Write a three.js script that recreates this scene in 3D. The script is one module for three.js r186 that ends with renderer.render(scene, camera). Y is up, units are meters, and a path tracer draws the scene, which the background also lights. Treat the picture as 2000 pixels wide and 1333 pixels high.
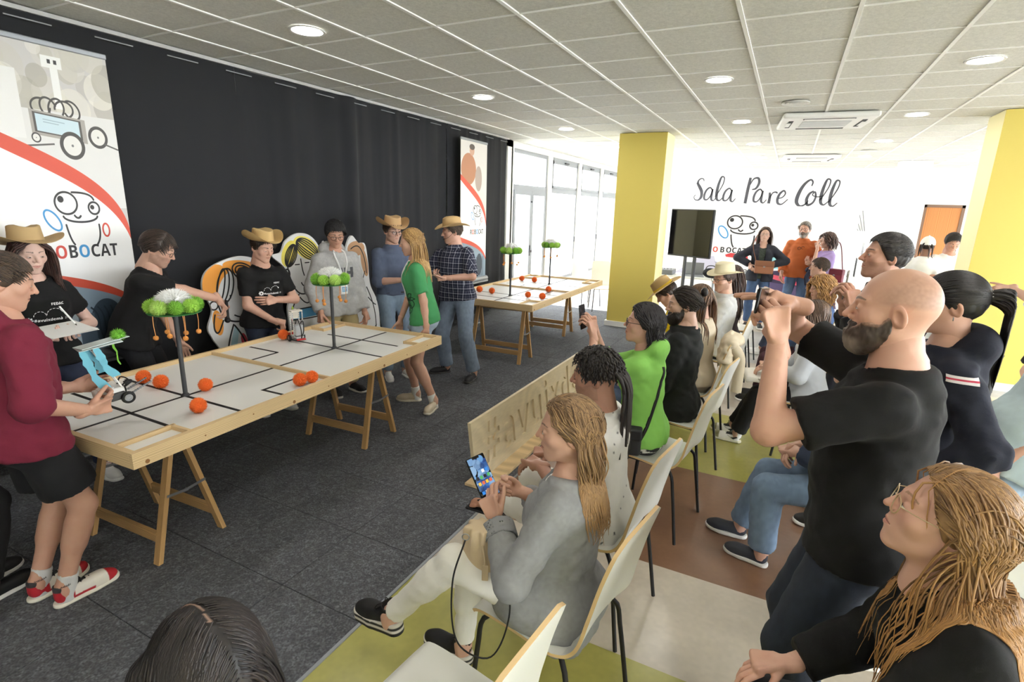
import * as THREE from 'three';
import { mergeGeometries, mergeVertices } from 'three/addons/utils/BufferGeometryUtils.js';
import { RoundedBoxGeometry } from 'three/addons/geometries/RoundedBoxGeometry.js';
import { FontLoader } from 'three/addons/loaders/FontLoader.js';
import { RectAreaLightUniformsLib } from 'three/addons/lights/RectAreaLightUniformsLib.js';

// ---------- camera, sky, exposure ----------
const scene = new THREE.Scene();
const camera = new THREE.PerspectiveCamera(65.53, 2000 / 1333, 0.05, 100);
camera.position.set(0, 1.85, 0);
camera.rotation.set(-14.22 * Math.PI / 180, 26.78 * Math.PI / 180, 1.65 * Math.PI / 180, 'YXZ');
const renderer = new THREE.WebGLRenderer({ antialias: true });
renderer.toneMapping = THREE.LinearToneMapping;
renderer.toneMappingExposure = 2.0;
renderer.shadowMap.enabled = true;
RectAreaLightUniformsLib.init();
scene.background = new THREE.Color(0.93, 0.97, 1.0);          // overcast sky
scene.backgroundIntensity = 9;
const LAMP_POWER = 36;
const CEIL = 2.964;

// ---------- helpers ----------
let seed = 7;
const rnd = () => { seed = (seed * 1664525 + 1013904223) >>> 0; return seed / 4294967296; };
const rr = (a, b) => a + (b - a) * rnd();
const used = {};
function numbered(n) { const k = used[n] = (used[n] ?? -1) + 1; return k ? n + '_' + String(k).padStart(3, '0') : n; }
const V = (x, y, z) => new THREE.Vector3(x, y, z);
const C = (r, g, b) => new THREE.Color().setRGB(r / 255, g / 255, b / 255, THREE.SRGBColorSpace);
const lin = c => { const k = C(...c); return [k.r, k.g, k.b]; };
function mat(c, rough = 0.7, o = {}) { return new THREE.MeshStandardMaterial({ color: Array.isArray(c) ? C(...c) : c, roughness: rough, ...o }); }
function pmat(c, rough = 0.5, o = {}) { return new THREE.MeshPhysicalMaterial({ color: Array.isArray(c) ? C(...c) : c, roughness: rough, ...o }); }
function mesh(name, g, m, parent = scene) {
  const geo = Array.isArray(g) ? mergeGeometries(g.map(x => x.index ? x.toNonIndexed() : x)) : g;
  const o = new THREE.Mesh(geo, m); o.name = parent === scene ? numbered(name) : name;
  o.castShadow = o.receiveShadow = true; parent.add(o); return o;
}
function tag(o, label, category, group) { o.userData = { ...o.userData, label, category }; if (group) o.userData.group = group; return o; }
function struct(name, g, m, parent = scene) { const o = mesh(name, g, m, parent); if (parent === scene) o.userData.kind = 'structure'; return o; }
function thing(name, label, category, [x, y, z] = [0, 0, 0], turn = 0, group) {
  const o = new THREE.Group(); o.name = numbered(name); scene.add(o); o.position.set(x, y, z); o.rotation.y = turn;
  return tag(o, label, category, group);
}
function sgroup(name) { const o = new THREE.Group(); o.name = numbered(name); o.userData.kind = 'structure'; scene.add(o); return o; }
function dup(root, [x, y, z], turn, label, group) {
  const r = root.clone(); r.name = numbered(root.name.replace(/_\d{3}$/, '')); scene.add(r); r.position.set(x, y, z); r.rotation.y = turn;
  r.userData = { ...root.userData }; if (label) r.userData.label = label; if (group) r.userData.group = group; return r;
}
const box = (w, h, d, x = 0, y = 0, z = 0) => new THREE.BoxGeometry(w, h, d).translate(x, y, z);
const rbox = (w, h, d, r, x = 0, y = 0, z = 0, s = 2) => new RoundedBoxGeometry(w, h, d, s, r).translate(x, y, z);
const span = (x0, x1, y0, y1, z0, z1) => box(x1 - x0, y1 - y0, z1 - z0, (x0 + x1) / 2, (y0 + y1) / 2, (z0 + z1) / 2);
const cyl = (r0, r1, h, x = 0, y = 0, z = 0, n = 20) => new THREE.CylinderGeometry(r1, r0, h, n).translate(x, y + h / 2, z);
function bar(a, b, w, d = w, up = V(0, 0, 1)) {   // rectangular bar from a to b
  const A = V(...a), B = V(...b), dir = B.clone().sub(A), L = dir.length(); dir.normalize();
  const x = V(0, 0, 0).crossVectors(up, dir); if (x.lengthSq() < 1e-6) x.set(1, 0, 0); x.normalize();
  const z = V(0, 0, 0).crossVectors(x, dir);
  return new THREE.BoxGeometry(w, L, d).applyMatrix4(new THREE.Matrix4().makeBasis(x, dir, z).setPosition(A.add(B).multiplyScalar(0.5)));
}
function tube(pts, r, n = 6, seg = 0, closed = false) {
  return new THREE.TubeGeometry(new THREE.CatmullRomCurve3(pts.map(p => p.isVector3 ? p : V(...p)), closed, 'centripetal'), seg || pts.length * 4, r, n, closed);
}
const lathe = (pts, n = 32) => new THREE.LatheGeometry(pts.map(p => new THREE.Vector2(...p)), n);
function canvasTex(w, h, draw, srgb = true) {
  const c = document.createElement('canvas'); c.width = w; c.height = h; const g = c.getContext('2d'); draw(g, w, h);
  const t = new THREE.CanvasTexture(c); if (srgb) t.colorSpace = THREE.SRGBColorSpace; t.magFilter = THREE.LinearFilter; return t;
}
function dataTex(n, fn, srgb = true) {
  const d = new Uint8Array(n * n * 4);
  for (let j = 0; j < n; j++) for (let i = 0; i < n; i++) { const c = fn(i / n, j / n), k = (j * n + i) * 4; d[k] = c[0]; d[k + 1] = c[1]; d[k + 2] = c[2]; d[k + 3] = 255; }
  const t = new THREE.DataTexture(d, n, n); if (srgb) t.colorSpace = THREE.SRGBColorSpace; t.magFilter = THREE.LinearFilter; t.minFilter = THREE.LinearFilter;
  t.wrapS = t.wrapT = THREE.RepeatWrapping; t.needsUpdate = true; return t;
}
// smooth value noise (periodic when per is given)
const HT = new Float32Array(4096); for (let i = 0; i < 4096; i++) HT[i] = rnd();
const hsh = (x, y, z) => HT[((x * 73856093) ^ (y * 19349663) ^ (z * 83492791)) & 4095];
function vn(x, y, z) {
  const X = Math.floor(x), Y = Math.floor(y), Z = Math.floor(z); x -= X; y -= Y; z -= Z;
  x = x * x * (3 - 2 * x); y = y * y * (3 - 2 * y); z = z * z * (3 - 2 * z);
  const a = hsh(X, Y, Z), b = hsh(X + 1, Y, Z), c = hsh(X, Y + 1, Z), d = hsh(X + 1, Y + 1, Z), e = hsh(X, Y, Z + 1), f = hsh(X + 1, Y, Z + 1), g = hsh(X, Y + 1, Z + 1), h = hsh(X + 1, Y + 1, Z + 1);
  const p = a + (b - a) * x, q = c + (d - c) * x, r = e + (f - e) * x, s = g + (h - g) * x, u = p + (q - p) * y, v = r + (s - r) * y;
  return (u + (v - u) * z) * 2 - 1;
}
const pn = (u, v, f, z = 0) => {   // periodic 2-D noise on the unit square
  const w = (a) => ((a % f) + f) % f, x = u * f, y = v * f, X = Math.floor(x), Y = Math.floor(y); let fx = x - X, fy = y - Y; fx = fx * fx * (3 - 2 * fx); fy = fy * fy * (3 - 2 * fy);
  const a = hsh(w(X), w(Y), z), b = hsh(w(X + 1), w(Y), z), c = hsh(w(X), w(Y + 1), z), d = hsh(w(X + 1), w(Y + 1), z);
  return (a + (b - a) * fx + (c + (d - c) * fx - a - (b - a) * fx) * fy) * 2 - 1;
};
function boxUV(g, s = 1) {   // uv in metres by the dominant axis of each face
  const q = g.index ? g.toNonIndexed() : g, p = q.attributes.position, uv = new Float32Array(p.count * 2), a = V(), b = V(), c = V();
  for (let i = 0; i < p.count; i += 3) {
    a.fromBufferAttribute(p, i); b.fromBufferAttribute(p, i + 1).sub(a); c.fromBufferAttribute(p, i + 2).sub(a); b.cross(c);
    const x = Math.abs(b.x), y = Math.abs(b.y), z = Math.abs(b.z);
    for (let k = i; k < i + 3; k++) { const X = p.getX(k), Y = p.getY(k), Z = p.getZ(k); const t = y > x && y > z ? [X, Z] : x > z ? [Z, Y] : [X, Y]; uv[k * 2] = t[0] * s; uv[k * 2 + 1] = t[1] * s; }
  }
  q.setAttribute('uv', new THREE.BufferAttribute(uv, 2)); return q;
}
function paint(g, c) {   // one vertex colour (linear triple) over a geometry
  const n = g.attributes.position.count, a = new Float32Array(n * 3); for (let i = 0; i < n; i++) a.set(c, i * 3);
  g.setAttribute('color', new THREE.BufferAttribute(a, 3)); return g;
}
const bare = g => { const q = g.index ? g.toNonIndexed() : g.clone(); for (const k of Object.keys(q.attributes)) if (!['position', 'normal', 'color'].includes(k)) q.deleteAttribute(k); return q; };

// ---------- distance-field meshing (surface nets) ----------
function nets(sdf, lo, hi, h, colour) {
  const nx = Math.ceil((hi[0] - lo[0]) / h) + 2, ny = Math.ceil((hi[1] - lo[1]) / h) + 2, nz = Math.ceil((hi[2] - lo[2]) / h) + 2, B = 5;
  const F = new Float32Array(nx * ny * nz), T = B * h * 0.87 * 1.3 + h;
  for (let bz = 0; bz < nz; bz += B) for (let by = 0; by < ny; by += B) for (let bx = 0; bx < nx; bx += B) {
    const d = sdf(lo[0] + (bx + 2) * h, lo[1] + (by + 2) * h, lo[2] + (bz + 2) * h), ex = Math.min(bx + B, nx), ey = Math.min(by + B, ny), ez = Math.min(bz + B, nz), far = Math.abs(d) > T;
    for (let k = bz; k < ez; k++) for (let j = by; j < ey; j++) for (let i = bx, o = (k * ny + j) * nx + bx; i < ex; i++, o++) F[o] = far ? d : sdf(lo[0] + i * h, lo[1] + j * h, lo[2] + k * h);
  }
  const id = new Int32Array(nx * ny * nz).fill(-1), P = [], I = [], sx = 1, sy = nx, sz = nx * ny, CO = [0, sx, sy, sx + sy, sz, sx + sz, sy + sz, sx + sy + sz];
  const ED = [[0, 1], [2, 3], [4, 5], [6, 7], [0, 2], [1, 3], [4, 6], [5, 7], [0, 4], [1, 5], [2, 6], [3, 7]];
  for (let k = 0; k < nz - 1; k++) for (let j = 0; j < ny - 1; j++) for (let i = 0; i < nx - 1; i++) {
    const o = (k * ny + j) * nx + i; let m = 0; for (let c = 0; c < 8; c++) if (F[o + CO[c]] < 0) m |= 1 << c;
    if (m === 0 || m === 255) continue;
    let x = 0, y = 0, z = 0, n = 0;
    for (const [a, b] of ED) { if (((m >> a) & 1) === ((m >> b) & 1)) continue; const fa = F[o + CO[a]], t = fa / (fa - F[o + CO[b]]); x += (a & 1) + t * ((b & 1) - (a & 1)); y += ((a >> 1) & 1) + t * (((b >> 1) & 1) - ((a >> 1) & 1)); z += (a >> 2) + t * ((b >> 2) - (a >> 2)); n++; }
    id[o] = P.length / 3; P.push(lo[0] + (i + x / n) * h, lo[1] + (j + y / n) * h, lo[2] + (k + z / n) * h);
  }
  const quad = (a, b, c, d, flip) => { if (a < 0 || b < 0 || c < 0 || d < 0) return; if (flip) I.push(a, c, b, a, d, c); else I.push(a, b, c, a, c, d); };
  for (let k = 1; k < nz - 1; k++) for (let j = 1; j < ny - 1; j++) for (let i = 1; i < nx - 1; i++) {
    const o = (k * ny + j) * nx + i, s = F[o] < 0;
    if (s !== (F[o + sx] < 0)) quad(id[o - sy - sz], id[o - sz], id[o], id[o - sy], !s);
    if (s !== (F[o + sy] < 0)) quad(id[o - sx - sz], id[o - sx], id[o], id[o - sz], !s);
    if (s !== (F[o + sz] < 0)) quad(id[o - sx - sy], id[o - sy], id[o], id[o - sx], !s);
  }
  const g = new THREE.BufferGeometry(); g.setAttribute('position', new THREE.BufferAttribute(new Float32Array(P), 3)); g.setIndex(I);
  g.computeVertexNormals();
  if (colour) tint(g, colour);
  return g;
}
function tint(g, fn) { const p = g.attributes.position, n = g.attributes.normal, c = new Float32Array(p.count * 3); for (let i = 0; i < p.count; i++) c.set(fn(p.getX(i), p.getY(i), p.getZ(i), n.getX(i), n.getY(i), n.getZ(i)), i * 3); g.setAttribute('color', new THREE.BufferAttribute(c, 3)); return g; }
const smin = (a, b, k) => { const h = Math.max(k - Math.abs(a - b), 0) / k; return Math.min(a, b) - h * h * k * 0.25; };
const smax = (a, b, k) => -smin(-a, -b, k);
function cone(px, py, pz, a, b, ra, rb) {   // tapered capsule between points a and b (arrays)
  const bx = b[0] - a[0], by = b[1] - a[1], bz = b[2] - a[2], x = px - a[0], y = py - a[1], z = pz - a[2];
  let t = (x * bx + y * by + z * bz) / (bx * bx + by * by + bz * bz + 1e-12); t = t < 0 ? 0 : t > 1 ? 1 : t;
  const X = x - bx * t, Y = y - by * t, Z = z - bz * t; return Math.sqrt(X * X + Y * Y + Z * Z) - (ra + (rb - ra) * t);
}
function ell(x, y, z, cx, cy, cz, a, b, c) { x -= cx; y -= cy; z -= cz; const k0 = Math.sqrt(x * x / (a * a) + y * y / (b * b) + z * z / (c * c)), k1 = Math.sqrt(x * x / (a * a * a * a) + y * y / (b * b * b * b) + z * z / (c * c * c * c)); return k1 < 1e-9 ? -Math.min(a, b, c) : k0 * (k0 - 1) / k1; }
const ball = (x, y, z, cx, cy, cz, r) => Math.sqrt((x - cx) ** 2 + (y - cy) ** 2 + (z - cz) ** 2) - r;
const mixc = (a, b, t) => [a[0] + (b[0] - a[0]) * t, a[1] + (b[1] - a[1]) * t, a[2] + (b[2] - a[2]) * t];
const sst = (a, b, x) => { x = Math.min(1, Math.max(0, (x - a) / (b - a))); return x * x * (3 - 2 * x); };
// ---------- surface textures ----------
const T_carpet = dataTex(512, (u, v) => { const n = 0.5 + 0.5 * pn(u, v, 170, 3), m = 0.5 + 0.5 * pn(u + v * 0.4, v, 64, 9), l = pn(u, v, 7, 5); const c = 72 + 50 * n * m + 20 * n + 5 * l; return [c * 0.97, c * 0.99, c * 1.04]; });
const T_carpetB = dataTex(512, (u, v) => { const n = 128 + 80 * pn(u, v, 150, 3) + 46 * pn(u, v, 250, 8); return [n, n, n]; }, false);
const T_tile = dataTex(256, (u, v) => { const n = 232 + 9 * pn(u, v, 120, 2) + 7 * pn(u, v, 40, 4) - (hsh((u * 256) | 0, (v * 256) | 0, 7) > 0.985 ? 22 : 0); return [n, n, n * 0.985]; });
const T_vinyl = dataTex(512, (u, v) => { const n = 236 + 10 * pn(u, v, 5, 1) + 7 * pn(u, v, 19, 2) + 5 * pn(u, v, 110, 3); return [n, n, n * 0.99]; });
const T_pine = dataTex(256, (u, v) => { const w = pn(u, v, 3, 4) * 0.6, r = Math.sin((u * 9 + w * 1.3 + 0.3 * pn(u, v, 2, 8)) * 6.283), f = pn(u * 1, v * 0.06, 128, 5); const k = 0.93 + 0.055 * r + 0.03 * f; return [238 * k, 209 * k * (0.99 + 0.01 * r), 163 * k * (0.97 + 0.02 * r)]; });
const T_trestle = dataTex(256, (u, v) => { const r = Math.sin((u * 7 + pn(u, v, 3, 6) * 0.9) * 6.283), k = 0.9 + 0.07 * r + 0.05 * pn(u, v * 0.1, 90, 5); return [214 * k, 170 * k, 112 * k]; });
const T_ply = dataTex(256, (u, v) => { const r = Math.sin((v * 5 + pn(u, v, 3, 6) * 1.4) * 6.283), k = 0.96 + 0.025 * r + 0.02 * pn(u * 0.2, v, 120, 5); return [222 * k, 205 * k, 170 * k]; });
const T_weave = dataTex(128, (u, v) => { const k = 128 + 60 * Math.sin(u * 6.283 * 32) * Math.sin(v * 6.283 * 32) + 40 * pn(u, v, 60, 1); return [k, k, k]; }, false);
const rep = (t, a, b = a) => { const c = t.clone(); c.repeat.set(a, b); c.needsUpdate = true; return c; };
T_weave.repeat.set(14, 14); T_ply.repeat.set(1, 1);
const M = {
  carpet: mat([255, 255, 255], 0.95, { map: T_carpet, bumpMap: T_carpetB, bumpScale: 0.004 }),
  tile: mat([236, 235, 232], 0.9, { map: T_tile }),
  grid: mat([244, 244, 242], 0.55),
  wall: mat([240, 240, 238], 0.85),
  olive: pmat([182, 176, 92], 0.32, { map: T_vinyl, clearcoat: 0.25, clearcoatRoughness: 0.18 }),
  beige: pmat([212, 200, 184], 0.34, { map: T_vinyl, clearcoat: 0.25, clearcoatRoughness: 0.18 }),
  brown: pmat([140, 104, 80], 0.32, { map: T_vinyl, clearcoat: 0.25, clearcoatRoughness: 0.18 }),
  greyv: pmat([186, 184, 182], 0.32, { map: T_vinyl, clearcoat: 0.25, clearcoatRoughness: 0.18 }),
  yellow: mat([226, 206, 106], 0.6), yellowPale: mat([246, 234, 176], 0.6),
  pine: mat([255, 255, 255], 0.55, { map: T_pine }), trestle: mat([255, 255, 255], 0.55, { map: T_trestle }), ply: mat([255, 255, 255], 0.6, { map: T_ply }),
  knot: mat([150, 104, 60], 0.6),
  board: mat([240, 240, 238], 0.42), tape: mat([22, 22, 24], 0.6),
  black: mat([20, 20, 22], 0.6), blackSoft: mat([26, 26, 29], 0.9), blackGloss: pmat([10, 10, 12], 0.12), steel: mat([170, 172, 176], 0.32, { metalness: 0.9 }),
  alu: mat([158, 162, 168], 0.45, { metalness: 0.55 }), white: mat([244, 244, 242], 0.5), whitePlastic: mat([240, 240, 238], 0.38),
  glass: new THREE.MeshPhysicalMaterial({ color: 0xffffff, roughness: 0.02, transmission: 1, thickness: 0, ior: 1.45, transparent: false }),
  laminate: pmat([238, 238, 232], 0.34), beech: mat([220, 190, 142], 0.5, { map: rep(T_pine, 1, 1) }),
  pole: mat([62, 64, 68], 0.5), orange: mat([238, 84, 26], 0.95),
};
const onFrame = (() => { camera.updateMatrixWorld(true); camera.aspect = 2000 / 1333; camera.updateProjectionMatrix(); const v = V(); return (x, y, z, m = 1.08) => { v.set(x, y, z).applyMatrix4(camera.matrixWorldInverse); if (v.z > -0.05) return false; v.applyMatrix4(camera.projectionMatrix); return Math.abs(v.x) < m && Math.abs(v.y) < m; }; })();

// ---------- floor ----------
const XL = -4.75, XR = 6.2, ZF = -15.5, ZB = 3.6;
{
  const f = sgroup('floor');
  struct('slab', span(XL - 0.3, XR + 0.3, -0.2, -0.004, ZF - 0.3, ZB + 0.3), M.greyv, f);
  const patch = (x0, x1, z0, z1, m) => struct('vinyl_panel', boxUV(span(x0, x1, -0.004, 0, z0, z1), 0.5), m, f);
  const X0 = -1.49;
  patch(X0, XR, -1.9, ZB, M.olive); patch(X0, XR, -2.575, -1.9, M.beige); patch(X0, XR, -3.8, -2.575, M.brown); patch(X0, 0.9, -5.1, -3.8, M.olive); patch(0.9, XR, -5.1, -3.8, M.greyv);
  patch(X0, XR, -7.2, -5.1, M.beige); patch(X0, XR, -9.25, -7.2, M.greyv); patch(XL, XR, ZF, -9.25, M.beige);
  // carpet tiles, half a metre square
  const g = boxUV(new RoundedBoxGeometry(0.4975, 0.012, 0.4975, 1, 0.003), 1), rest = [];
  for (let i = 0; i < 7; i++) for (let j = 0; j < 25; j++) {
    const x = -1.74 - 0.5 * i, z = 2.5 - 0.5 * j + 0.25;
    const uv = g.clone(), a = uv.attributes.uv; const du = rnd(), dv = rnd(), t = (i + j) & 1; for (let k = 0; k < a.count; k++) { const U = a.getX(k), W = a.getY(k); a.setXY(k, (t ? U : W) + du, (t ? W : U) + dv); }
    const near = [[0, 0], [-0.25, -0.25], [0.25, 0.25], [-0.25, 0.25], [0.25, -0.25]].some(([a, b]) => onFrame(x + a, 0, z + b));
    if (near) { const o = struct('carpet_tile', uv, M.carpet, f); o.position.set(x, 0.002, z); } else rest.push(uv.translate(x, 0.002, z));
  }
  const s = struct('carpet_field', rest, M.carpet, f); s.userData.kind = 'stuff';
  struct('carpet_edge_strip', span(-1.49, -1.475, -0.001, 0.007, -9.25, ZB), M.alu, f);
}
// ---------- ceiling: tiles in a white grid ----------
{
  const c = sgroup('ceiling');
  struct('slab', span(XL - 0.3, XR + 0.3, CEIL + 0.03, CEIL + 0.3, ZF - 0.3, ZB + 0.3), M.wall, c);
  const g = boxUV(rbox(0.588, 0.012, 0.588, 0.003, 0, 0, 0, 1), 1.6), rest = []; let n = 0;
  const cand = [];
  for (let i = -2; i < 17; i++) for (let j = -11; j < 23; j++) cand.push([-3.417 + 0.6 * i + 0.3, -2.562 - 0.6 * j - 0.3]);
  cand.sort((a, b) => Math.hypot(...a) - Math.hypot(...b));
  for (const [x, z] of cand) {
    if (x < -4.5 || x > XR || z < ZF || z > ZB) continue;
    const geo = g;
    if (n < 290 && onFrame(x, CEIL, z, 1.15)) { const o = struct('ceiling_tile', geo, M.tile, c); o.position.set(x, CEIL + 0.012, z); n++; }
    else rest.push(geo.clone().translate(x, CEIL + 0.012, z));
  }
  struct('ceiling_tile_field', rest, M.tile, c).userData.kind = 'stuff';
  for (let i = -1; i < 17; i++) { const x = -3.417 + 0.6 * i; if (x < XR) struct('ceiling_runner', span(x - 0.012, x + 0.012, CEIL - 0.002, CEIL + 0.03, ZF, ZB), M.grid, c); }
  for (let j = -10; j < 22; j++) { const z = -2.562 - 0.6 * j; if (z < ZB && z > ZF) struct('ceiling_cross_tee', span(-4.5, XR, CEIL + 0.0005, CEIL + 0.03, z - 0.008, z + 0.008), M.grid, c); }
}
// ---------- walls ----------
{
  struct('wall_left', span(XL - 0.25, XL, 0, CEIL + 0.1, -8.55, ZB), M.wall);
  struct('baseboard_left', span(XL, XL + 0.02, 0, 0.1, -8.55, ZB), M.white);
  struct('wall_back', span(XL, XR, 0, CEIL + 0.1, ZB, ZB + 0.2), M.wall);
  struct('wall_far', span(XL, XR, 0, CEIL + 0.1, ZF - 0.2, ZF), M.wall);
  struct('baseboard_far', span(-4.4, XR, 0, 0.08, ZF, ZF + 0.02), M.white);
  // wall with windows, beyond the curtain
  const XW = -4.5, units = [[-8.8, -10.34], [-10.55, -12.1], [-12.3, -13.73], [-13.95, -15.3]], TOP = 2.86;
  const w = sgroup('wall_window');
  struct('wall_return', span(XL - 0.25, XW, 0, CEIL + 0.1, -8.75, -8.55), M.wall, w);
  struct('lintel', span(XW - 0.25, XW, TOP, CEIL + 0.1, ZF, -8.55), M.wall, w);
  let prev = -8.7;
  units.forEach(([a, b]) => { struct('pier', span(XW - 0.25, XW, 0, TOP, a, prev), M.wall, w); prev = b; });
  struct('pier', span(XW - 0.25, XW, 0, TOP, ZF, prev), M.wall, w);
  units.slice(1).forEach(([a, b]) => struct('parapet', span(XW - 0.25, XW, 0, 0.28, b, a), M.wall, w));
  units.forEach(([a, b], k) => {
    const q = sgroup(k ? 'window_' + k : 'door_1'), y0 = k ? 0.28 : 0, x = XW - 0.06, t = 0.055, TR = 2.2;
    struct('frame', [span(x - 0.03, x + 0.03, y0, TOP, a - t, a), span(x - 0.03, x + 0.03, y0, TOP, b, b + t), span(x - 0.03, x + 0.03, TOP - 0.07, TOP, b + t, a - t), span(x - 0.03, x + 0.03, TR - 0.05, TR + 0.05, b + t, a - t), span(x - 0.03, x + 0.03, y0, y0 + 0.06, b + t, a - t)], M.alu, q);
    struct('pane', span(x - 0.004, x + 0.004, TR + 0.05, TOP - 0.07, b + t, a - t), M.glass, q);
    if (k) {
      struct('sash', [span(x, x + 0.045, TR + 0.05, TOP - 0.06, a - t - 0.05, a - t), span(x, x + 0.045, TR + 0.05, TOP - 0.06, b + t, b + t + 0.05), span(x, x + 0.045, TOP - 0.12, TOP - 0.06, b + t, a - t), span(x, x + 0.045, TR + 0.05, TR + 0.1, b + t, a - t)], M.alu, q);
      struct('pane', span(x - 0.004, x + 0.004, y0 + 0.06, TR - 0.05, b + t, a - t), M.glass, q);
      struct('opener', rbox(0.05, 0.03, 0.2, 0.01, x + 0.06, TOP - 0.075, (a + b) / 2), M.pole, q);
      struct('handle', rbox(0.03, 0.12, 0.03, 0.008, x + 0.05, 1.15, b + t + 0.02), M.pole, q);
    } else {
      const m = (a + b) / 2 - 0.05;
      for (const [z0, z1] of [[b + t, m], [m, a - t]]) {
        const l = struct('door_leaf', [span(x, x + 0.05, 0.02, TR - 0.05, z0 + 0.004, z0 + 0.08), span(x, x + 0.05, 0.02, TR - 0.05, z1 - 0.08, z1 - 0.004), span(x, x + 0.05, TR - 0.13, TR - 0.05, z0 + 0.08, z1 - 0.08), span(x, x + 0.05, 0.02, 0.2, z0 + 0.08, z1 - 0.08)], M.alu, q);
        struct('pane', span(x + 0.02, x + 0.026, 0.2, TR - 0.13, z0 + 0.08, z1 - 0.08), M.glass, l);
      }
      struct('door_handle', [span(x + 0.05, x + 0.1, 1.0, 1.02, m + 0.03, m + 0.05), span(x + 0.09, x + 0.105, 0.99, 1.03, m + 0.03, m + 0.16), span(x + 0.05, x + 0.056, 0.92, 1.12, m + 0.02, m + 0.06)], M.pole, q);
      struct('closer_pin', rbox(0.03, 0.03, 0.03, 0.008, x + 0.06, 1.95, m + 0.03), M.pole, q);
    }
  });
  // wall on the audience's side with its own row of windows
  const r = sgroup('wall_right');
  const ru = [0, 1, 2, 3, 4, 5, 6].map(k => [3.0 - 2.6 * k, 0.7 - 2.6 * k]);
  struct('wall_panel', span(XR, XR + 0.25, 0, CEIL + 0.1, 3.3, ZB), M.wall, r);
  struct('lintel', span(XR, XR + 0.25, 2.7, CEIL + 0.1, ZF, 3.3), M.wall, r); struct('parapet', span(XR, XR + 0.25, 0, 0.6, ZF, 3.3), M.wall, r);
  let p = 3.3; ru.forEach(([a, b], k) => {
    struct('pier', span(XR, XR + 0.25, 0.6, 2.7, a, p), M.wall, r); p = b;
    const q = sgroup('window_' + (4 + k));
    struct('frame', [span(XR + 0.05, XR + 0.1, 0.6, 2.7, a - 0.05, a), span(XR + 0.05, XR + 0.1, 0.6, 2.7, b, b + 0.05), span(XR + 0.05, XR + 0.1, 2.64, 2.7, b, a), span(XR + 0.05, XR + 0.1, 0.6, 0.66, b, a), span(XR + 0.05, XR + 0.1, 0.6, 2.7, (a + b) / 2 - 0.03, (a + b) / 2 + 0.03)], M.alu, q);
    struct('pane', span(XR + 0.07, XR + 0.078, 0.6, 2.7, b, a), M.glass, q);
  });
  struct('pier', span(XR, XR + 0.25, 0.6, 2.7, ZF, p), M.wall, r);
  // columns
  const col = (x0, x1, z0, z1, front, side) => { const q = sgroup('column'); struct('shaft', span(x0, x1, 0.09, CEIL, z0, z1), side, q); struct('front_panel', span(x0, x1, 0.09, CEIL, z1, z1 + 0.012), front, q); struct('plinth', span(x0 - 0.03, x1 + 0.03, 0, 0.09, z0 - 0.03, z1 + 0.035), M.white, q); };
  col(-2.47, -1.76, -8.85, -8.32, M.yellow, M.yellowPale);
  col(1.82, 2.5, -8.1, -7.55, M.yellow, M.yellowPale);
  col(1.82, 2.34, -14.0, -13.53, M.wall, M.wall);
  // wooden door in the far wall
  const d = sgroup('door_2');
  struct('door_leaf', span(2.72, 3.36, 0, 2.1, ZF, ZF + 0.05), mat([214, 160, 112], 0.5, { map: rep(T_pine, 3, 0.6) }), d);
  struct('door_frame', [span(2.66, 2.72, 0, 2.16, ZF, ZF + 0.07), span(3.36, 3.42, 0, 2.16, ZF, ZF + 0.07), span(2.66, 3.42, 2.1, 2.16, ZF, ZF + 0.07)], mat([120, 92, 74], 0.6), d);
  struct('door_handle', [cyl(0.01, 0.01, 0.05, 0, 0, 0, 8).rotateX(Math.PI / 2).translate(3.28, 1.02, ZF + 0.03), span(3.18, 3.29, 1.01, 1.03, ZF + 0.085, ZF + 0.1)], M.steel, d);
  // courtyard outside the windows
  struct('courtyard_ground', span(-30, XL - 0.25, -0.3, -0.05, -40, 10), mat([196, 196, 190], 0.9));
  struct('courtyard_ground', span(XR + 0.25, 30, -0.3, -0.05, -40, 10), mat([196, 196, 190], 0.9));
}
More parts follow.
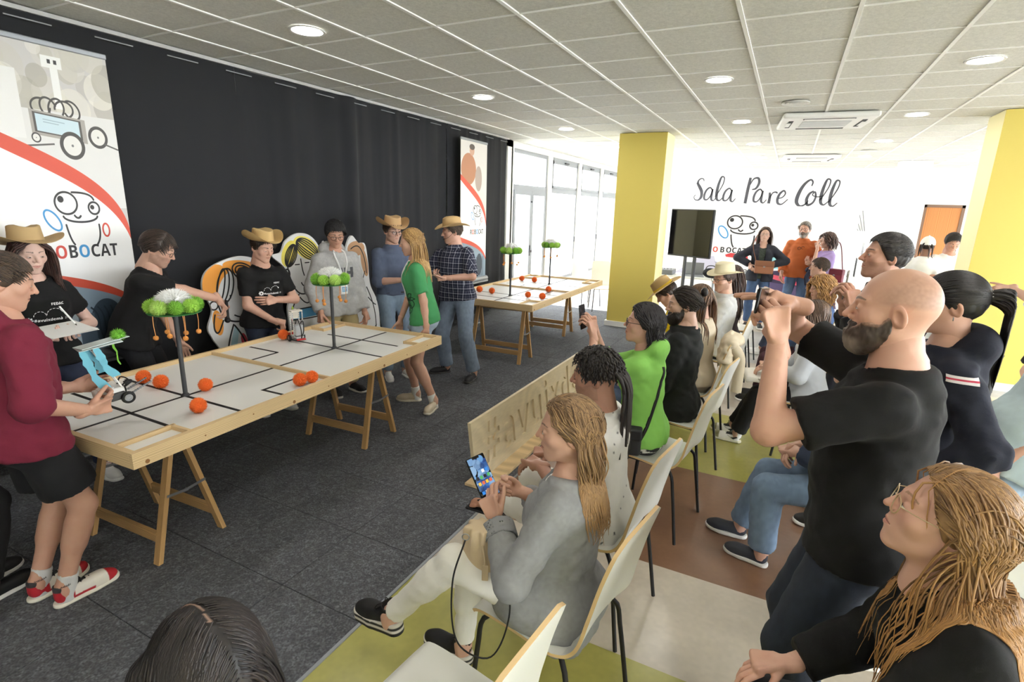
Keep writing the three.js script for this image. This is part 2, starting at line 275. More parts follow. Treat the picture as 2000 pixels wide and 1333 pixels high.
// ---------- ceiling fittings ----------
{
  const lampMat = new THREE.MeshStandardMaterial({ color: 0xffffff, emissive: new THREE.Color(1, 0.97, 0.92), emissiveIntensity: 5, roughness: 0.5 });
  const places = { '-3.08': ['over the long table end', 0], '-0.72': ['', 0] };
  const xs = [[-3.08, 'above the competition tables'], [-0.72, 'above the front row of chairs'], [1.08, 'above the standing spectators']];
  const zs = [[2.0, 'beside the back wall'], [-0.45, 'second from the back wall'], [-2.9, 'third from the back wall'], [-5.25, 'fourth from the back wall'], [-7.65, 'fifth from the back wall'], [-10.08, 'sixth from the back wall'], [-12.5, 'seventh from the back wall']];
  for (const [x, xl] of xs) for (const [z, zl] of zs) {
    const t = thing('ceiling_downlight', 'round white recessed downlight ' + xl + ', ' + zl, 'ceiling light', [x, CEIL, z], 0, 'round ceiling downlights');
    mesh('trim_ring', lathe([[0.1, -0.004], [0.118, -0.008], [0.122, 0], [0.1, 0.001]], 32), M.white, t);
    mesh('light_disc', new THREE.CylinderGeometry(0.101, 0.101, 0.004, 32).translate(0, -0.003, 0), lampMat, t);
    const l = new THREE.RectAreaLight(new THREE.Color(1, 0.965, 0.91), LAMP_POWER, 0.18, 0.18); l.name = 'downlight_glow'; l.position.set(0, -0.012, 0); l.rotation.x = -Math.PI / 2; t.add(l);
  }
  const cas = (x, z, label) => {
    const t = thing('air_conditioner', label, 'air conditioner', [x, CEIL, z], 0.1);
    mesh('housing', rbox(0.95, 0.06, 0.95, 0.025, 0, -0.034, 0, 3), M.whitePlastic, t);
    mesh('grille', new Array(9).fill(0).map((_, k) => rbox(0.5, 0.006, 0.03, 0.003, 0, -0.068, -0.2 + k * 0.05, 1)), mat([214, 216, 218], 0.5), t);
    for (const [a, b, w, d] of [[0, 0.37, 0.52, 0.05], [0, -0.37, 0.52, 0.05], [0.37, 0, 0.05, 0.52], [-0.37, 0, 0.05, 0.52]]) { const s = mesh('air_slot', rbox(w, 0.01, d, 0.004, a, -0.064, b, 1), mat([52, 54, 58], 0.7), t); mesh('louvre', rbox(w * 0.96, 0.005, d * 0.55, 0.002, a * 1.04, -0.072, b * 1.04, 1), M.whitePlastic, s); }
  };
  cas(0.19, -7.62, 'white square ceiling cassette air conditioner over the seated audience');
  cas(0.15, -12.35, 'white ceiling cassette air conditioner before the lettered wall');
  const vent = (x, z, label) => { const t = thing('ceiling_vent', label, 'vent', [x, CEIL, z]); for (const r of [0.13, 0.095, 0.06]) mesh('ring', lathe([[r - 0.03, -0.004], [r, -0.016], [r, -0.002], [r - 0.03, 0]], 28), M.whitePlastic, t); mesh('hub', lathe([[0, -0.014], [0.03, -0.012], [0.03, 0], [0, 0]], 20), M.whitePlastic, t); };
  vent(-0.12, -6.5, 'round white ceiling vent beside the cassette air conditioner'); vent(1.03, -11.4, 'small round ceiling vent near the far downlights');
}
// ---------- drawings for printed things ----------
function drawRobot(g, x, y, s, k, cols = ['#2b2b2e', '#3f93cf', '#d0493c']) {   // outlined two-eyed robot emblem, s = head width
  g.save(); g.translate(x, y); g.scale(s / 100, s / 100); g.lineWidth = 4.2 * k; g.lineCap = 'round'; g.strokeStyle = cols[0]; g.fillStyle = cols[0];
  const arc = (cx, cy, rx, ry, a = 0, b = 6.2832) => { g.beginPath(); g.ellipse(cx, cy, rx, ry, 0, a, b); g.stroke(); };
  arc(-22, 0, 25, 23); g.beginPath(); g.arc(-33, -8, 7, 0, 7); g.fill(); arc(42, 10, 13, 13); g.beginPath(); g.arc(38, 8, 5, 0, 7); g.fill();
  g.beginPath(); g.moveTo(-5, -23); g.quadraticCurveTo(40, -24, 44, -8); g.stroke(); g.beginPath(); g.moveTo(-33, 28); g.bezierCurveTo(-28, 44, 42, 44, 47, 28); g.stroke();
  g.beginPath(); g.moveTo(-7, 26); g.quadraticCurveTo(0, 36, 7, 27); g.stroke();
  g.beginPath(); g.moveTo(-30, 46); g.quadraticCurveTo(-26, 78, -18, 88); g.stroke(); g.beginPath(); g.moveTo(48, 46); g.quadraticCurveTo(50, 78, 34, 92); g.stroke();
  g.lineWidth = 4 * k; g.strokeStyle = cols[1]; g.beginPath(); g.ellipse(-58, 36, 13, 24, -0.6, 0, 7); g.stroke(); g.strokeStyle = cols[2]; g.beginPath(); g.ellipse(64, 58, 8, 14, 0, 0, 7); g.stroke();
  g.restore();
}
function drawBanner(g, w, h, pale) {
  const R = '#d9553f';
  g.fillStyle = '#f4f4f4'; g.fillRect(0, 0, w, h);
  g.save(); g.beginPath(); g.moveTo(0, 0); g.lineTo(w, 0); g.lineTo(w, h * 0.57); g.bezierCurveTo(w * 0.94, h * 0.42, w * 0.5, h * 0.35, 0, h * 0.24); g.closePath(); g.clip();
  g.fillStyle = pale ? '#dcd8d4' : '#c9c6c4'; g.fillRect(0, 0, w, h);
  if (pale) { g.fillStyle = '#b9805f'; g.beginPath(); g.ellipse(w * 0.3, h * 0.2, w * 0.28, h * 0.11, 0, 0, 7); g.fill(); g.fillStyle = '#c99f86'; g.beginPath(); g.ellipse(w * 0.42, h * 0.07, w * 0.09, h * 0.035, 0, 0, 7); g.fill(); g.fillStyle = '#5c504a'; g.beginPath(); g.ellipse(w * 0.42, h * 0.045, w * 0.1, h * 0.02, 0, 0, 7); g.fill(); g.fillStyle = '#b0a096'; g.beginPath(); g.ellipse(w * 0.68, h * 0.26, w * 0.13, h * 0.09, 0, 0, 7); g.fill(); }
  else {
    for (let i = 0; i < 40; i++) { const v = 150 + rnd() * 95; g.fillStyle = `rgba(${v},${v - 4},${v - 6 - rnd() * 14},0.5)`; g.beginPath(); g.arc(rnd() * w, rnd() * h * 0.2, w * (0.04 + rnd() * 0.08), 0, 7); g.fill(); }
    g.fillStyle = '#dedddb'; g.fillRect(0, h * 0.2, w, h * 0.3); g.fillStyle = '#e6e5e3'; g.fillRect(0, h * 0.09, w * 0.38, h * 0.2);
    g.fillStyle = '#eeeeec'; g.fillRect(w * 0.55, h * 0.035, w * 0.13, h * 0.035); g.fillRect(w * 0.6, h * 0.07, w * 0.05, h * 0.12); g.fillStyle = '#333'; g.fillRect(w * 0.59, h * 0.045, w * 0.02, h * 0.012); g.fillRect(w * 0.63, h * 0.045, w * 0.02, h * 0.012);
    g.strokeStyle = '#44423f'; g.lineWidth = w * 0.012; for (let k = 0; k < 5; k++) { g.beginPath(); g.ellipse(w * (0.5 + k * 0.05), h * 0.19, w * 0.06, h * 0.025, k, 0, 5); g.stroke(); }
    g.save(); g.translate(w * 0.42, h * 0.2); g.transform(1, 0.08, 0, 1, 0, 0); g.fillStyle = '#a8a29c'; g.fillRect(0, 0, w * 0.36, h * 0.075); g.fillStyle = '#55524f'; g.fillRect(w * 0.02, h * 0.006, w * 0.31, h * 0.06); g.fillStyle = '#c9dde6'; g.fillRect(w * 0.035, h * 0.01, w * 0.28, h * 0.052); g.fillStyle = '#9fb6c2'; g.fillRect(w * 0.08, h * 0.022, w * 0.14, h * 0.003); g.fillRect(w * 0.08, h * 0.03, w * 0.1, h * 0.003); g.restore();
    for (const [a, b, r] of [[0.67, 0.3, 0.085], [0.86, 0.265, 0.07], [0.44, 0.285, 0.03]]) { g.fillStyle = '#4a4846'; g.beginPath(); g.arc(w * a, h * b, w * r, 0, 7); g.fill(); g.fillStyle = '#e4e2de'; g.beginPath(); g.arc(w * a, h * b, w * r * 0.72, 0, 7); g.fill(); g.fillStyle = '#777'; g.beginPath(); g.arc(w * a, h * b, w * r * 0.1, 0, 7); g.fill(); }
    g.strokeStyle = '#5d5b58'; g.lineWidth = w * 0.01; g.beginPath(); g.moveTo(w * 0.1, h * 0.33); g.lineTo(w * 0.55, h * 0.3); g.moveTo(w * 0.9, h * 0.285); g.lineTo(w, h * 0.3); g.stroke();
  }
  g.restore();
  g.fillStyle = R; g.beginPath(); g.moveTo(0, h * 0.24); g.bezierCurveTo(w * 0.5, h * 0.33, w * 0.94, h * 0.4, w, h * 0.57); g.lineTo(w, h * 0.61); g.bezierCurveTo(w * 0.9, h * 0.45, w * 0.5, h * 0.39, 0, h * 0.28); g.fill();
  g.save(); g.beginPath(); g.moveTo(0, h * 0.7); g.bezierCurveTo(w * 0.3, h * 0.73, w * 0.8, h * 0.76, w, h * 0.86); g.lineTo(w, h); g.lineTo(0, h); g.closePath(); g.clip();
  g.fillStyle = '#8ea2b4'; g.fillRect(0, h * 0.6, w, h); { g.fillStyle = '#3b4a58'; g.beginPath(); g.ellipse(w * 0.72, h * 0.9, w * 0.13, h * 0.085, 0, 0, 7); g.fill(); g.strokeStyle = '#2c3844'; g.lineWidth = w * 0.012; for (let k = 0; k < 7; k++) { g.beginPath(); g.moveTo(w * (0.6 + k * 0.05), h * 0.84); g.bezierCurveTo(w * (0.7 + k * 0.03), h * 0.88, w * (0.6 + k * 0.05), h * 0.92, w * (0.7 + k * 0.03), h * 0.99); g.stroke(); } g.fillStyle = '#b9c8d4'; g.fillRect(w * 0.3, h * 0.8, w * 0.2, h * 0.2); g.fillStyle = '#566878'; g.fillRect(w * 0.5, h * 0.86, w * 0.12, h * 0.12); }
  g.restore();
  g.fillStyle = R; g.beginPath(); g.moveTo(0, h * 0.68); g.bezierCurveTo(w * 0.3, h * 0.71, w * 0.82, h * 0.74, w, h * 0.85); g.lineTo(w, h * 0.87); g.bezierCurveTo(w * 0.8, h * 0.77, w * 0.3, h * 0.74, 0, h * 0.715); g.fill();
  drawRobot(g, w * 0.62, h * 0.485, w * 0.3, 1);
  g.font = `bold ${Math.round(w * 0.115)}px sans-serif`; g.textAlign = 'left'; g.fillStyle = '#2b2b2e';
  const W = g.measureText('ROBOCAT').width, x0 = w * 0.88 - W, y0 = h * 0.665; let x = x0; for (const ch of 'ROBOCAT') { g.fillStyle = ch === 'O' ? (x < x0 + W * 0.3 ? '#d0493c' : '#3f93cf') : '#2b2b2e'; g.fillText(ch, x, y0); x += g.measureText(ch).width; }
}
const FONT = await new FontLoader().loadAsync('fonts/droid/droid_sans_bold.typeface.json');

// ---------- black curtain on a ceiling track ----------
{
  const t = thing('curtain', 'long black stage curtain hanging behind the competition tables', 'curtain', [-4.4, 0, 0]);
  const cloth = mat([34, 35, 39], 0.95);
  const spans = [[2.6, -0.6], [-0.6, -3.3], [-3.3, -5.0], [-5.0, -6.5], [-6.5, -8.35]];
  spans.forEach(([z0, z1], k) => {
    const n = Math.round(Math.abs(z1 - z0) * 46), m = 14, P = [], I = [];
    const amp = k < 2 ? 0.012 : 0.045, fr = k < 2 ? 2.2 : 5.2;
    for (let i = 0; i <= n; i++) for (let j = 0; j <= m; j++) {
      const s = i / n, z = z0 + (z1 - z0) * s, v = j / m, y = 0.12 + (CEIL - 0.03 - 0.12) * v;
      const a = amp * (1 - 0.35 * v), w = vn(z * fr, y * 0.35, k * 9.1) + 0.5 * vn(z * fr * 2.3, y * 0.5, k * 3.3), ruck = k === 2 ? 0.05 * Math.exp(-(((s - 0.78) / 0.06) ** 2)) : 0;
      P.push(a * w + ruck + (k % 2) * 0.012, y + (j === 0 ? 0.01 * vn(z * 4, 0, k) : 0), z + 0.004 * vn(z * 9, y, 2));
    }
    for (let i = 0; i < n; i++) for (let j = 0; j < m; j++) { const a = i * (m + 1) + j, b = a + m + 1; I.push(a, b, a + 1, b, b + 1, a + 1); }
    const g = new THREE.BufferGeometry(); g.setAttribute('position', new THREE.Float32BufferAttribute(P, 3)); g.setIndex(I); g.computeVertexNormals();
    mesh('curtain_panel', g, new THREE.MeshStandardMaterial({ color: cloth.color, roughness: 0.95, side: THREE.DoubleSide }), t);
  });
  mesh('track', span(-0.02, 0.03, CEIL - 0.03, CEIL - 0.004, -8.35, 2.6), mat([190, 190, 190], 0.4), t);
  for (let k = 0; k < 14; k++) mesh('clip_bar', span(0.055, 0.062, CEIL - 0.085, CEIL - 0.078, -1.75 - 0.48 * k - 0.24, -1.75 - 0.48 * k), mat([150, 152, 155], 0.4), t);
}
// ---------- hanging banners ----------
{
  const make = (z0, z1, x, pale, label, tilt) => {
    const w = z0 - z1, H = 2.0, t = thing('banner', label, 'banner', [x, 0.76, (z0 + z1) / 2], Math.PI / 2 + tilt), tex = canvasTex(1024 * (pale ? 0.5 : 1), 2400 * (pale ? 0.5 : 0.83), (g, a, b) => drawBanner(g, a, b, pale));
    const g = new THREE.PlaneGeometry(w, H, 8, 16).translate(0, H / 2, 0); const p = g.attributes.position; for (let i = 0; i < p.count; i++) p.setZ(i, 0.006 * Math.sin(p.getY(i) * 3) * Math.cos(p.getX(i) * 4)); g.computeVertexNormals();
    mesh('printed_sheet', g, mat([255, 255, 255], 0.5, { map: tex, side: THREE.DoubleSide }), t);
    mesh('top_rail', rbox(w + 0.01, 0.035, 0.02, 0.008, 0, H, 0), M.alu, t);
    mesh('roller_housing', [new THREE.CylinderGeometry(0.042, 0.042, w + 0.04, 20).rotateZ(Math.PI / 2).translate(0, -0.03, 0), rbox(w + 0.05, 0.03, 0.09, 0.01, 0, -0.07, 0)], mat([150, 152, 156], 0.35, { metalness: 0.7 }), t);
    mesh('back_pole', cyl(0.009, 0.009, H + 0.78, 0, -0.76, -0.035, 10), M.alu, t);
    mesh('foot_bar', rbox(0.5, 0.02, 0.06, 0.008, 0, -0.745, -0.03), M.alu, t);
  };
  make(-1.42, -2.26, -4.3, false, 'large white roll-up banner with red waves and robot emblem by the hat girl', 0.03);
  make(-6.62, -7.4, -4.24, true, 'narrow white roll-up banner with people and red waves behind the plaid-shirted man', 0.03);
}
// ---------- competition tables ----------
function trestle(label, x, z, turn, w = 0.6) {
  const t = thing('trestle', label, 'trestle', [x, 0, z], turn, 'wooden folding trestles under the competition tables');
  for (const s of [-1, 1]) {
    for (const e of [-1, 1]) mesh('leg', bar([e * w / 2, 0.001, s * 0.185], [e * (w / 2 - 0.02), 0.665, s * 0.022], 0.042, 0.024), M.trestle, t);
    mesh('stretcher', bar([-w / 2 + 0.02, 0.14, s * 0.152], [w / 2 - 0.02, 0.14, s * 0.152], 0.055, 0.02, V(0, 0, 1)), M.trestle, t);
    mesh('top_rail', bar([-w / 2 - 0.06, 0.655, s * 0.013], [w / 2 + 0.06, 0.655, s * 0.013], 0.06, 0.022, V(0, 0, 1)), M.trestle, t);
  }
  for (const e of [-1, 1]) { mesh('stay', [bar([e * (w / 2 + 0.02), 0.36, -0.107], [e * (w / 2 + 0.02), 0.35, 0.0], 0.014, 0.003, V(1, 0, 0)), bar([e * (w / 2 + 0.024), 0.35, 0], [e * (w / 2 + 0.024), 0.36, 0.107], 0.014, 0.003, V(1, 0, 0)), cyl(0.008, 0.008, 0.012, 0, 0, 0, 10).rotateZ(Math.PI / 2).translate(e * (w / 2 + 0.025), 0.35, 0)], M.steel, t); mesh('hinge', rbox(0.05, 0.02, 0.06, 0.004, e * (w / 2 - 0.05), 0.692, 0, 1), M.steel, t); }
}
function table(label, x, z, turn, L, W) {
  const t = thing('competition_table', label, 'table', [x, 0, z], turn);
  mesh('board', span(-W / 2 + 0.01, W / 2 - 0.01, 0.702, 0.735, -L / 2 + 0.01, L / 2 - 0.01), M.board, t);
  const h = 0.731, r = (a, b, w = 0.08, d = 0.027) => mesh('rim', bar(a, b, d, w, V(0, 1, 0)), M.pine, t);
  mesh('rim', bar([W / 2 - 0.013, 0.724, -L / 2], [W / 2 - 0.013, 0.724, L / 2], 0.075, 0.027, V(1, 0, 0)), M.pine, t);
  mesh('rim', bar([-W / 2 + 0.013, 0.724, -L / 2], [-W / 2 + 0.013, 0.724, L / 2], 0.075, 0.027, V(1, 0, 0)), M.pine, t);
  for (const s of [-1, 1]) mesh('rim', bar([-W / 2 + 0.027, 0.724, s * (L / 2 - 0.013)], [W / 2 - 0.027, 0.724, s * (L / 2 - 0.013)], 0.075, 0.027, V(0, 0, 1)), M.pine, t);
  for (let k = 0; k < 9; k++) mesh('knot', cyl(0.004 + 0.006 * (k % 3 === 0), 0.004 + 0.006 * (k % 3 === 0), 0.002, 0, 0, 0, 10).rotateZ(-Math.PI / 2).translate(W / 2, 0.715 + 0.02 * ((k * 7) % 3 - 1) * 0.6, L / 2 - 0.06 - k * L / 9), M.knot, t);
  const lath = (a, b) => mesh('divider', bar([a[0], 0.742, a[1]], [b[0], 0.742, b[1]], 0.016, 0.03, V(0, 1, 0)), M.pine, t);
  const q = L / 2 - 0.027, e = W / 2 - 0.027;
  lath([-e, 0.0], [e, 0.03]);
  for (const [sx, sz] of [[1, 1], [-1, -1], [1, -1]]) { lath([sx * 0.43, sz * q], [sx * 0.43, sz * 0.96]); lath([sx * 0.43, sz * 0.975], [sx * e, sz * 0.975]); }
  const tape = (a, b) => mesh('tape_line', bar([a[0], 0.7354, a[1]], [b[0], 0.7354, b[1]], 0.02, 0.0012, V(0, 1, 0)).translate(0, 0, 0), M.tape, t);
  tape([0.055, q], [0.055, 0.02]); tape([0.055, -0.0], [0.055, -q + 0.02]);
  tape([-0.53, 0.63], [0.545, 0.66]); tape([-0.53, 0.92], [0.42, 0.965]); tape([-0.53, -0.61], [0.545, -0.56]); tape([-0.32, -0.9], [0.43, -0.875]);
  tape([-0.53, -0.285], [-0.225, -0.275]); tape([-0.225, -0.275], [-0.225, -0.01]); tape([0.355, 0.05], [0.355, 0.365]); tape([0.345, 0.365], [0.545, 0.368]);
  return t;
}
const TH1 = 2.73 * Math.PI / 180, T1 = [-3.065, -2.37], T2 = [-3.14, -6.76], TH2 = 0.4 * Math.PI / 180;
const on1 = (u, v) => [T1[0] + u * Math.cos(TH1) + v * Math.sin(TH1), T1[1] - u * Math.sin(TH1) + v * Math.cos(TH1)];
table('long white-topped pine table with orange pompoms under the pair of near trees', T1[0], T1[1], TH1, 2.53, 1.2);
table('white-topped pine table standing by the glazed door', T2[0], T2[1], TH2, 2.66, 1.27);
trestle('wooden trestle under the table end where the maroon-hooded boy stands', -2.96, -1.47, TH1, 0.57); trestle('wooden trestle under the table end beside the green-shirted girl', -2.98, -3.02, TH1, 0.57);
trestle('wooden trestle under the door-side table, next to the plaid-shirted man', -3.02, -5.68, 0.04, 0.66); trestle('wooden trestle under the door-side table, next to the windows', -3.1, -7.33, 0.04, 0.66);
// ---------- pompoms and model trees ----------
function pom(r, n, len = 0.35) {
  const g = [new THREE.IcosahedronGeometry(r * 0.8, 2).toNonIndexed()];
  for (let i = 0; i < n; i++) { const z = 1 - 2 * (i + 0.5) / n, a = i * 2.39996 + rr(-0.2, 0.2), s = Math.sqrt(1 - z * z), d = V(Math.cos(a) * s, z, Math.sin(a) * s); const c = new THREE.ConeGeometry(r * 0.11, r * len * rr(0.8, 1.25), 3, 1, true).translate(0, r * len * 0.5, 0); c.applyQuaternion(new THREE.Quaternion().setFromUnitVectors(V(0, 1, 0), d)); c.translate(d.x * r * 0.74, d.y * r * 0.74, d.z * r * 0.74); g.push(c.toNonIndexed()); }
  return mergeGeometries(g.map(bare));
}
const POM = [pom(0.041, 420), pom(0.041, 420), pom(0.039, 420)];
{
  const put = (k, x, z, label, y = 0.735, tone = [252, 128, 58]) => { const m = mesh('pompom', POM[k % 3], mat(tone, 0.95)); m.position.set(x, y + 0.041, z); m.rotation.set(k, k * 2, 0); tag(m, label, 'pompom', 'orange wool pompoms on the tables'); };
  const a = [[-0.364, 0.618, 'orange wool pompom on the tape line, next to the back rim'], [-0.189, 0.625, 'orange wool pompom on the tape line between another and the tree pole'], [0.085, 0.537, 'orange wool pompom against the central tape line past the tree pole'], [0.353, 0.776, 'lone orange wool pompom on white board near the corner frame'], [0.489, 0.203, 'orange wool pompom with a pale spot, first of a touching pair'], [0.511, 0.128, 'orange wool pompom, further of a touching pair at the divider']];
  a.forEach(([u, v, l], k) => { const [x, z] = on1(u, v); put(k, x, z, l); });
  const b = [[-3.556, -6.044, 'outer orange pompom of a pair beside the plaid-shirted man'], [-3.361, -6.032, 'inner orange pompom of a pair near the first door-side tree'], [-3.595, -7.399, 'orange pompom at the curtain side of the far end'], [-3.365, -7.366, 'orange pompom between the far pair and the second tree'], [-2.834, -6.027, 'orange pompom on the door-side table near its front corner'], [-2.637, -6.031, 'orange pompom at the front rim of the door-side table'], [-2.805, -6.614, 'largest orange pompom on the divider of the door-side table']];
  b.forEach(([x, z, l], k) => put(k + 1, x, z, l));
  const green = [mat([160, 206, 84], 0.95), mat([128, 184, 66], 0.95), mat([182, 218, 112], 0.95)], whiteM = mat([246, 246, 244], 0.9), gp = [pom(0.042, 260, 0.4), pom(0.04, 260, 0.4)], wp = pom(0.066, 420, 0.55), fruit = pom(0.015, 120, 0.3), discM = mat([46, 128, 62], 0.5), cord = mat([226, 152, 92], 0.8), fr = mat([232, 158, 82], 0.9);
  const tree = (x, z, label, h, turn) => {
    const t = thing('model_tree', label, 'model tree', [x, 0.7362, z], turn, 'pompom trees on grey poles');
    mesh('pole', [cyl(0.0125, 0.0125, h, 0, 0, 0, 12), cyl(0.026, 0.016, 0.012, 0, 0, 0, 16)], M.pole, t);
    mesh('disc', new THREE.CylinderGeometry(0.135, 0.13, 0.006, 36).translate(0, h + 0.003, 0), discM, t);
    for (let k = 0; k < 8; k++) { const m = mesh('leaf_pompom', gp[k % 2], green[k % 3], t), a = k * 0.785; m.position.set(Math.cos(a) * 0.105, h + 0.04, Math.sin(a) * 0.105); m.rotation.set(k, k * 2, k); }
    const w = mesh('blossom_pompom', wp, whiteM, t); w.position.set(0, h + 0.07, 0); w.scale.set(1.15, 0.78, 1.15);
    for (let k = 0; k < 6; k++) { const a = [0.5, 1.2, 2.4, 3.5, 4.4, 5.6][k], r = 0.105, l = [0.12, 0.1, 0.125, 0.115, 0.13, 0.105][k]; const s = mesh('fruit_string', tube([[Math.cos(a) * r, h, Math.sin(a) * r], [Math.cos(a) * r * 1.04, h - l / 2, Math.sin(a) * r], [Math.cos(a) * r, h - l, Math.sin(a) * r * 0.97]], 0.0022, 5), cord, t); const f = mesh('fruit_pompom', fruit, fr, s); f.position.set(Math.cos(a) * r, h - l - 0.012, Math.sin(a) * r * 0.97); }
  };
  let p = on1(0.05, 0.64); tree(p[0], p[1], 'green and white pompom tree on a grey pole above four orange pompoms', 0.49, 0.3); p = on1(0.045, -0.58); tree(p[0], p[1], 'green and white pompom tree on a grey pole before the grey-hooded boy', 0.505, 1.1);
  tree(-3.09, -6.03, 'small pompom tree on the door-side table, before the black curtain', 0.54, 0.2); tree(-3.1, -7.33, 'small pompom tree on the door-side table, before the glazed door', 0.545, 1.3);
}
// ---------- robots ----------
function wheel(r, w, x, y, z, parent) {
  const q = mesh('wheel', new THREE.TorusGeometry(r * 0.78, r * 0.24, 10, 28).scale(1, 1, w / (r * 0.48)).rotateY(Math.PI / 2), M.black, parent); q.position.set(x, y, z);
  mesh('hub', [cyl(r * 0.58, r * 0.58, w * 0.7, 0, -w * 0.35, 0, 20).rotateZ(Math.PI / 2), ...[0, 1, 2, 3, 4, 5].map(k => cyl(r * 0.1, r * 0.1, w * 1.02, r * 0.34 * Math.cos(k), -w * 0.51, r * 0.34 * Math.sin(k), 8).rotateZ(Math.PI / 2))], M.steel, q); return q;
}
const beamHoles = (L, n) => { const g = []; for (let i = 0; i < n; i++) g.push(cyl(0.0028, 0.0028, 0.0086, 0, -0.0043, 0, 8).rotateX(Math.PI / 2).translate(0, L * (i + 0.5) / n, 0)); return g; };
function beam(parent, a, b, m = M.whitePlastic, n = 14) {
  const A = V(...a), B = V(...b), L = A.distanceTo(B), o = mesh('beam', rbox(0.008, L, 0.008, 0.003, 0, L / 2, 0, 1), m, parent); o.position.copy(A); o.quaternion.setFromUnitVectors(V(0, 1, 0), B.clone().sub(A).normalize());
  mesh('peg_holes', beamHoles(L, n), M.black, o); return o;
}
{
  // robot held over the table by the boy in the maroon hoodie (its own axes: +z ahead)
  const t = thing('robot', 'white brick-built robot with blue ribbons held by the boy in maroon', 'robot', [-2.75, 0.92, -1.27]);
  t.rotation.set(0.0, Math.PI * 0.93, 0, 'YXZ'); t.rotateX(-0.12);
  mesh('controller', [rbox(0.075, 0.04, 0.115, 0.008, 0, 0.03, -0.02), rbox(0.06, 0.006, 0.06, 0.003, 0, 0.052, -0.03, 1)], M.whitePlastic, t);
  for (const e of [-1, 1]) mesh('motor', rbox(0.025, 0.035, 0.07, 0.008, e * 0.045, 0.012, 0.0), mat([70, 72, 76], 0.5), t);
  wheel(0.029, 0.024, 0.068, 0.0, 0.035, t); wheel(0.029, 0.024, -0.068, 0.0, 0.035, t);
  mesh('caster', [cyl(0.009, 0.009, 0.02, 0, -0.01, -0.07, 10), rbox(0.024, 0.006, 0.03, 0.002, 0, 0.008, -0.07, 1), new THREE.SphereGeometry(0.013, 14, 10).translate(0, -0.016, -0.07)], mat([80, 80, 82], 0.35, { metalness: 0.7 }), t);
  for (const s of [-1, 1]) beam(t, [s * 0.03, 0.03, 0.035], [s * 0.032, 0.25, -0.03]);
  beam(t, [-0.03, 0.25, -0.03], [0.03, 0.25, -0.03], M.whitePlastic, 4); for (const s of [-1, 1]) beam(t, [s * 0.035, 0.005, 0.06], [s * 0.035, 0.035, 0.15], mat([120, 122, 126], 0.5), 8);
  mesh('cable', [tube([[0.02, 0.04, 0.02], [0.04, 0.075, 0.05], [0.03, 0.05, 0.075], [0.02, 0.03, 0.05]], 0.0035, 6), tube([[-0.02, 0.04, 0.02], [-0.03, 0.07, 0.06], [0.0, 0.05, 0.08], [0.01, 0.03, 0.05]], 0.0035, 6), rbox(0.03, 0.012, 0.03, 0.003, 0.01, 0.05, 0.065, 1)], M.black, t);
  const blue = new THREE.MeshStandardMaterial({ color: C(112, 186, 208), roughness: 0.7, side: THREE.DoubleSide }), grn = new THREE.MeshStandardMaterial({ color: C(120, 186, 60), roughness: 0.7, side: THREE.DoubleSide });
  const ribbon = (pts, w, m, name) => { const P = [], I = []; pts.forEach(([x, y, z], i) => { const ww = w * (0.75 + 0.4 * vn(i * 1.7, w * 90, x * 40)); P.push(x, y, z - ww, x + 0.006, y, z + ww); if (i) { const a = (i - 1) * 2; I.push(a, a + 1, a + 2, a + 1, a + 3, a + 2); } }); const g = new THREE.BufferGeometry(); g.setAttribute('position', new THREE.Float32BufferAttribute(P, 3)); g.setIndex(I); g.computeVertexNormals(); return mesh(name, g, m, t); };
  for (const [x, zz, l] of [[-0.05, -0.075, 0.2], [-0.052, -0.025, 0.15], [0.03, -0.045, 0.14]]) { const pts = []; for (let i = 0; i <= 10; i++) pts.push([x + 0.006 * vn(i * 0.8, x * 30, 1), 0.262 - l * i / 10, zz + 0.01 * vn(i * 0.6, 3, x * 50) + 0.04 * i / 10]); ribbon(pts, 0.024, blue, 'ribbon'); }
  ribbon([0, 1, 2, 3, 4, 5, 6].map(i => [0.02 + 0.003 * Math.sin(i), 0.27 - 0.022 * i, 0.06 + 0.004 * Math.cos(i * 2)]), 0.006, grn, 'ribbon');
  mesh('paper_tray', [rbox(0.1, 0.003, 0.17, 0.001, 0, 0.262, 0.0, 1), rbox(0.085, 0.003, 0.2, 0.001, 0.01, 0.268, 0.02, 1).rotateY(0.2)], mat([214, 226, 228], 0.6), t);
  mesh('leaf_tuft', pom(0.026, 160, 0.6).translate(0.012, 0.283, 0.085), grn, t);
  // robot standing on the far half of the table
  const [x, z] = on1(-0.36, -0.6), r = thing('robot', 'white and red brick-built robot with a yellow-green leaf on the table', 'robot', [x, 0.7362, z], -1.9);
  mesh('controller', [rbox(0.07, 0.085, 0.06, 0.008, 0, 0.1, -0.04), rbox(0.062, 0.02, 0.09, 0.006, 0, 0.042, -0.02)], mat([196, 198, 202], 0.4), r);
  wheel(0.028, 0.02, 0.056, 0.03, 0.02, r); wheel(0.028, 0.02, -0.056, 0.03, 0.02, r);
  for (const s of [-1, 1]) { beam(r, [s * 0.036, 0.04, 0.03], [s * 0.036, 0.25, 0.03]); beam(r, [s * 0.036, 0.05, -0.03], [s * 0.04, 0.245, -0.03]); }
  mesh('card_panel', [rbox(0.085, 0.07, 0.004, 0.001, 0, 0.215, 0.034, 1), rbox(0.09, 0.012, 0.06, 0.002, 0, 0.252, 0.0, 1)], mat([232, 226, 214], 0.7), r);
  for (const b of [rbox(0.012, 0.03, 0.012, 0.002, -0.022, 0.205, 0.042, 1), rbox(0.016, 0.034, 0.012, 0.002, 0.024, 0.21, 0.042, 1), rbox(0.09, 0.012, 0.05, 0.003, 0, 0.05, 0.085, 1), rbox(0.07, 0.01, 0.03, 0.003, 0, 0.028, -0.075, 1)]) mesh('red_bracket', b, mat([200, 40, 36], 0.4), r);
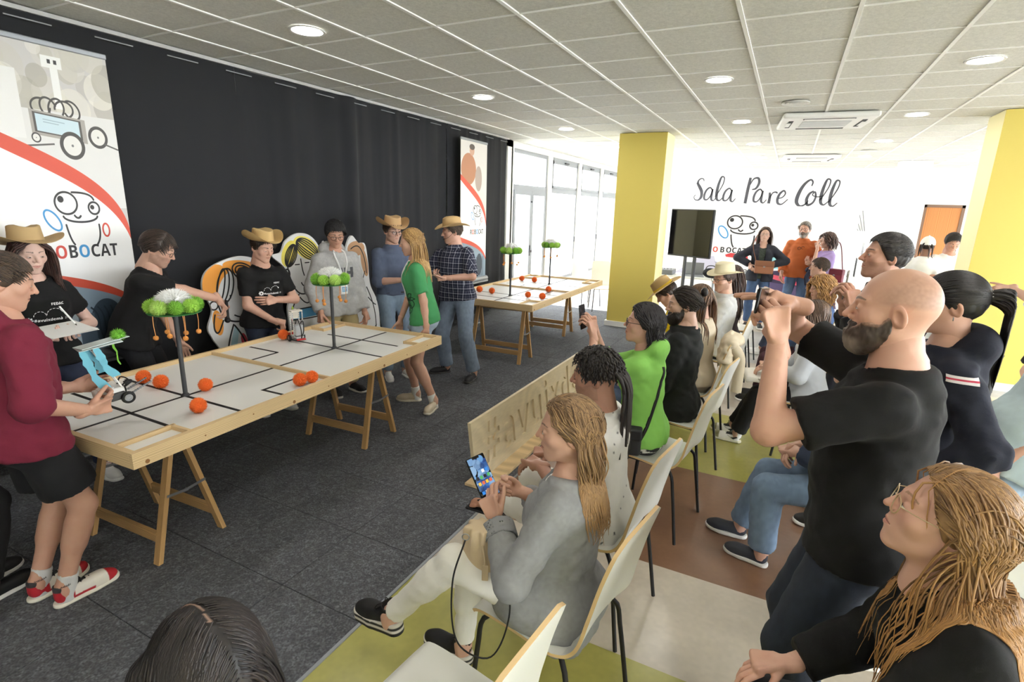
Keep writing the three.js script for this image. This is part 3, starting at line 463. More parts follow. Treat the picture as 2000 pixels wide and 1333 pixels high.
  mesh('scoop', [rbox(0.1, 0.006, 0.09, 0.002, 0, 0.01, 0.11, 1), rbox(0.006, 0.03, 0.09, 0.002, -0.05, 0.022, 0.11, 1), rbox(0.006, 0.03, 0.09, 0.002, 0.05, 0.022, 0.11, 1)], mat([214, 210, 204], 0.5), r);
  mesh('cable', [tube([[0.02, 0.15, -0.03], [0.02, 0.2, -0.07], [0.01, 0.13, -0.105], [0, 0.05, -0.09]], 0.004, 6), tube([[-0.02, 0.15, -0.03], [-0.02, 0.18, -0.08], [-0.01, 0.1, -0.11], [0, 0.04, -0.08]], 0.004, 6)], M.black, r);
  mesh('paper_leaf', ((s) => { s.moveTo(0, -0.04); s.quadraticCurveTo(0.035, -0.01, 0.004, 0.035); s.quadraticCurveTo(-0.035, -0.005, 0, -0.04); return new THREE.ExtrudeGeometry(s, { depth: 0.002, bevelEnabled: false }); })(new THREE.Shape()).rotateY(0.6).translate(-0.02, 0.24, 0.1), mat([164, 190, 62], 0.6), r);
  mesh('leaf_stalk', tube([[-0.036, 0.245, 0.03], [-0.03, 0.25, 0.06], [-0.02, 0.24, 0.1], [-0.02, 0.17, 0.11]], 0.003, 6), M.white, r);
  const c = mesh('pompom', POM[0], mat([252, 128, 58], 0.95)); const [cx, cz] = on1(-0.47, -0.56); c.position.set(cx, 0.785, cz); tag(c, 'orange wool pompom lying in the scoop of the robot', 'pompom', 'orange wool pompoms on the tables');
}
// ---------- cardboard cutout figures leaning by the curtain ----------
{
  const card = mat([240, 240, 238], 0.7), CW = 512;
  const cut = (label, z, outline, draw, W, H) => {
    const t = thing('cardboard_cutout', label, 'cutout', [-4.2, 0, z], Math.PI / 2), s = new THREE.Shape(); s.moveTo(...outline[0]); s.splineThru(outline.slice(1).map(p => new THREE.Vector2(...p)));
    const back = new THREE.ExtrudeGeometry(s, { depth: 0.02, bevelEnabled: false, curveSegments: 60 }), front = new THREE.ShapeGeometry(s, 60).translate(0, 0, 0.0215);
    const uv = front.attributes.uv, p = front.attributes.position; for (let i = 0; i < p.count; i++) uv.setXY(i, p.getX(i) / W, p.getY(i) / H);
    mesh('foam_board', back, card, t);
    mesh('printed_face', front, mat([255, 255, 255], 0.6, { map: canvasTex(CW, Math.round(CW * H / W), (g, w, h) => { g.fillStyle = '#e9e9ea'; g.fillRect(0, 0, w, h); g.translate(0, h); g.scale(w / W, -w / W); g.lineCap = g.lineJoin = 'round'; g.strokeStyle = '#1d1d1f'; draw(g); }) }), t);
    mesh('prop_foot', [bar([W * 0.3, 0.01, 0.0], [W * 0.3, 0.01, -0.16], 0.05, 0.012), bar([W * 0.3, 0.6, -0.004], [W * 0.3, 0.015, -0.15], 0.04, 0.01)], card, t);
  };
  const line = (g, w, pts) => { g.lineWidth = w; g.beginPath(); g.moveTo(...pts[0]); for (let i = 1; i < pts.length - 1; i++) { const a = pts[i], b = pts[i + 1]; g.quadraticCurveTo(a[0], a[1], (a[0] + b[0]) / 2, (a[1] + b[1]) / 2); } g.lineTo(...pts[pts.length - 1]); g.stroke(); };
  const blob = (g, col, x, y, a, b, r) => { g.fillStyle = col; g.beginPath(); g.ellipse(x, y, a, b, r, 0, 7); g.fill(); };
  const girl = (hair, dress, dot) => g => {
    blob(g, hair, 0.13, 1.17, 0.13, 0.15, -0.3); blob(g, '#e9e9ea', 0.33, 1.02, 0.2, 0.24, 0); blob(g, hair, 0.4, 1.27, 0.2, 0.06, -0.2); blob(g, hair, 0.11, 0.83, 0.045, 0.11, 0.1);
    for (let k = 0; k < 3; k++) { g.lineWidth = 0.013; g.beginPath(); g.ellipse(0.17 + 0.02 * k, 1.13, 0.03 + 0.022 * k, 0.15, -0.25, 0, 7); g.stroke(); g.beginPath(); g.ellipse(0.4, 1.23, 0.06 + 0.03 * k, 0.03 + 0.02 * k, -0.5, 0, 7); g.stroke(); }
    line(g, 0.014, [[0.12, 1.05], [0.13, 0.93], [0.2, 0.83], [0.33, 0.8], [0.45, 0.84], [0.52, 0.98]]); g.beginPath(); g.ellipse(0.09, 0.98, 0.035, 0.035, 0, 0, 7); g.lineWidth = 0.012; g.stroke();
    g.fillStyle = '#1d1d1f'; g.fillRect(0.24, 1.02, 0.012, 0.03); g.fillRect(0.38, 1.02, 0.012, 0.03); line(g, 0.012, [[0.27, 0.87], [0.32, 0.84], [0.38, 0.85]]);
    g.fillStyle = dress; g.beginPath(); g.moveTo(0.26, 0.78); g.quadraticCurveTo(0.16, 0.55, 0.19, 0.3); g.quadraticCurveTo(0.24, 0.5, 0.3, 0.74); g.fill(); blob(g, dot, 0.34, 0.62, 0.03, 0.08, 0.2);
    line(g, 0.014, [[0.25, 0.79], [0.17, 0.62], [0.17, 0.4], [0.2, 0.0]]); line(g, 0.014, [[0.26, 0.78], [0.33, 0.68], [0.38, 0.5]]); line(g, 0.014, [[0.09, 0.9], [0.06, 0.8], [0.1, 0.72], [0.16, 0.84]]);
  };
  cut('cardboard cutout of a drawn orange-haired girl beside the leaning man', -2.66, [[0.12, 0], [0.13, 0.5], [0.05, 0.7], [0.02, 0.8], [0.07, 0.95], [0.01, 1.12], [0.05, 1.26], [0.2, 1.34], [0.4, 1.37], [0.56, 1.3], [0.62, 1.1], [0.58, 0.85], [0.5, 0.7], [0.56, 0.4], [0.56, 0], [0.3, 0], [0.12, 0]], girl('#f0a040', '#b8d6de', '#d84a5c'), 0.66, 1.4);
  cut('cardboard cutout of a drawn blond boy with blue striped shirt', -3.36, [[0.1, 0], [0.14, 0.5], [0.13, 0.85], [0.22, 1.0], [0.14, 1.14], [0.12, 1.24], [0.0, 1.35], [0.1, 1.38], [0.16, 1.48], [0.3, 1.545], [0.45, 1.52], [0.56, 1.4], [0.6, 1.2], [0.56, 1.05], [0.62, 0.95], [0.7, 0.8], [0.7, 0.4], [0.68, 0], [0.4, 0], [0.1, 0]], g => {
    blob(g, '#f4e36a', 0.19, 1.36, 0.08, 0.13, -0.5); blob(g, '#f4e36a', 0.4, 1.4, 0.17, 0.1, -0.5); for (let k = 0; k < 4; k++) { g.lineWidth = 0.012; g.beginPath(); g.ellipse(0.21, 1.34, 0.012 + 0.016 * k, 0.11, -0.45, 0, 7); g.stroke(); g.beginPath(); g.ellipse(0.41, 1.39, 0.15, 0.015 + 0.022 * k, -0.6, 0, 7); g.stroke(); }
    line(g, 0.014, [[0.16, 1.24], [0.18, 1.1], [0.26, 0.97], [0.36, 0.95], [0.48, 1.0], [0.53, 1.15]]); g.beginPath(); g.ellipse(0.15, 1.17, 0.03, 0.045, 0, 0, 7); g.stroke(); line(g, 0.012, [[0.32, 1.3], [0.33, 1.2], [0.35, 1.14]]); line(g, 0.01, [[0.25, 1.25], [0.28, 1.25], [0.3, 1.25]]); line(g, 0.01, [[0.37, 1.26], [0.4, 1.26], [0.42, 1.26]]); line(g, 0.012, [[0.31, 1.07], [0.33, 1.03], [0.38, 1.04]]);
    g.fillStyle = '#58a8d8'; g.fillRect(0.17, 0.72, 0.48, 0.1); line(g, 0.014, [[0.27, 0.96], [0.18, 0.86], [0.16, 0.7], [0.18, 0.4], [0.16, 0]]); line(g, 0.012, [[0.28, 0.93], [0.36, 0.83], [0.44, 0.93]]); line(g, 0.012, [[0.17, 0.82], [0.4, 0.81], [0.66, 0.83]]); line(g, 0.012, [[0.17, 0.72], [0.4, 0.7], [0.66, 0.72]]); line(g, 0.014, [[0.36, 0.5], [0.5, 0.54], [0.6, 0.55]]);
  }, 0.72, 1.56);
  cut('cardboard cutout of a drawn brown-haired girl beside the denim-shirted man', -4.18, [[0.1, 0], [0.1, 0.5], [0.08, 0.9], [0.06, 1.2], [0.12, 1.4], [0.2, 1.5], [0.3, 1.42], [0.4, 1.4], [0.44, 1.2], [0.46, 0.95], [0.56, 0.75], [0.6, 0.5], [0.58, 0], [0.3, 0], [0.1, 0]], g => {
    blob(g, '#c89a72', 0.26, 1.36, 0.13, 0.08, 0); blob(g, '#c89a72', 0.38, 1.2, 0.05, 0.16, 0.2); line(g, 0.012, [[0.18, 1.36], [0.28, 1.42], [0.38, 1.28], [0.41, 1.08]]); line(g, 0.012, [[0.14, 1.2], [0.2, 1.0], [0.32, 0.96], [0.38, 1.1]]); line(g, 0.014, [[0.4, 0.92], [0.48, 0.78], [0.54, 0.55], [0.53, 0.3], [0.52, 0]]); line(g, 0.012, [[0.42, 0.8], [0.5, 0.72], [0.54, 0.7]]); line(g, 0.014, [[0.46, 0.3], [0.5, 0.42], [0.54, 0.46]]);
  }, 0.64, 1.54);
}
// ---------- carved plywood sign ----------
{
  const t = thing('wooden_sign', 'plywood sign with carved hashtag lettering in front of the first row', 'sign', [-1.66, 0, -2.78], Math.PI / 2);
  const W = 2.62, H = 0.44, s = new THREE.Shape([[0, 0], [W, 0], [W, H], [0, H]].map(p => new THREE.Vector2(...p))), shapes = FONT.generateShapes('#avuixdemà', 0.34), isl = [];
  for (const sh of shapes) { const mv = a => a.map(p => new THREE.Vector2(p.x * 0.92 + 0.1, p.y * 0.85 + 0.09)); s.holes.push(new THREE.Path(mv(sh.getPoints(8)))); for (const h of sh.holes) isl.push(new THREE.ExtrudeGeometry(new THREE.Shape(mv(h.getPoints(8))), { depth: 0.016, bevelEnabled: false })); }
  const pm = M.ply, lean = g => g.translate(0, 0.02, 0).rotateX(-0.12);
  mesh('carved_face', [new THREE.ExtrudeGeometry(s, { depth: 0.016, bevelEnabled: false }), ...isl].map(g => lean(g.translate(0, 0, 0.009))), pm, t);
  mesh('back_board', lean(boxUV(span(0, W, 0, H, 0, 0.009))), pm, t);
  mesh('base_board', boxUV(span(-0.02, W, 0.012, 0.03, -0.06, 0.13)), M.pine, t);
  for (const x of [0.3, 1.3, 2.3]) mesh('brace', bar([x, 0.03, -0.055], [x, 0.26, -0.03], 0.02, 0.03), M.pine, t);
}
// ---------- lettering and logo on the far wall ----------
{
  const t = thing('wall_lettering', 'dark grey brush script lettering Sala Pare Coll on the white far wall', 'lettering', [-2.42, 2.16, ZF + 0.004]);
  const ink = mat([74, 74, 80], 0.8);
  // strokes: x, y, width in units of a 1000 x 320 layout (y up from baseline of the first word)
  const L = {
    S: [[[62, 250, 6], [58, 268, 8], [40, 274, 9], [22, 258, 13], [18, 232, 20], [34, 200, 26], [52, 160, 26], [52, 110, 22], [30, 84, 12], [6, 92, 8], [0, 116, 7], [10, 132, 6]], [[6, 232, 6], [24, 226, 8]]],
    a: [[[62, 178, 10], [46, 196, 12], [22, 176, 16], [8, 130, 18], [12, 94, 16], [30, 90, 12], [52, 120, 9], [66, 184, 9]], [[66, 184, 14], [62, 130, 18], [64, 92, 17], [78, 82, 10], [98, 110, 7]]],
    l: [[[0, 116, 7], [26, 170, 8], [50, 240, 9], [50, 284, 10], [34, 290, 13], [18, 240, 20], [8, 150, 24], [14, 96, 20], [32, 84, 12], [58, 112, 7]]],
    P: [[[24, 290, 20], [16, 200, 24], [8, 72, 24]], [[26, 230, 8], [50, 282, 12], [78, 286, 17], [88, 250, 20], [70, 200, 16], [44, 190, 9]]],
    r: [[[6, 176, 16], [10, 140, 20], [8, 84, 22]], [[10, 130, 8], [30, 176, 10], [52, 178, 12], [58, 168, 9]]],
    e: [[[10, 128, 9], [40, 140, 9], [56, 172, 11], [44, 194, 13], [20, 170, 18], [8, 120, 20], [16, 88, 18], [40, 82, 11], [78, 124, 7]]],
    C: [[[100, 230, 9], [104, 262, 12], [90, 280, 13], [56, 250, 20], [24, 170, 27], [18, 96, 26], [44, 66, 16], [78, 84, 10], [92, 112, 7]]],
    o: [[[46, 192, 12], [22, 170, 18], [8, 118, 22], [20, 78, 18], [50, 96, 15], [64, 150, 14], [54, 186, 11], [42, 160, 8], [70, 146, 7], [104, 150, 6]]],
  };
  const G = [['S', 0, 0], ['a', 68, 0], ['l', 158, 0], ['a', 210, -5], ['P', 372, -8], ['a', 428, -10], ['r', 536, -16], ['e', 592, -18], ['C', 712, -14], ['o', 784, -16], ['l', 874, -18], ['l', 932, -28]];
  const k = 3.4 / 1000;
  for (const [c, dx, dy] of G) {
    const g = [];
    for (const st of L[c]) {
      const cv = new THREE.CatmullRomCurve3(st.map(([x, y, w]) => V(x * 1.0 + dx, (y + dy - 84) * 0.87, w)), false, 'centripetal'), N = st.length * 6, a = [], b = [];
      for (let i = 0; i <= N; i++) { const p = cv.getPoint(i / N), q = cv.getTangent(i / N), n = new THREE.Vector2(-q.y, q.x).normalize(); const w = p.z / 2 * 0.9; a.push(new THREE.Vector2((p.x + n.x * w) * k, (p.y + n.y * w) * k)); b.unshift(new THREE.Vector2((p.x - n.x * w) * k, (p.y - n.y * w) * k)); }
      for (let i = 0; i < N; i++) { const q = [a[i], a[i + 1], b[N - i - 1], b[N - i]]; g.push(...[[q[0], q[2], q[1]], [q[0], q[3], q[2]]].map(tr => { const e = new THREE.BufferGeometry(); e.setAttribute('position', new THREE.Float32BufferAttribute(tr.flatMap(p => [p.x, p.y, 0]), 3)); e.setAttribute('normal', new THREE.Float32BufferAttribute([0, 0, 1, 0, 0, 1, 0, 0, 1], 3)); return e; })); }
    }
    mesh('letter', g, new THREE.MeshStandardMaterial({ color: ink.color, roughness: 0.8, side: THREE.DoubleSide }), t);
  }
  // printed backdrop panel behind the standing trio
  const p = thing('backdrop_panel', 'wide white event backdrop with robot emblem behind the standing trio', 'backdrop', [-0.55, 0, -11.2]);
  const tex = canvasTex(1024, 640, (g, w, h) => {
    g.fillStyle = '#f6f6f7'; g.fillRect(0, 0, w, h); const X = m => (m + 1.6) / 3.2 * w, Y = m => h - m / 2 * h;
    const poly = (c, ...q) => { g.fillStyle = c; g.beginPath(); q.forEach(([a, b], i) => i ? g.lineTo(X(a), Y(b)) : g.moveTo(X(a), Y(b))); g.fill(); };
    poly('#c9c8dc', [-1.45, 0.62], [-0.95, 1.0], [-0.7, 1.02], [-0.55, 0.62]); poly('#a9a7c2', [-0.55, 0.62], [-0.68, 0.92], [-0.32, 0.82], [-0.3, 0.6]); poly('#d9464a', [-0.5, 1.06], [-0.4, 1.1], [-0.1, 1.07], [-0.08, 1.0], [-0.48, 1.02]);
    poly('#9fdbe6', [0.2, 1.0], [0.5, 1.14], [0.9, 1.08], [0.7, 0.86], [0.25, 0.84]); poly('#3c3350', [0.22, 0.8], [0.9, 0.86], [1.5, 0.7], [1.2, 0.5], [0.3, 0.6]); poly('#d4566a', [0.24, 0.76], [0.7, 0.7], [1.2, 0.55], [0.9, 0.55], [0.3, 0.68]); poly('#5a4f74', [0.3, 0.6], [1.4, 0.5], [1.5, 0.2], [0.1, 0.3]);
    drawRobot(g, X(-0.28), Y(1.68), w * 0.165, 1.1); g.font = `bold ${w * 0.045}px sans-serif`; g.fillStyle = '#2b2b2e'; g.fillText('R', X(-0.86), Y(1.1)); g.fillStyle = '#d0493c'; g.fillText('O', X(-0.745), Y(1.1)); g.fillStyle = '#2b2b2e'; g.fillText('B', X(-0.61), Y(1.1)); g.fillText('OCAT', X(-0.5), Y(1.1)); g.fillStyle = '#77777c'; g.fillText('2023', X(-0.38), Y(0.7));
  });
  mesh('printed_face', new THREE.PlaneGeometry(3.2, 2.0).translate(0, 1.0, 0.012), mat([255, 255, 255], 0.6, { map: tex }), p);
  mesh('frame', [span(-1.6, 1.6, 0, 2, -0.02, 0.008), span(-1.3, -1.2, 0, 0.03, -0.3, 0.2), span(1.2, 1.3, 0, 0.03, -0.3, 0.2)], M.white, p);
}
// ---------- chairs ----------
let CH = null;
function chairProto() {
  const t = new THREE.Group(); t.name = 'chair';
  // profile of the bent shell: seat front to top of back (z forward, y up)
  const prof = new THREE.CatmullRomCurve3([[0, 0.428, 0.205], [0, 0.447, 0.18], [0, 0.452, 0.06], [0, 0.442, -0.1], [0, 0.45, -0.175], [0, 0.5, -0.215], [0, 0.62, -0.245], [0, 0.76, -0.278], [0, 0.9, -0.32]].map(p => V(...p)), false, 'centripetal');
  const n = 40, m = 12, th = 0.006, half = s => { const seat = 0.205, back = 0.19; let w = s < 0.5 ? seat : back + (seat - back) * Math.max(0, 1 - (s - 0.5) * 4); w *= s < 0.5 ? 1 : 1 - 0.08 * (s - 0.5) * 2; const e = Math.min(s, 1 - s) * 22; if (e < 1) w -= 0.05 * (1 - Math.sqrt(1 - (1 - e) * (1 - e))); if (s > 0.42 && s < 0.62) w -= 0.012 * Math.sin((s - 0.42) / 0.2 * Math.PI); return w; };
  const side = o => { const P = [], U = []; for (let i = 0; i <= n; i++) { const s = i / n, p = prof.getPoint(s), q = prof.getTangent(s), N = V(0, q.z, -q.y).multiplyScalar(-1); const w = half(s); for (let j = 0; j <= m; j++) { const a = j / m * 2 - 1, dip = (s > 0.5 ? -0.018 : 0.008) * (1 - a * a) * Math.sin(Math.PI * Math.min(1, s * 1.05)); P.push(a * w, p.y + N.y * (o - dip), p.z + N.z * (o - dip)); U.push(j / m, s); } } return [P, U]; };
  const build = (o, flip) => { const [P, U] = side(o), I = []; for (let i = 0; i < n; i++) for (let j = 0; j < m; j++) { const a = i * (m + 1) + j, b = a + m + 1; flip ? I.push(a, a + 1, b, b, a + 1, b + 1) : I.push(a, b, a + 1, b, b + 1, a + 1); } const g = new THREE.BufferGeometry(); g.setAttribute('position', new THREE.Float32BufferAttribute(P, 3)); g.setAttribute('uv', new THREE.Float32BufferAttribute(U, 2)); g.setIndex(I); g.computeVertexNormals(); return g; };
  const a = build(th, true), b = build(-th, false); mesh('shell', mergeGeometries([a, b]), new THREE.MeshPhysicalMaterial({ color: M.laminate.color, roughness: 0.32, side: THREE.DoubleSide }), t);
  const ring = []; for (let i = 0; i <= n; i++) ring.push(i * (m + 1)); for (let j = 1; j <= m; j++) ring.push(n * (m + 1) + j); for (let i = n - 1; i >= 0; i--) ring.push(i * (m + 1) + m); for (let j = m - 1; j > 0; j--) ring.push(j);
  const pa = a.attributes.position, pb = b.attributes.position, E = [], I = []; ring.forEach((v, i) => { E.push(pa.getX(v), pa.getY(v), pa.getZ(v), pb.getX(v), pb.getY(v), pb.getZ(v)); const w = (i + 1) % ring.length; I.push(i * 2, i * 2 + 1, w * 2, w * 2, i * 2 + 1, w * 2 + 1); });
  const g = new THREE.BufferGeometry(); g.setAttribute('position', new THREE.Float32BufferAttribute(E, 3)); g.setIndex(I); g.computeVertexNormals(); mesh('shell_edge', g, new THREE.MeshStandardMaterial({ color: C(216, 184, 134), roughness: 0.5, side: THREE.DoubleSide }), t);
  for (const s of [-1, 1]) {
    mesh('leg', tube([[s * 0.215, 0.001, 0.2], [s * 0.2, 0.3, 0.175], [s * 0.193, 0.41, 0.16], [s * 0.17, 0.428, 0.14], [s * 0.1, 0.43, 0.12]], 0.0095, 8, 20), M.black, t);
    mesh('leg', tube([[s * 0.215, 0.001, -0.245], [s * 0.2, 0.3, -0.2], [s * 0.193, 0.4, -0.18], [s * 0.17, 0.425, -0.15], [s * 0.1, 0.428, -0.11]], 0.0095, 8, 20), M.black, t);
    mesh('side_rail', tube([[s * 0.172, 0.428, 0.14], [s * 0.172, 0.43, 0], [s * 0.172, 0.426, -0.15]], 0.008, 8, 6), M.black, t);
  }
  return t;
}
function chair(x, z, turn, label, group) {
  if (!CH) CH = chairProto();
  const c = CH.clone(); c.name = numbered('chair'); scene.add(c); c.position.set(x, 0, z); c.rotation.y = turn; return tag(c, label, 'chair', group);
}
{
  const F = -Math.PI / 2 - 0.16, g1 = 'front row of white shell chairs', g2 = 'second row of white shell chairs', g3 = 'third row of white shell chairs';
  chair(-0.71, -0.96, F + 0.05, 'empty white shell chair next to the woman in the grey blazer', g1);
  chair(-0.6, -1.56, F, 'white shell chair holding the woman in the grey blazer', g1); chair(-0.63, -2.16, F, 'white shell chair holding the man with dreadlocks', g1); chair(-0.55, -3.06, F, 'white shell chair holding the woman in the green top', g1); chair(-0.52, -3.72, F, 'white shell chair holding the bearded man in black', g1);
  chair(-0.56, -4.42, F, 'white shell chair with a cream coat over its back', g1); chair(-0.5, -5.55, F, 'white shell chair holding the man in the pale hat', g1); chair(-0.5, -6.1, F, 'white shell chair next to the man in the pale hat', g1); chair(-0.48, -6.65, F, 'white shell chair two places past the man in the pale hat', g1); chair(-0.46, -7.2, F, 'last white shell chair of the first row, towards the lettered wall', g1);
  chair(0.5, -2.9, F, 'white shell chair holding the person in ripped jeans', g2); chair(0.34, -4.55, F, 'white shell chair holding the person in black trousers with a white bag', g2); chair(0.42, -5.75, F, 'white shell chair holding the curly-haired woman in denim', g2); chair(0.44, -6.35, F, 'white shell chair behind the curly-haired woman in denim', g2); chair(0.46, -6.95, F, 'white shell chair at the lettered-wall end of the second row', g2); chair(0.45, -7.8, F, 'white shell chair holding the person in white sneakers', g2);
  chair(0.72, -1.32, F, 'white shell chair holding the long-haired blond woman in black', g2);
  chair(1.62, -3.25, F, 'empty white shell chair behind the ponytailed woman', g3); chair(1.58, -3.82, F, 'empty white shell chair between two other empty ones', g3); chair(1.6, -4.38, F, 'empty white shell chair beside the grey backpack', g3); chair(1.72, -4.95, F, 'empty white shell chair furthest along the third row', g3);
  chair(-2.95, -9.55, 0.5, 'white shell chair standing alone between column and windows', 'chairs by the windows'); chair(-3.4, -9.9, 0.9, 'white shell chair tucked by the window sill', 'chairs by the windows');
}
// ---------- television, desk and boxes at the far end ----------
{
  const t = thing('television', 'large black flat television on a wheeled stand beside the yellow column', 'television', [-1.42, 0, -9.15], -0.46);
  mesh('casing', rbox(0.74 * 1.75 * 0.62, 0.76, 0.05, 0.012, 0, 1.51, 0), M.black, t); mesh('screen', rbox(0.77, 0.72, 0.006, 0.002, 0, 1.515, 0.026, 1), pmat([12, 12, 15], 0.08), t);
  for (const x of [-0.09, 0.09]) mesh('post', rbox(0.05, 1.25, 0.04, 0.01, x, 0.72, -0.05), mat([64, 66, 72], 0.5), t);
  mesh('stand_base', [rbox(0.7, 0.05, 0.06, 0.015, 0, 0.075, 0.2), rbox(0.7, 0.05, 0.06, 0.015, 0, 0.075, -0.25), rbox(0.06, 0.05, 0.5, 0.015, 0.2, 0.075, -0.03), rbox(0.06, 0.05, 0.5, 0.015, -0.2, 0.075, -0.03)], M.black, t);
  for (const [x, z] of [[-0.32, 0.2], [0.32, 0.2], [-0.32, -0.25], [0.32, -0.25]]) mesh('castor', cyl(0.028, 0.028, 0.025, 0, -0.0125, 0, 14).rotateZ(Math.PI / 2).translate(x, 0.029, z), M.black, t);
  const d = thing('desk', 'white equipment desk behind the television stand', 'desk', [-1.65, 0, -9.95]);
  mesh('desk_top', rbox(1.3, 0.03, 0.6, 0.006, 0, 0.73, 0), M.white, d); for (const [x, z] of [[-0.6, -0.25], [0.6, -0.25], [-0.6, 0.25], [0.6, 0.25]]) mesh('leg', cyl(0.018, 0.018, 0.715, x, 0, z, 12), M.alu, d);
  const eq = thing('audio_mixer', 'grey audio mixer on the equipment desk', 'mixer', [-1.95, 0.7455, -9.9]); mesh('case', rbox(0.4, 0.09, 0.34, 0.015, 0, 0.045, 0), mat([120, 124, 130], 0.5), eq); for (let k = 0; k < 6; k++) mesh('fader', rbox(0.012, 0.014, 0.03, 0.003, -0.15 + k * 0.06, 0.096, 0.05, 1), M.black, eq);
  const lp = thing('laptop', 'open grey laptop on the equipment desk', 'laptop', [-1.4, 0.7455, -9.85], 0.2); mesh('keyboard', rbox(0.33, 0.016, 0.23, 0.005, 0, 0.008, 0), M.alu, lp); mesh('lid', rbox(0.33, 0.22, 0.008, 0.003, 0, 0.12, -0.14).rotateX(-0.0), M.alu, lp);
  const bag = thing('bag', 'black shoulder bag dropped on the desk corner', 'bag', [-1.12, 0.7455, -9.8]); mesh('pouch', new THREE.SphereGeometry(0.12, 20, 14).scale(1.1, 0.7, 0.6).translate(0, 0.082, 0), M.blackSoft, bag); mesh('strap', tube([[-0.1, 0.1, 0], [-0.05, 0.2, 0.03], [0.06, 0.2, 0.02], [0.1, 0.1, 0]], 0.008, 6), M.black, bag);
  const tb = thing('display_table', 'white cloth-covered table carrying stacked boxes', 'table', [1.35, 0, -11.95]); mesh('table_top', rbox(1.5, 0.03, 0.7, 0.006, 0, 0.735, 0), M.white, tb); for (const [x, z] of [[-0.7, -0.3], [0.7, -0.3], [-0.7, 0.3], [0.7, 0.3]]) mesh('leg', cyl(0.02, 0.02, 0.72, x, 0, z, 12), M.alu, tb);
  const em = canvasTex(128, 128, (g, w) => { g.fillStyle = '#f2f2f3'; g.fillRect(0, 0, w, w); g.strokeStyle = '#9a9aa2'; g.lineWidth = 4; g.strokeRect(w * 0.44, w * 0.32, w * 0.12, w * 0.12); g.fillStyle = '#a6a6ae'; g.fillRect(w * 0.38, w * 0.52, w * 0.24, 3); g.fillRect(w * 0.42, w * 0.57, w * 0.16, 3); });
  [[0.95, 0.32, 0.44, 'bottom white carton with a small grey emblem'], [1.42, 0.34, 0.44, 'bottom white carton next to the first one'], [0.96, 0.36, 0.42, 'upper white carton on the first one'], [1.45, 0.3, 0.36, 'upper white carton with a small grey emblem']].forEach(([x, h, w, l], k) => { const y = 0.7505 + (k > 1 ? [0.321, 0.341][k - 2] : 0), b = thing('carton', l + ' on the display table', 'box', [x, y, -11.95]); mesh('carton_body', box(w, h, 0.4, 0, h / 2, 0), mat([255, 255, 255], 0.7, { map: em }), b); mesh('lid_flap', rbox(w + 0.01, 0.012, 0.41, 0.003, 0, h - 0.007, 0, 1), M.white, b); });
  const po = thing('poster_board', 'white upright panel with thin dark slanting rods beside the cartons', 'panel', [1.1, 0, -12.45]); mesh('panel', rbox(0.9, 2.0, 0.03, 0.005, 0, 1.02, 0), M.white, po); for (let k = 0; k < 6; k++) mesh('rod', bar([0.02 + k * 0.035, 1.58, 0.025], [-0.12 + k * 0.045, 1.62 + 0.065 * k + 0.02, 0.025], 0.008, 0.008), mat([90, 90, 96], 0.5), po);
}
// ---------- people: one distance field per body, clothes as looser fields over it ----------
const add = (a, b, k = 1) => [a[0] + b[0] * k, a[1] + b[1] * k, a[2] + b[2] * k], sub = (a, b) => [a[0] - b[0], a[1] - b[1], a[2] - b[2]], dot = (a, b) => a[0] * b[0] + a[1] * b[1] + a[2] * b[2];
const nrm = a => { const l = Math.hypot(...a) || 1; return [a[0] / l, a[1] / l, a[2] / l]; }, crs = (a, b) => [a[1] * b[2] - a[2] * b[1], a[2] * b[0] - a[0] * b[2], a[0] * b[1] - a[1] * b[0]];
function ik(a, t, l1, l2, pole) { let d = sub(t, a), L = Math.hypot(...d); const mx = (l1 + l2) * 0.998; if (L > mx) { t = add(a, d, mx / L); d = sub(t, a); L = mx; } const n = nrm(d), x = (l1 * l1 - l2 * l2 + L * L) / (2 * L), h = Math.sqrt(Math.max(0, l1 * l1 - x * x)), p = nrm(sub(pole, [n[0] * dot(pole, n), n[1] * dot(pole, n), n[2] * dot(pole, n)])); return [add(add(a, n, x), p, h), t]; }
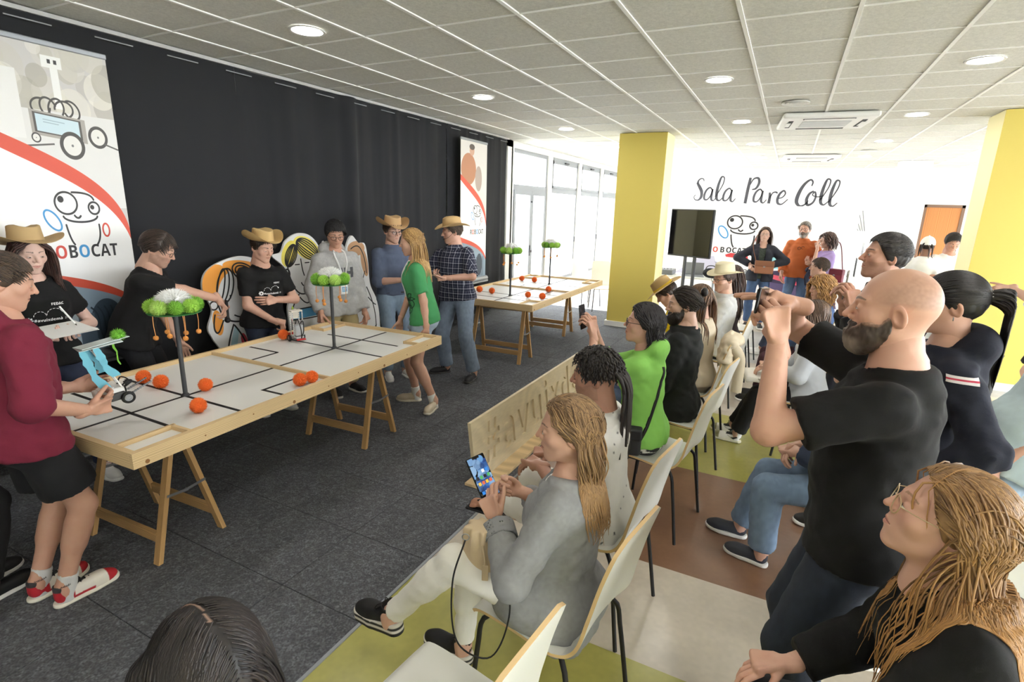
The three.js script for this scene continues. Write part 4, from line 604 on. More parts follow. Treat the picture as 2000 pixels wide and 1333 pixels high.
// head, in its own axes: eyes at the origin's height, +z ahead
function headField(fem, bald) {
  const jr = fem ? 0.016 : 0.02, cw = fem ? 0.041 : 0.046, ny = fem ? -0.024 : -0.027, nr = fem ? 0.0088 : 0.0105, nz = fem ? 0.106 : 0.11;
  return (x0, y, z) => {
    const x = Math.abs(x0);
    let d = smin(ell(x, y, z, 0, 0.028, -0.012, 0.074, 0.09, 0.096), ell(x, y, z, 0, -0.03, 0.022, 0.06, 0.083, 0.066), 0.03);
    d = smin(d, cone(x, y, z, [cw, -0.055, 0], [0.01, -0.1, 0.06], 0.02, jr), 0.028); d = smin(d, ball(x, y, z, 0, -0.1, 0.068, fem ? 0.014 : 0.018), 0.018);
    d = smin(d, ball(x, y, z, 0.042, -0.022, 0.05, 0.024), 0.022); d = smin(d, cone(x, y, z, [0.01, 0.02, 0.083], [0.043, 0.024, 0.064], fem ? 0.008 : 0.0105, 0.009), 0.014);
    d = smax(d, -ball(x, y, z, 0.031, -0.003, 0.103, 0.0185), 0.012);
    d = smin(d, ball(x, y, z, 0.031, -0.001, 0.0735, 0.0145), 0.004);
    d = smin(d, cone(x, y, z, [0, 0.014, 0.085], [0, ny, nz], 0.0075, nr), 0.011); d = smin(d, ball(x, y, z, 0.0118, ny - 0.004, nz - 0.014, 0.0078), 0.006);
    d = smin(d, ball(x, y, z, 0, -0.06, 0.062, 0.029), 0.02);
    d = smin(d, cone(x, y, z, [0, -0.0545, 0.0905], [0.021, -0.0605, 0.0785], 0.0052, 0.003), 0.004); d = smin(d, cone(x, y, z, [0, -0.067, 0.0885], [0.02, -0.0625, 0.0785], fem ? 0.0068 : 0.006, 0.003), 0.004); d = smax(d, -cone(x, y, z, [0, -0.0605, 0.0965], [0.022, -0.0615, 0.0835], 0.0018, 0.0014), 0.003);
    if (!bald) { const c = Math.cos(0.28), s = Math.sin(0.28), ex = x - 0.0765, ey = y + 0.008, ez = z + 0.014, yy = ey * c + ez * s, zz = -ey * s + ez * c, xx = ex - zz * -0.3; let e = ell(xx, yy, zz, 0, 0, 0, 0.0085, 0.032, 0.0185); e = smax(e, -ell(xx, yy, zz, 0.009, 0.001, 0.003, 0.009, 0.02, 0.011), 0.004); d = smin(d, e, 0.007); }
    if (bald) return d;
    return smin(d, cone(x, y, z, [0, -0.05, -0.024], [0, -0.17, -0.04], fem ? 0.048 : 0.054, fem ? 0.05 : 0.058), 0.03);
  };
}
const HEAD = {};
function headGeo(fem, h) { const k = fem + '_' + h; return HEAD[k] ??= nets(headField(fem), [-0.11, -0.2, -0.125], [0.11, 0.135, 0.135], h); }
function faceColour(sk, s, fem) {
  const lip = mixc(sk, lin(s.lip ?? (fem ? [176, 84, 84] : [176, 104, 92])), 0.6), brow = lin(s.brow ?? [50, 38, 30]), red = mixc(sk, lin([206, 104, 88]), 0.3), stub = s.stubble ? lin(s.stubble) : null;
  return (x, y, z) => {
    const X = Math.abs(x), n = 0.5 + 0.5 * vn(x * 160, y * 160, z * 160), m = vn(x * 40, y * 40, z * 40); let c = mixc(sk, mixc(sk, red, 0.5), 0.4 * n);
    c = mixc(c, red, 0.45 * Math.exp(-(((X - 0.044) / 0.018) ** 2 + ((y + 0.025) / 0.02) ** 2)) * (z > 0.03 ? 1 : 0) + 0.5 * Math.exp(-((X / 0.016) ** 2 + ((y + 0.028) / 0.016) ** 2)) * (z > 0.085 ? 1 : 0) + (X > 0.07 && z < 0.01 && z > -0.05 && y > -0.045 && y < 0.03 ? 0.35 : 0));
    if (z > 0.07 && X < 0.026) { const ly = y + 0.0608 - 0.0 * X, up = 0.0065 * (1 - (X / 0.024) ** 2) + 0.001, dn = 0.0095 * (1 - (X / 0.023) ** 2); if (ly < up && ly > -dn) c = mixc(c, lip, 0.85); if (Math.abs(ly + X * 0.03) < 0.0014 && X < 0.022) c = mixc(c, [0.1, 0.03, 0.03], 0.7); }
    const by = 0.0235 + 0.006 * Math.sin(Math.min(1, X / 0.05) * 2.4) - 0.001; if (z > 0.045 && X > 0.012 && X < 0.052 && Math.abs(y - by) < (fem ? 0.0032 : 0.0044) * (1.15 - X / 0.07)) c = mixc(c, brow, fem ? 0.75 : 0.85);
    if (stub && y < -0.03 - 0.3 * Math.max(0, 0.045 - X) + 0.01 * m && z > -0.02 && y > -0.125 && !(z > 0.075 && X < 0.024 && Math.abs(y + 0.061) < 0.008)) c = mixc(c, stub, (s.stubbleK ?? 0.35) * (0.7 + 0.4 * n));
    if (s.buzz && y > 0.015 && z < 0.055 - Math.max(0, y - 0.05) * 1.1 && z < 0.05) c = mixc(c, lin(s.buzz), 0.3 * (0.6 + 0.6 * n) * sst(0.062, 0.0, z + Math.max(0, y - 0.05) * 1.1) * sst(0.01, 0.03, y) * (X < 0.076 ? 1 : 0.2));
    return c;
  };
}
function eyePatch(side, open, gx, gy, iris) {   // almond of the open eye on the eyeball
  const cx = side * 0.031, cy = -0.001, cz = 0.0735, R = 0.0154, P = [], K = [], I = [], nu = 18, nv = 10, ir = lin(iris);
  for (let j = 0; j <= nv; j++) for (let i = 0; i <= nu; i++) {
    const u = i / nu * 2 - 1, v = j / nv * 2 - 1, hh = Math.max(0.0003, Math.sqrt(Math.max(0, 1 - u * u)) ** 1.3), X = u * 0.0124, Y = v * 0.0064 * open * hh + 0.0004 * u * side - (1 - open) * 0.002;
    const Z = Math.sqrt(Math.max(1e-6, R * R - X * X - Y * Y)) + (Math.abs(u) < 0.97 ? 0.0006 : -0.0006); P.push(cx + X, cy + Y, cz + Z);
    const dx = X - gx, dy = Y - gy, r = Math.hypot(dx, dy); let c = [0.72, 0.68, 0.64]; if (r < 0.0056) c = r < 0.0025 ? [0.006, 0.006, 0.006] : ir; if (v > 0.62) c = mixc(c, [0.012, 0.01, 0.009], 0.92); if (v < -0.85) c = mixc(c, [0.3, 0.16, 0.12], 0.5); K.push(...c);
  }
  for (let j = 0; j < nv; j++) for (let i = 0; i < nu; i++) { const a = j * (nu + 1) + i, b = a + nu + 1; I.push(a, a + 1, b, b, a + 1, b + 1); }
  const g = new THREE.BufferGeometry(); g.setAttribute('position', new THREE.Float32BufferAttribute(P, 3)); g.setAttribute('color', new THREE.Float32BufferAttribute(K, 3)); g.setIndex(I); g.computeVertexNormals(); return g;
}
// hand: wrist at the origin, fingers along +y, palm faces +z, thumb on +x (a right hand)
const HPOSE = {
  relaxed: { c: [[18, 28, 16], [22, 32, 18], [26, 34, 18], [30, 36, 18]], t: [0.62, 0.72, 0.3, 18] },
  flat: { c: [[6, 8, 5], [5, 8, 5], [6, 8, 5], [8, 10, 5]], t: [0.8, 0.55, 0.15, 8] },
  grip: { c: [[42, 48, 26], [46, 52, 28], [50, 54, 28], [54, 56, 28]], t: [0.5, 0.62, 0.6, 26] },
  fist: { c: [[72, 88, 52], [76, 90, 54], [78, 90, 54], [80, 90, 54]], t: [0.3, 0.62, 0.72, 42] },
  hold: { c: [[30, 40, 22], [34, 46, 26], [40, 52, 28], [46, 54, 28]], t: [0.45, 0.85, 0.35, 14] },
  pinch: { c: [[52, 42, 24], [58, 60, 36], [66, 72, 40], [70, 76, 42]], t: [0.3, 0.72, 0.62, 26] },
  clasp: { c: [[50, 62, 34], [58, 70, 38], [62, 74, 40], [66, 76, 40]], t: [0.4, 0.7, 0.5, 30] },
  point: { c: [[10, 12, 8], [68, 84, 50], [74, 88, 52], [76, 88, 52]], t: [0.35, 0.66, 0.66, 36] },
};
const HANDS = {};
function handGeo(pose, h) {
  const key = pose + h; if (HANDS[key]) return HANDS[key];
  const q = HPOSE[pose], B = [], D = Math.PI / 180, bx = [0.029, 0.0095, -0.0105, -0.029], by = [0.088, 0.092, 0.089, 0.081], L = [[0.041, 0.025, 0.021], [0.045, 0.029, 0.022], [0.041, 0.027, 0.021], [0.032, 0.02, 0.019]], R = [0.0094, 0.0096, 0.0091, 0.0082];
  const chains = [];
  for (let i = 0; i < 4; i++) { let p = [bx[i], by[i] - 0.012, 0.0], a = 0; const ch = [], sp = (1.5 - i) * 0.05; for (let j = 0; j < 3; j++) { a += q.c[i][j] * D; const d = [Math.sin(sp) * Math.cos(a), Math.cos(sp) * Math.cos(a), Math.sin(a)], n = add(p, d, L[i][j] + (j === 0 ? 0.012 : 0)); ch.push([p, n, R[i] * (1 - 0.07 * j), R[i] * (0.95 - 0.07 * j)]); p = n; } chains.push(ch); }
  { let d = nrm(q.t.slice(0, 3)), p = [0.024, 0.022, 0.006]; const ch = []; let rr_ = 0.0125; for (const l of [0.043, 0.032, 0.026]) { const n = add(p, d, l); ch.push([p, n, rr_, rr_ * 0.9]); rr_ *= 0.86; p = n; d = nrm(add(d, [-0.35, 0.35, 0.3], q.t[3] / 60)); } chains.push(ch); }
  const f = (x, y, z) => {
    let d = cone(x, y, z, [0, -0.04, -0.001], [0, 0.015, 0], 0.0285, 0.0265); const sq = (px, py, pz) => { const bw = Math.min(1, Math.max(0, py / 0.085)), qx = Math.abs(px) - (0.016 + 0.0125 * bw), qy = Math.abs(py - 0.05) - 0.03, qz = Math.abs(pz + 0.001 + 14 * px * px) - 0.0015; return Math.hypot(Math.max(qx, 0), Math.max(qy, 0), Math.max(qz, 0)) + Math.min(Math.max(qx, qy, qz), 0) - 0.0135; };
    d = smin(d, sq(x, y, z), 0.02); d = smin(d, ball(x, y, z, 0.024, 0.03, 0.009, 0.014), 0.015); d = smin(d, ball(x, y, z, -0.022, 0.03, 0.008, 0.012), 0.012);
    for (let i = 0; i < 4; i++) d = smin(d, ball(x, y, z, bx[i], by[i] - 0.006, -0.004, 0.0105), 0.008);
    for (let i = 0; i < 5; i++) { let e = 9; for (const c of chains[i]) e = Math.min(e, cone(x, y, z, c[0], c[1], c[2], c[3])); d = smin(d, e, i === 4 ? 0.01 : 0.004); } return d;
  };
  return HANDS[key] = nets(f, [-0.065, -0.07, -0.06], [0.115, 0.2, 0.13], h);
}
const SHOE = {};
function shoeGeo(kind, h) {
  const key = kind + h; if (SHOE[key]) return SHOE[key];
  const thick = kind === 'wedge' ? 0.045 : kind === 'sandal' ? 0.02 : 0.026, hi = kind === 'high' ? 0.03 : 0;
  const out = (x, z) => { const px = x + 0.006 * Math.sin((z + 0.06) * 14); return Math.min(cone(px, 0, z, [0, 0, -0.05], [0.002, 0, 0.075], 0.034, 0.046), cone(px, 0, z, [0.002, 0, 0.075], [0.004, 0, 0.15], 0.046, 0.034)); };
  const sole = (x, y, z) => { const s = out(x, z) - 0.003, t = thick + (kind === 'wedge' ? 0.014 * sst(0.06, -0.06, z) : 0), up = 0.012 * sst(0.13, 0.19, z), a = Math.abs(y - t / 2 - up) - t / 2; return smax(s, a, 0.008); };
  const upper = (x, y, z) => {
    const yy = y - (thick - 0.02) - (kind === 'wedge' ? 0.012 * sst(0.06, -0.06, z) : 0); let d = ell(x, yy, z, 0.002, 0.03, 0.118, 0.044, 0.036, 0.066); d = smin(d, cone(x, yy, z, [0, 0.048, -0.03], [0.002, 0.036, 0.1], 0.041, 0.037), 0.03); d = smin(d, cone(x, yy, z, [0, 0.05, -0.04], [0, 0.088 + hi, -0.038], 0.038, 0.041), 0.02);
    d = smax(d, out(x, z) - 0.001, 0.012); d = smax(d, -(yy - 0.012), 0.003); d = smax(d, -cone(x, yy, z, [0, 0.1 + hi, -0.036], [0, 0.2, -0.036], 0.034, 0.045), 0.006); return smax(d, yy - 0.105 - hi - 0.25 * Math.abs(z + 0.035), 0.01);
  };
  return SHOE[key] = { upper: nets(upper, [-0.07, 0, -0.11], [0.07, 0.17, 0.21], h), sole: nets(sole, [-0.07, -0.01, -0.11], [0.07, 0.09, 0.21], h) };
}
const LACES = (() => { const g = []; for (let k = 0; k < 5; k++) g.push(tube([[-0.02, 0.064 + 0.006 * (4 - k), 0.06 - 0.018 * k], [0, 0.077 + 0.007 * (4 - k) - (4 - k) * 0.0, 0.065 - 0.018 * k], [0.02, 0.064 + 0.006 * (4 - k), 0.06 - 0.018 * k]].map(([x, y, z]) => [x, y + (4 - k) * -0.009 + 0.012 * 0 + k * 0.004, z]), 0.0028, 5, 6)); g.push(tube([[0, 0.1, 0.0], [0.025, 0.112, 0.01], [0.035, 0.095, 0.02], [0, 0.098, 0.004], [-0.035, 0.095, 0.02], [-0.022, 0.112, 0.012], [0, 0.1, 0]], 0.0026, 5, 30)); return mergeGeometries(g).translate(0, 0.015, 0); })();
// strands: many tapered tubes in one geometry
class Strands {
  constructor() { this.P = []; this.N = []; this.K = []; this.I = []; }
  add(pts, r, col, n = 5, flat = 1) {
    const m = pts.length, base = this.P.length / 3; let up = [0.31, 0.2, 0.93];
    for (let i = 0; i < m; i++) {
      const a = pts[Math.max(0, i - 1)], b = pts[Math.min(m - 1, i + 1)], t = nrm(sub(b, a)), s = nrm(crs(t, up)), w = crs(s, t); up = w; const R = typeof r === 'function' ? r(i / (m - 1)) : r, c = typeof col === 'function' ? col(i / (m - 1)) : col;
      for (let j = 0; j < n; j++) { const an = j / n * 6.2832, cs = Math.cos(an), sn = Math.sin(an) * flat; this.P.push(pts[i][0] + (s[0] * cs + w[0] * sn) * R, pts[i][1] + (s[1] * cs + w[1] * sn) * R, pts[i][2] + (s[2] * cs + w[2] * sn) * R); this.N.push(s[0] * cs + w[0] * sn, s[1] * cs + w[1] * sn, s[2] * cs + w[2] * sn); this.K.push(...c); }
      if (i) for (let j = 0; j < n; j++) { const p = base + (i - 1) * n + j, q = base + (i - 1) * n + (j + 1) % n; this.I.push(p, p + n, q, q, p + n, q + n); }
    }
  }
  geo() { const g = new THREE.BufferGeometry(); g.setAttribute('position', new THREE.Float32BufferAttribute(this.P, 3)); g.setAttribute('normal', new THREE.Float32BufferAttribute(this.N, 3)); g.setAttribute('color', new THREE.Float32BufferAttribute(this.K, 3)); g.setIndex(this.I); return g; }
}
const FAB = {};
const fabric = (c, rough = 0.92, o = {}) => FAB[c.join() + rough + JSON.stringify(Object.keys(o))] ??= new THREE.MeshStandardMaterial({ color: C(...c), roughness: rough, bumpMap: T_weave, bumpScale: 0.0006, ...o });
const SKINM = new THREE.MeshPhysicalMaterial({ color: 0xffffff, vertexColors: true, roughness: 0.52, clearcoat: 0.06, clearcoatRoughness: 0.5 });
const HAIRM = new THREE.MeshStandardMaterial({ color: 0xffffff, vertexColors: true, roughness: 0.5 });
const VCLOTH = new THREE.MeshStandardMaterial({ color: 0xffffff, vertexColors: true, roughness: 0.92, bumpMap: T_weave, bumpScale: 0.0006 });
const VRUB = new THREE.MeshStandardMaterial({ color: 0xffffff, vertexColors: true, roughness: 0.6 });

function figure(s) {
  const k = s.H / 1.75, fem = !!s.fem, cy = Math.cos(s.yaw), sy = Math.sin(s.yaw), f = [sy, 0, cy], l = [cy, 0, -sy], q = s.q ?? 0.012, fat = s.fat ?? 1;
  const root = thing('person', s.label, 'person', [s.x, 0, s.z]); const W = g => g.translate(-s.x, 0, -s.z);
  // ---- joints ----
  const P = [s.x, s.py ?? 0.93 * k, s.z], u = nrm([f[0] * (s.lean ?? 0) + l[0] * (s.side ?? 0), 1, f[2] * (s.lean ?? 0) + l[2] * (s.side ?? 0)]), tw = s.twist ?? 0, f2 = [Math.sin(s.yaw + tw), 0, Math.cos(s.yaw + tw)], fc = nrm(sub(f2, [u[0] * dot(f2, u), u[1] * dot(f2, u), u[2] * dot(f2, u)])), lc = crs(u, fc), TL = 0.515 * k;
  const hd = s.head ?? {}, N = add(P, u, TL), nd = nrm(add(add([0, 0.55, 0], u, 0.5), f2, 0.12 + (hd.fwd ?? 0))), HC = add(N, nd, 0.165 * (0.5 + 0.5 * k)), hs = s.hs ?? 0.5 + 0.5 * k;
  const HM = new THREE.Matrix4().makeRotationFromEuler(new THREE.Euler(hd.pitch ?? 0, s.yaw + (hd.yaw ?? 0), hd.roll ?? 0, 'YXZ')).scale(V(hs, hs, hs)).setPosition(...HC), HI = HM.clone().invert();
  const hp = (x, y, z) => { const v = V(x, y, z).applyMatrix4(HM); return [v.x, v.y, v.z]; };
  const sw = (fem ? 0.142 : 0.163) * k * (s.sh ?? 1), S = {}, E = {}, Wr = {}, Hp = {}, Kn = {}, An = {}, arm = {};
  for (const [sd, sg] of [['L', 1], ['R', -1]]) {
    const a = arm[sd] = s['arm' + sd] ?? {}; S[sd] = add(add(add(N, u, -0.075 * k + (a.up ?? 0)), lc, sg * sw), fc, a.fwd ?? 0);
    const to = a.to ?? add(add(add(S[sd], [0, -1, 0], 0.52 * k), l, sg * 0.05), f, 0.06); [E[sd], Wr[sd]] = ik(S[sd], to, 0.29 * k, 0.25 * k, a.pole ?? add([l[0] * sg * 0.5, -0.2, l[2] * sg * 0.5], f, -1));
    Hp[sd] = add(add(P, l, sg * 0.088 * k), [0, -1, 0], 0.03 * k);
    const ft = s['foot' + sd] ?? [s.x + l[0] * sg * 0.1 + f[0] * 0.02, s.z + l[2] * sg * 0.1 + f[2] * 0.02, s.yaw + sg * 0.15]; const ank = [ft[0], (ft[3] ?? 0) + 0.085, ft[1]]; [Kn[sd], An[sd]] = ik(Hp[sd], ank, 0.425 * k, 0.425 * k, s['knee' + sd] ?? add(add([0, s.py ? 1 : 0.05, 0], f, 1), l, sg * 0.12));
    arm[sd].ft = ft;
  }
  // ---- torso section table: t along the spine, half width, half depth, forward shift ----
  const hipW = (fem ? 0.172 : 0.16), wst = (fem ? 0.125 : 0.142) * (0.4 + 0.6 * fat), dep = 0.5 + 0.5 * fat;
  const sec = [[-0.2, 0.09, 0.07, -0.01], [-0.08, hipW * 0.96, 0.105, -0.015], [0.05, hipW * (0.6 + 0.4 * fat), 0.112 * dep, -0.01], [0.3, wst, 0.098 * fat, 0.012 * fat], [0.55, (fem ? 0.135 : 0.155) * (0.6 + 0.4 * fat), 0.11 * dep, 0.008], [0.78, fem ? 0.145 : 0.17, 0.113, 0], [0.9, fem ? 0.118 : 0.14, 0.092, -0.008], [0.98, 0.082, 0.07, -0.012], [1.06, 0.055, 0.055, -0.008], [1.14, 0.04, 0.04, -0.005]].map(r => [r[0], r[1] * k, r[2] * k, r[3] * k]);
  const torso = (x, y, z, off, t0, t1, loose) => {
    const vx = x - P[0], vy = y - P[1], vz = z - P[2]; let t = (vx * u[0] + vy * u[1] + vz * u[2]) / TL, c = t < t0 ? t0 : t > t1 ? t1 : t, i = 0; while (i < sec.length - 2 && c > sec[i + 1][0]) i++;
    const A = sec[i], B = sec[i + 1], w = Math.min(1, Math.max(0, (c - A[0]) / (B[0] - A[0]))), e = w * w * (3 - 2 * w); let a = A[1] + (B[1] - A[1]) * e, b = A[2] + (B[2] - A[2]) * e; const sh = A[3] + (B[3] - A[3]) * e;
    if (loose && c < 0.7) { const L0 = loose * sst(0.75, 0.35, c); a += (Math.max(a, sec[5][1] * 0.98) - a) * L0; b += (Math.max(b, sec[5][2] * 0.98) - b) * L0; }
    a += off; b += off; const m = sst(0.1, 0.6, c), X = vx * (l[0] + (lc[0] - l[0]) * m) + vy * lc[1] * m + vz * (l[2] + (lc[2] - l[2]) * m), Z = vx * (f[0] + (fc[0] - f[0]) * m) + vy * fc[1] * m + vz * (f[2] + (fc[2] - f[2]) * m) - sh;
    const k0 = Math.hypot(X / a, Z / b), k1 = Math.hypot(X / (a * a), Z / (b * b)), d = k1 < 1e-6 ? -Math.min(a, b) : k0 * (k0 - 1) / k1, da = Math.abs(t - c) * TL; return da > 0 ? (d > 0 ? Math.hypot(d, da) : Math.max(d, da)) : d;
  };
  const bust = fem ? [1, -1].map(g => add(add(add(P, u, 0.66 * TL), lc, g * 0.068 * k), fc, 0.062 * k)) : null, butt = [1, -1].map(g => add(add(add(P, l, g * 0.07 * k), f, -0.045 * k), [0, -1, 0], 0.045 * k));
  const calf = {}, ankB = {}, nN = add(N, u, -0.02); for (const sd of ['L', 'R']) { calf[sd] = [add(Kn[sd], sub(An[sd], Kn[sd]), 0.22), add(Kn[sd], sub(An[sd], Kn[sd]), 0.45)]; ankB[sd] = add(An[sd], [0, -0.03, 0]); }
  const armF = (sd, x, y, z, off, fr) => { let d = cone(x, y, z, S[sd], E[sd], (fem ? 0.041 : 0.049) * k + off, (fem ? 0.036 : 0.042) * k + off); if (fr > 1) d = smin(d, cone(x, y, z, E[sd], Wr[sd], (fem ? 0.038 : 0.044) * k + off, (fem ? 0.024 : 0.029) * k + off), 0.02); return d; };
  const legF = (sd, x, y, z, off, fl) => smin(smin(cone(x, y, z, Hp[sd], Kn[sd], (fem ? 0.085 : 0.083) * k * (0.6 + 0.4 * fat) + off, 0.056 * k + off), cone(x, y, z, Kn[sd], An[sd], 0.054 * k + off, 0.036 * k + off + (fl ?? 0)), 0.03), cone(x, y, z, calf[sd][0], calf[sd][1], 0.056 * k + off, 0.05 * k + off), 0.03);
  const nb = hp(0, -0.09, -0.028), NR = (fem ? 0.046 : 0.054) * hs * (s.neck ?? 1);
  const body = (x, y, z) => {
    let d = torso(x, y, z, 0, -0.15, 1.06, 0); d = smin(d, cone(x, y, z, nN, nb, NR * 1.06, NR), 0.04);
    for (const sd of ['L', 'R']) { d = smin(d, armF(sd, x, y, z, 0, 2), 0.045); d = smin(d, legF(sd, x, y, z, 0), 0.05); }
    d = smin(d, cone(x, y, z, An.L, ankB.L, 0.036, 0.036), 0.02); return smin(d, cone(x, y, z, An.R, ankB.R, 0.036, 0.036), 0.02);
  };
  const bounds = (pts, m) => { const lo = [9, 9, 9], hi = [-9, -9, -9]; for (const p of pts) for (let i = 0; i < 3; i++) { lo[i] = Math.min(lo[i], p[i] - m); hi[i] = Math.max(hi[i], p[i] + m); } return [lo, hi]; };
  const armPts = [S.L, S.R, E.L, E.R, Wr.L, Wr.R], legPts = [Hp.L, Hp.R, Kn.L, Kn.R, An.L, An.R, P];
  // ---- skin: body, head, hands, eyes in one mesh ----
  const sk0 = lin(s.skin ?? [214, 168, 142]), lum = 0.3 * sk0[0] + 0.6 * sk0[1] + 0.1 * sk0[2], sk = mixc(sk0, [lum * 1.04, lum, lum * 0.98], 0.16), skc = (x, y, z) => mixc(sk, mixc(sk, lin([200, 110, 92]), 0.3), 0.25 + 0.25 * vn(x * 60, y * 60, z * 60));
  const pieces = []; { const [lo, hi] = bounds([...armPts, ...legPts, N, nb], 0.2); pieces.push(nets(body, lo, hi, Math.max(q * 1.15, 0.0105), skc)); }
  { const g = headGeo(fem, s.hq ?? 0.0045).clone(); tint(g, faceColour(sk, s, fem)); const ey = s.eyes ?? {}; pieces.push(g.applyMatrix4(HM)); for (const sd of [1, -1]) pieces.push(eyePatch(sd, ey.open ?? 0.8, ey.gx ?? 0, ey.gy ?? 0, s.iris ?? [70, 46, 30]).applyMatrix4(HM)); }
  for (const [sd, sg] of [['R', 1], ['L', -1]]) {
    const a = arm[sd]; if (a.hide) continue; const fd = nrm(sub(Wr[sd], E[sd])), Y = nrm(a.dir ?? fd); let Z = a.palm ?? (sd === 'R' ? l : [-l[0], 0, -l[2]]); Z = nrm(sub(Z, [Y[0] * dot(Z, Y), Y[1] * dot(Z, Y), Y[2] * dot(Z, Y)])); const X = crs(Y, Z);
    const g = handGeo(a.pose ?? 'relaxed', s.handq ?? 0.0055).clone(); if (sg < 0) { g.scale(-1, 1, 1); const I = g.index.array; for (let i = 0; i < I.length; i += 3) { const t = I[i]; I[i] = I[i + 1]; I[i + 1] = t; } g.computeVertexNormals(); }
    const hz = (fem ? 0.9 : 1) * (0.35 + 0.65 * k); g.applyMatrix4(new THREE.Matrix4().makeBasis(V(...X), V(...Y), V(...Z)).scale(V(hz, hz, hz)).setPosition(...add(Wr[sd], Y, 0.012))); pieces.push(tint(g, skc));
  }
  mesh('body', W(mergeGeometries(pieces.map(g => { const b = g.index ? g : g; for (const n of Object.keys(b.attributes)) if (!['position', 'normal', 'color'].includes(n)) b.deleteAttribute(n); return b; }))), SKINM, root);
  // ---- clothes ----
  const wr = (x, y, z, a) => a * (vn(x * 13 + 3 * vn(y * 7, z * 7, x * 5), y * 15, z * 13) * 0.65 + 0.5 * vn(x * 26, y * 38 + x * 10, z * 26));
  const cutArm = (sd, off, sl) => { const a = S[sd], b = E[sd], c = Wr[sd], up = sl <= 1, e = up ? add(a, sub(b, a), sl) : add(b, sub(c, b), sl - 1), dr = nrm(up ? sub(b, a) : sub(c, b)), r0 = (fem ? 0.043 : 0.05) * k + off, r1 = (fem ? 0.041 : 0.048) * k + off, r2 = (fem ? 0.031 : 0.035) * k + off;
    return (x, y, z) => { const h = (x - e[0]) * dr[0] + (y - e[1]) * dr[1] + (z - e[2]) * dr[2]; return up ? Math.max(cone(x, y, z, a, b, r0, r1), h) : smin(cone(x, y, z, a, b, r0, r1), Math.max(cone(x, y, z, b, c, r1, r2), h), 0.02); }; };
  const topField = T => { const off = T.off ?? 0.014, hem = T.hem ?? -0.12, nk = T.neck ?? 0.07, nc = add(add(N, u, T.ny ?? 0.035), fc, T.nz ?? 0.02), am = T.wr ?? 0.006, ext = T.skirt, cL = cutArm('L', T.aoff ?? off, T.sleeve ?? 0.55), cR = cutArm('R', T.aoff ?? off, T.sleeve ?? 0.55), th = {}, N0 = add(N, u, 0), h0 = add(add(N, fc, -0.08), u, 0.02), nb2 = add(nb, u, 0.2); for (const sd of ['L', 'R']) th[sd] = add(Hp[sd], sub(Kn[sd], Hp[sd]), ext ?? 0.16); return (x, y, z) => {
    let d = torso(x, y, z, off, hem - 0.05, 1.02, T.loose ?? 0.5); if (bust) for (const b of bust) d = smin(d, ball(x, y, z, b[0], b[1], b[2], 0.062 * k + off * 0.6), 0.05);
    if (hem < 0.1 && !T.tuck) { for (const b of butt) d = smin(d, ball(x, y, z, b[0], b[1], b[2], 0.094 * k + off), 0.05); for (const sd of ['L', 'R']) d = smin(d, cone(x, y, z, Hp[sd], th[sd], 0.092 * k * (0.6 + 0.4 * fat) + off, 0.09 * k * (0.6 + 0.4 * fat) + off), 0.06); }
    const t = ((x - P[0]) * u[0] + (y - P[1]) * u[1] + (z - P[2]) * u[2]) / TL; if (!ext) d = smax(d, (hem - t) * TL, 0.006);
    d = smin(d, cL(x, y, z), 0.035); d = smin(d, cR(x, y, z), 0.035);
    if (d < 0.04 && d > -0.04) d += wr(x, y, z, am);
    if (T.collar) d = smin(d, Math.max(Math.abs(cone(x, y, z, N0, nb, NR * 1.28, NR * 1.34)) - 0.007, (t - 1) * TL - T.collar, -((t - 0.86) * TL)), 0.02); else d = smax(d, -ball(x, y, z, nc[0], nc[1], nc[2], nk * k), 0.006);
    if (T.open) { const X = (x - P[0]) * lc[0] + (y - P[1]) * lc[1] + (z - P[2]) * lc[2], Z = (x - P[0]) * fc[0] + (y - P[1]) * fc[1] + (z - P[2]) * fc[2]; if (Z > 0) d = smax(d, T.open * (0.5 + 0.5 * sst(0.2, 1, t)) - Math.abs(X), 0.008); }
    if (T.hood) { { const a = x - h0[0], b = y - h0[1], c = z - h0[2]; d = smin(d, ell(a * lc[0] + b * lc[1] + c * lc[2], a * u[0] + b * u[1] + c * u[2], a * fc[0] + b * fc[1] + c * fc[2], 0, 0, 0, 0.135 * k * T.hood, 0.08 * k * T.hood, 0.078 * k * T.hood), 0.045); } d = smax(d, -cone(x, y, z, nb, nb2, NR + 0.012, NR + 0.03), 0.015); }
    return d; }; };
  const cloth = (name, F, pts, m, T, parent = root, cell = q) => {
    const [lo, hi] = bounds(pts, m); let g = nets(F, lo, hi, T.cell ?? Math.min(cell, 0.014)); if (T.tint) tint(g, (x, y, z, a, b, c) => T.tint(x - s.x, y, z - s.z, a, b, c));
    g = T.uv ? T.uv(g) : boxUV(g); return mesh(name, W(g), T.mat ?? (T.tint ? VCLOTH : fabric(T.c, T.rough ?? 0.92)), parent);
  };
  const out = { root, P, N, HC, S, E, Wr, Kn, An, HM, HI, hp, f, l, lc, fc, u, TL, k, s, W, nb };
  let hemPts = [P, N, S.L, S.R, add(P, u, -0.14)];
  if (s.under) { out.underF = topField(s.under); cloth(s.under.name ?? 'undershirt', out.underF, [...hemPts, E.L, E.R], 0.19 * fat, s.under); }
  if (s.top) { const T = s.top; out.topF = topField(T); const pts = [...hemPts, E.L, E.R]; if ((T.sleeve ?? 0.55) > 1) pts.push(Wr.L, Wr.R); if (T.skirt) pts.push(Kn.L, Kn.R); out.top = cloth(T.name ?? 'shirt', out.topF, pts, 0.2 * fat, T); }
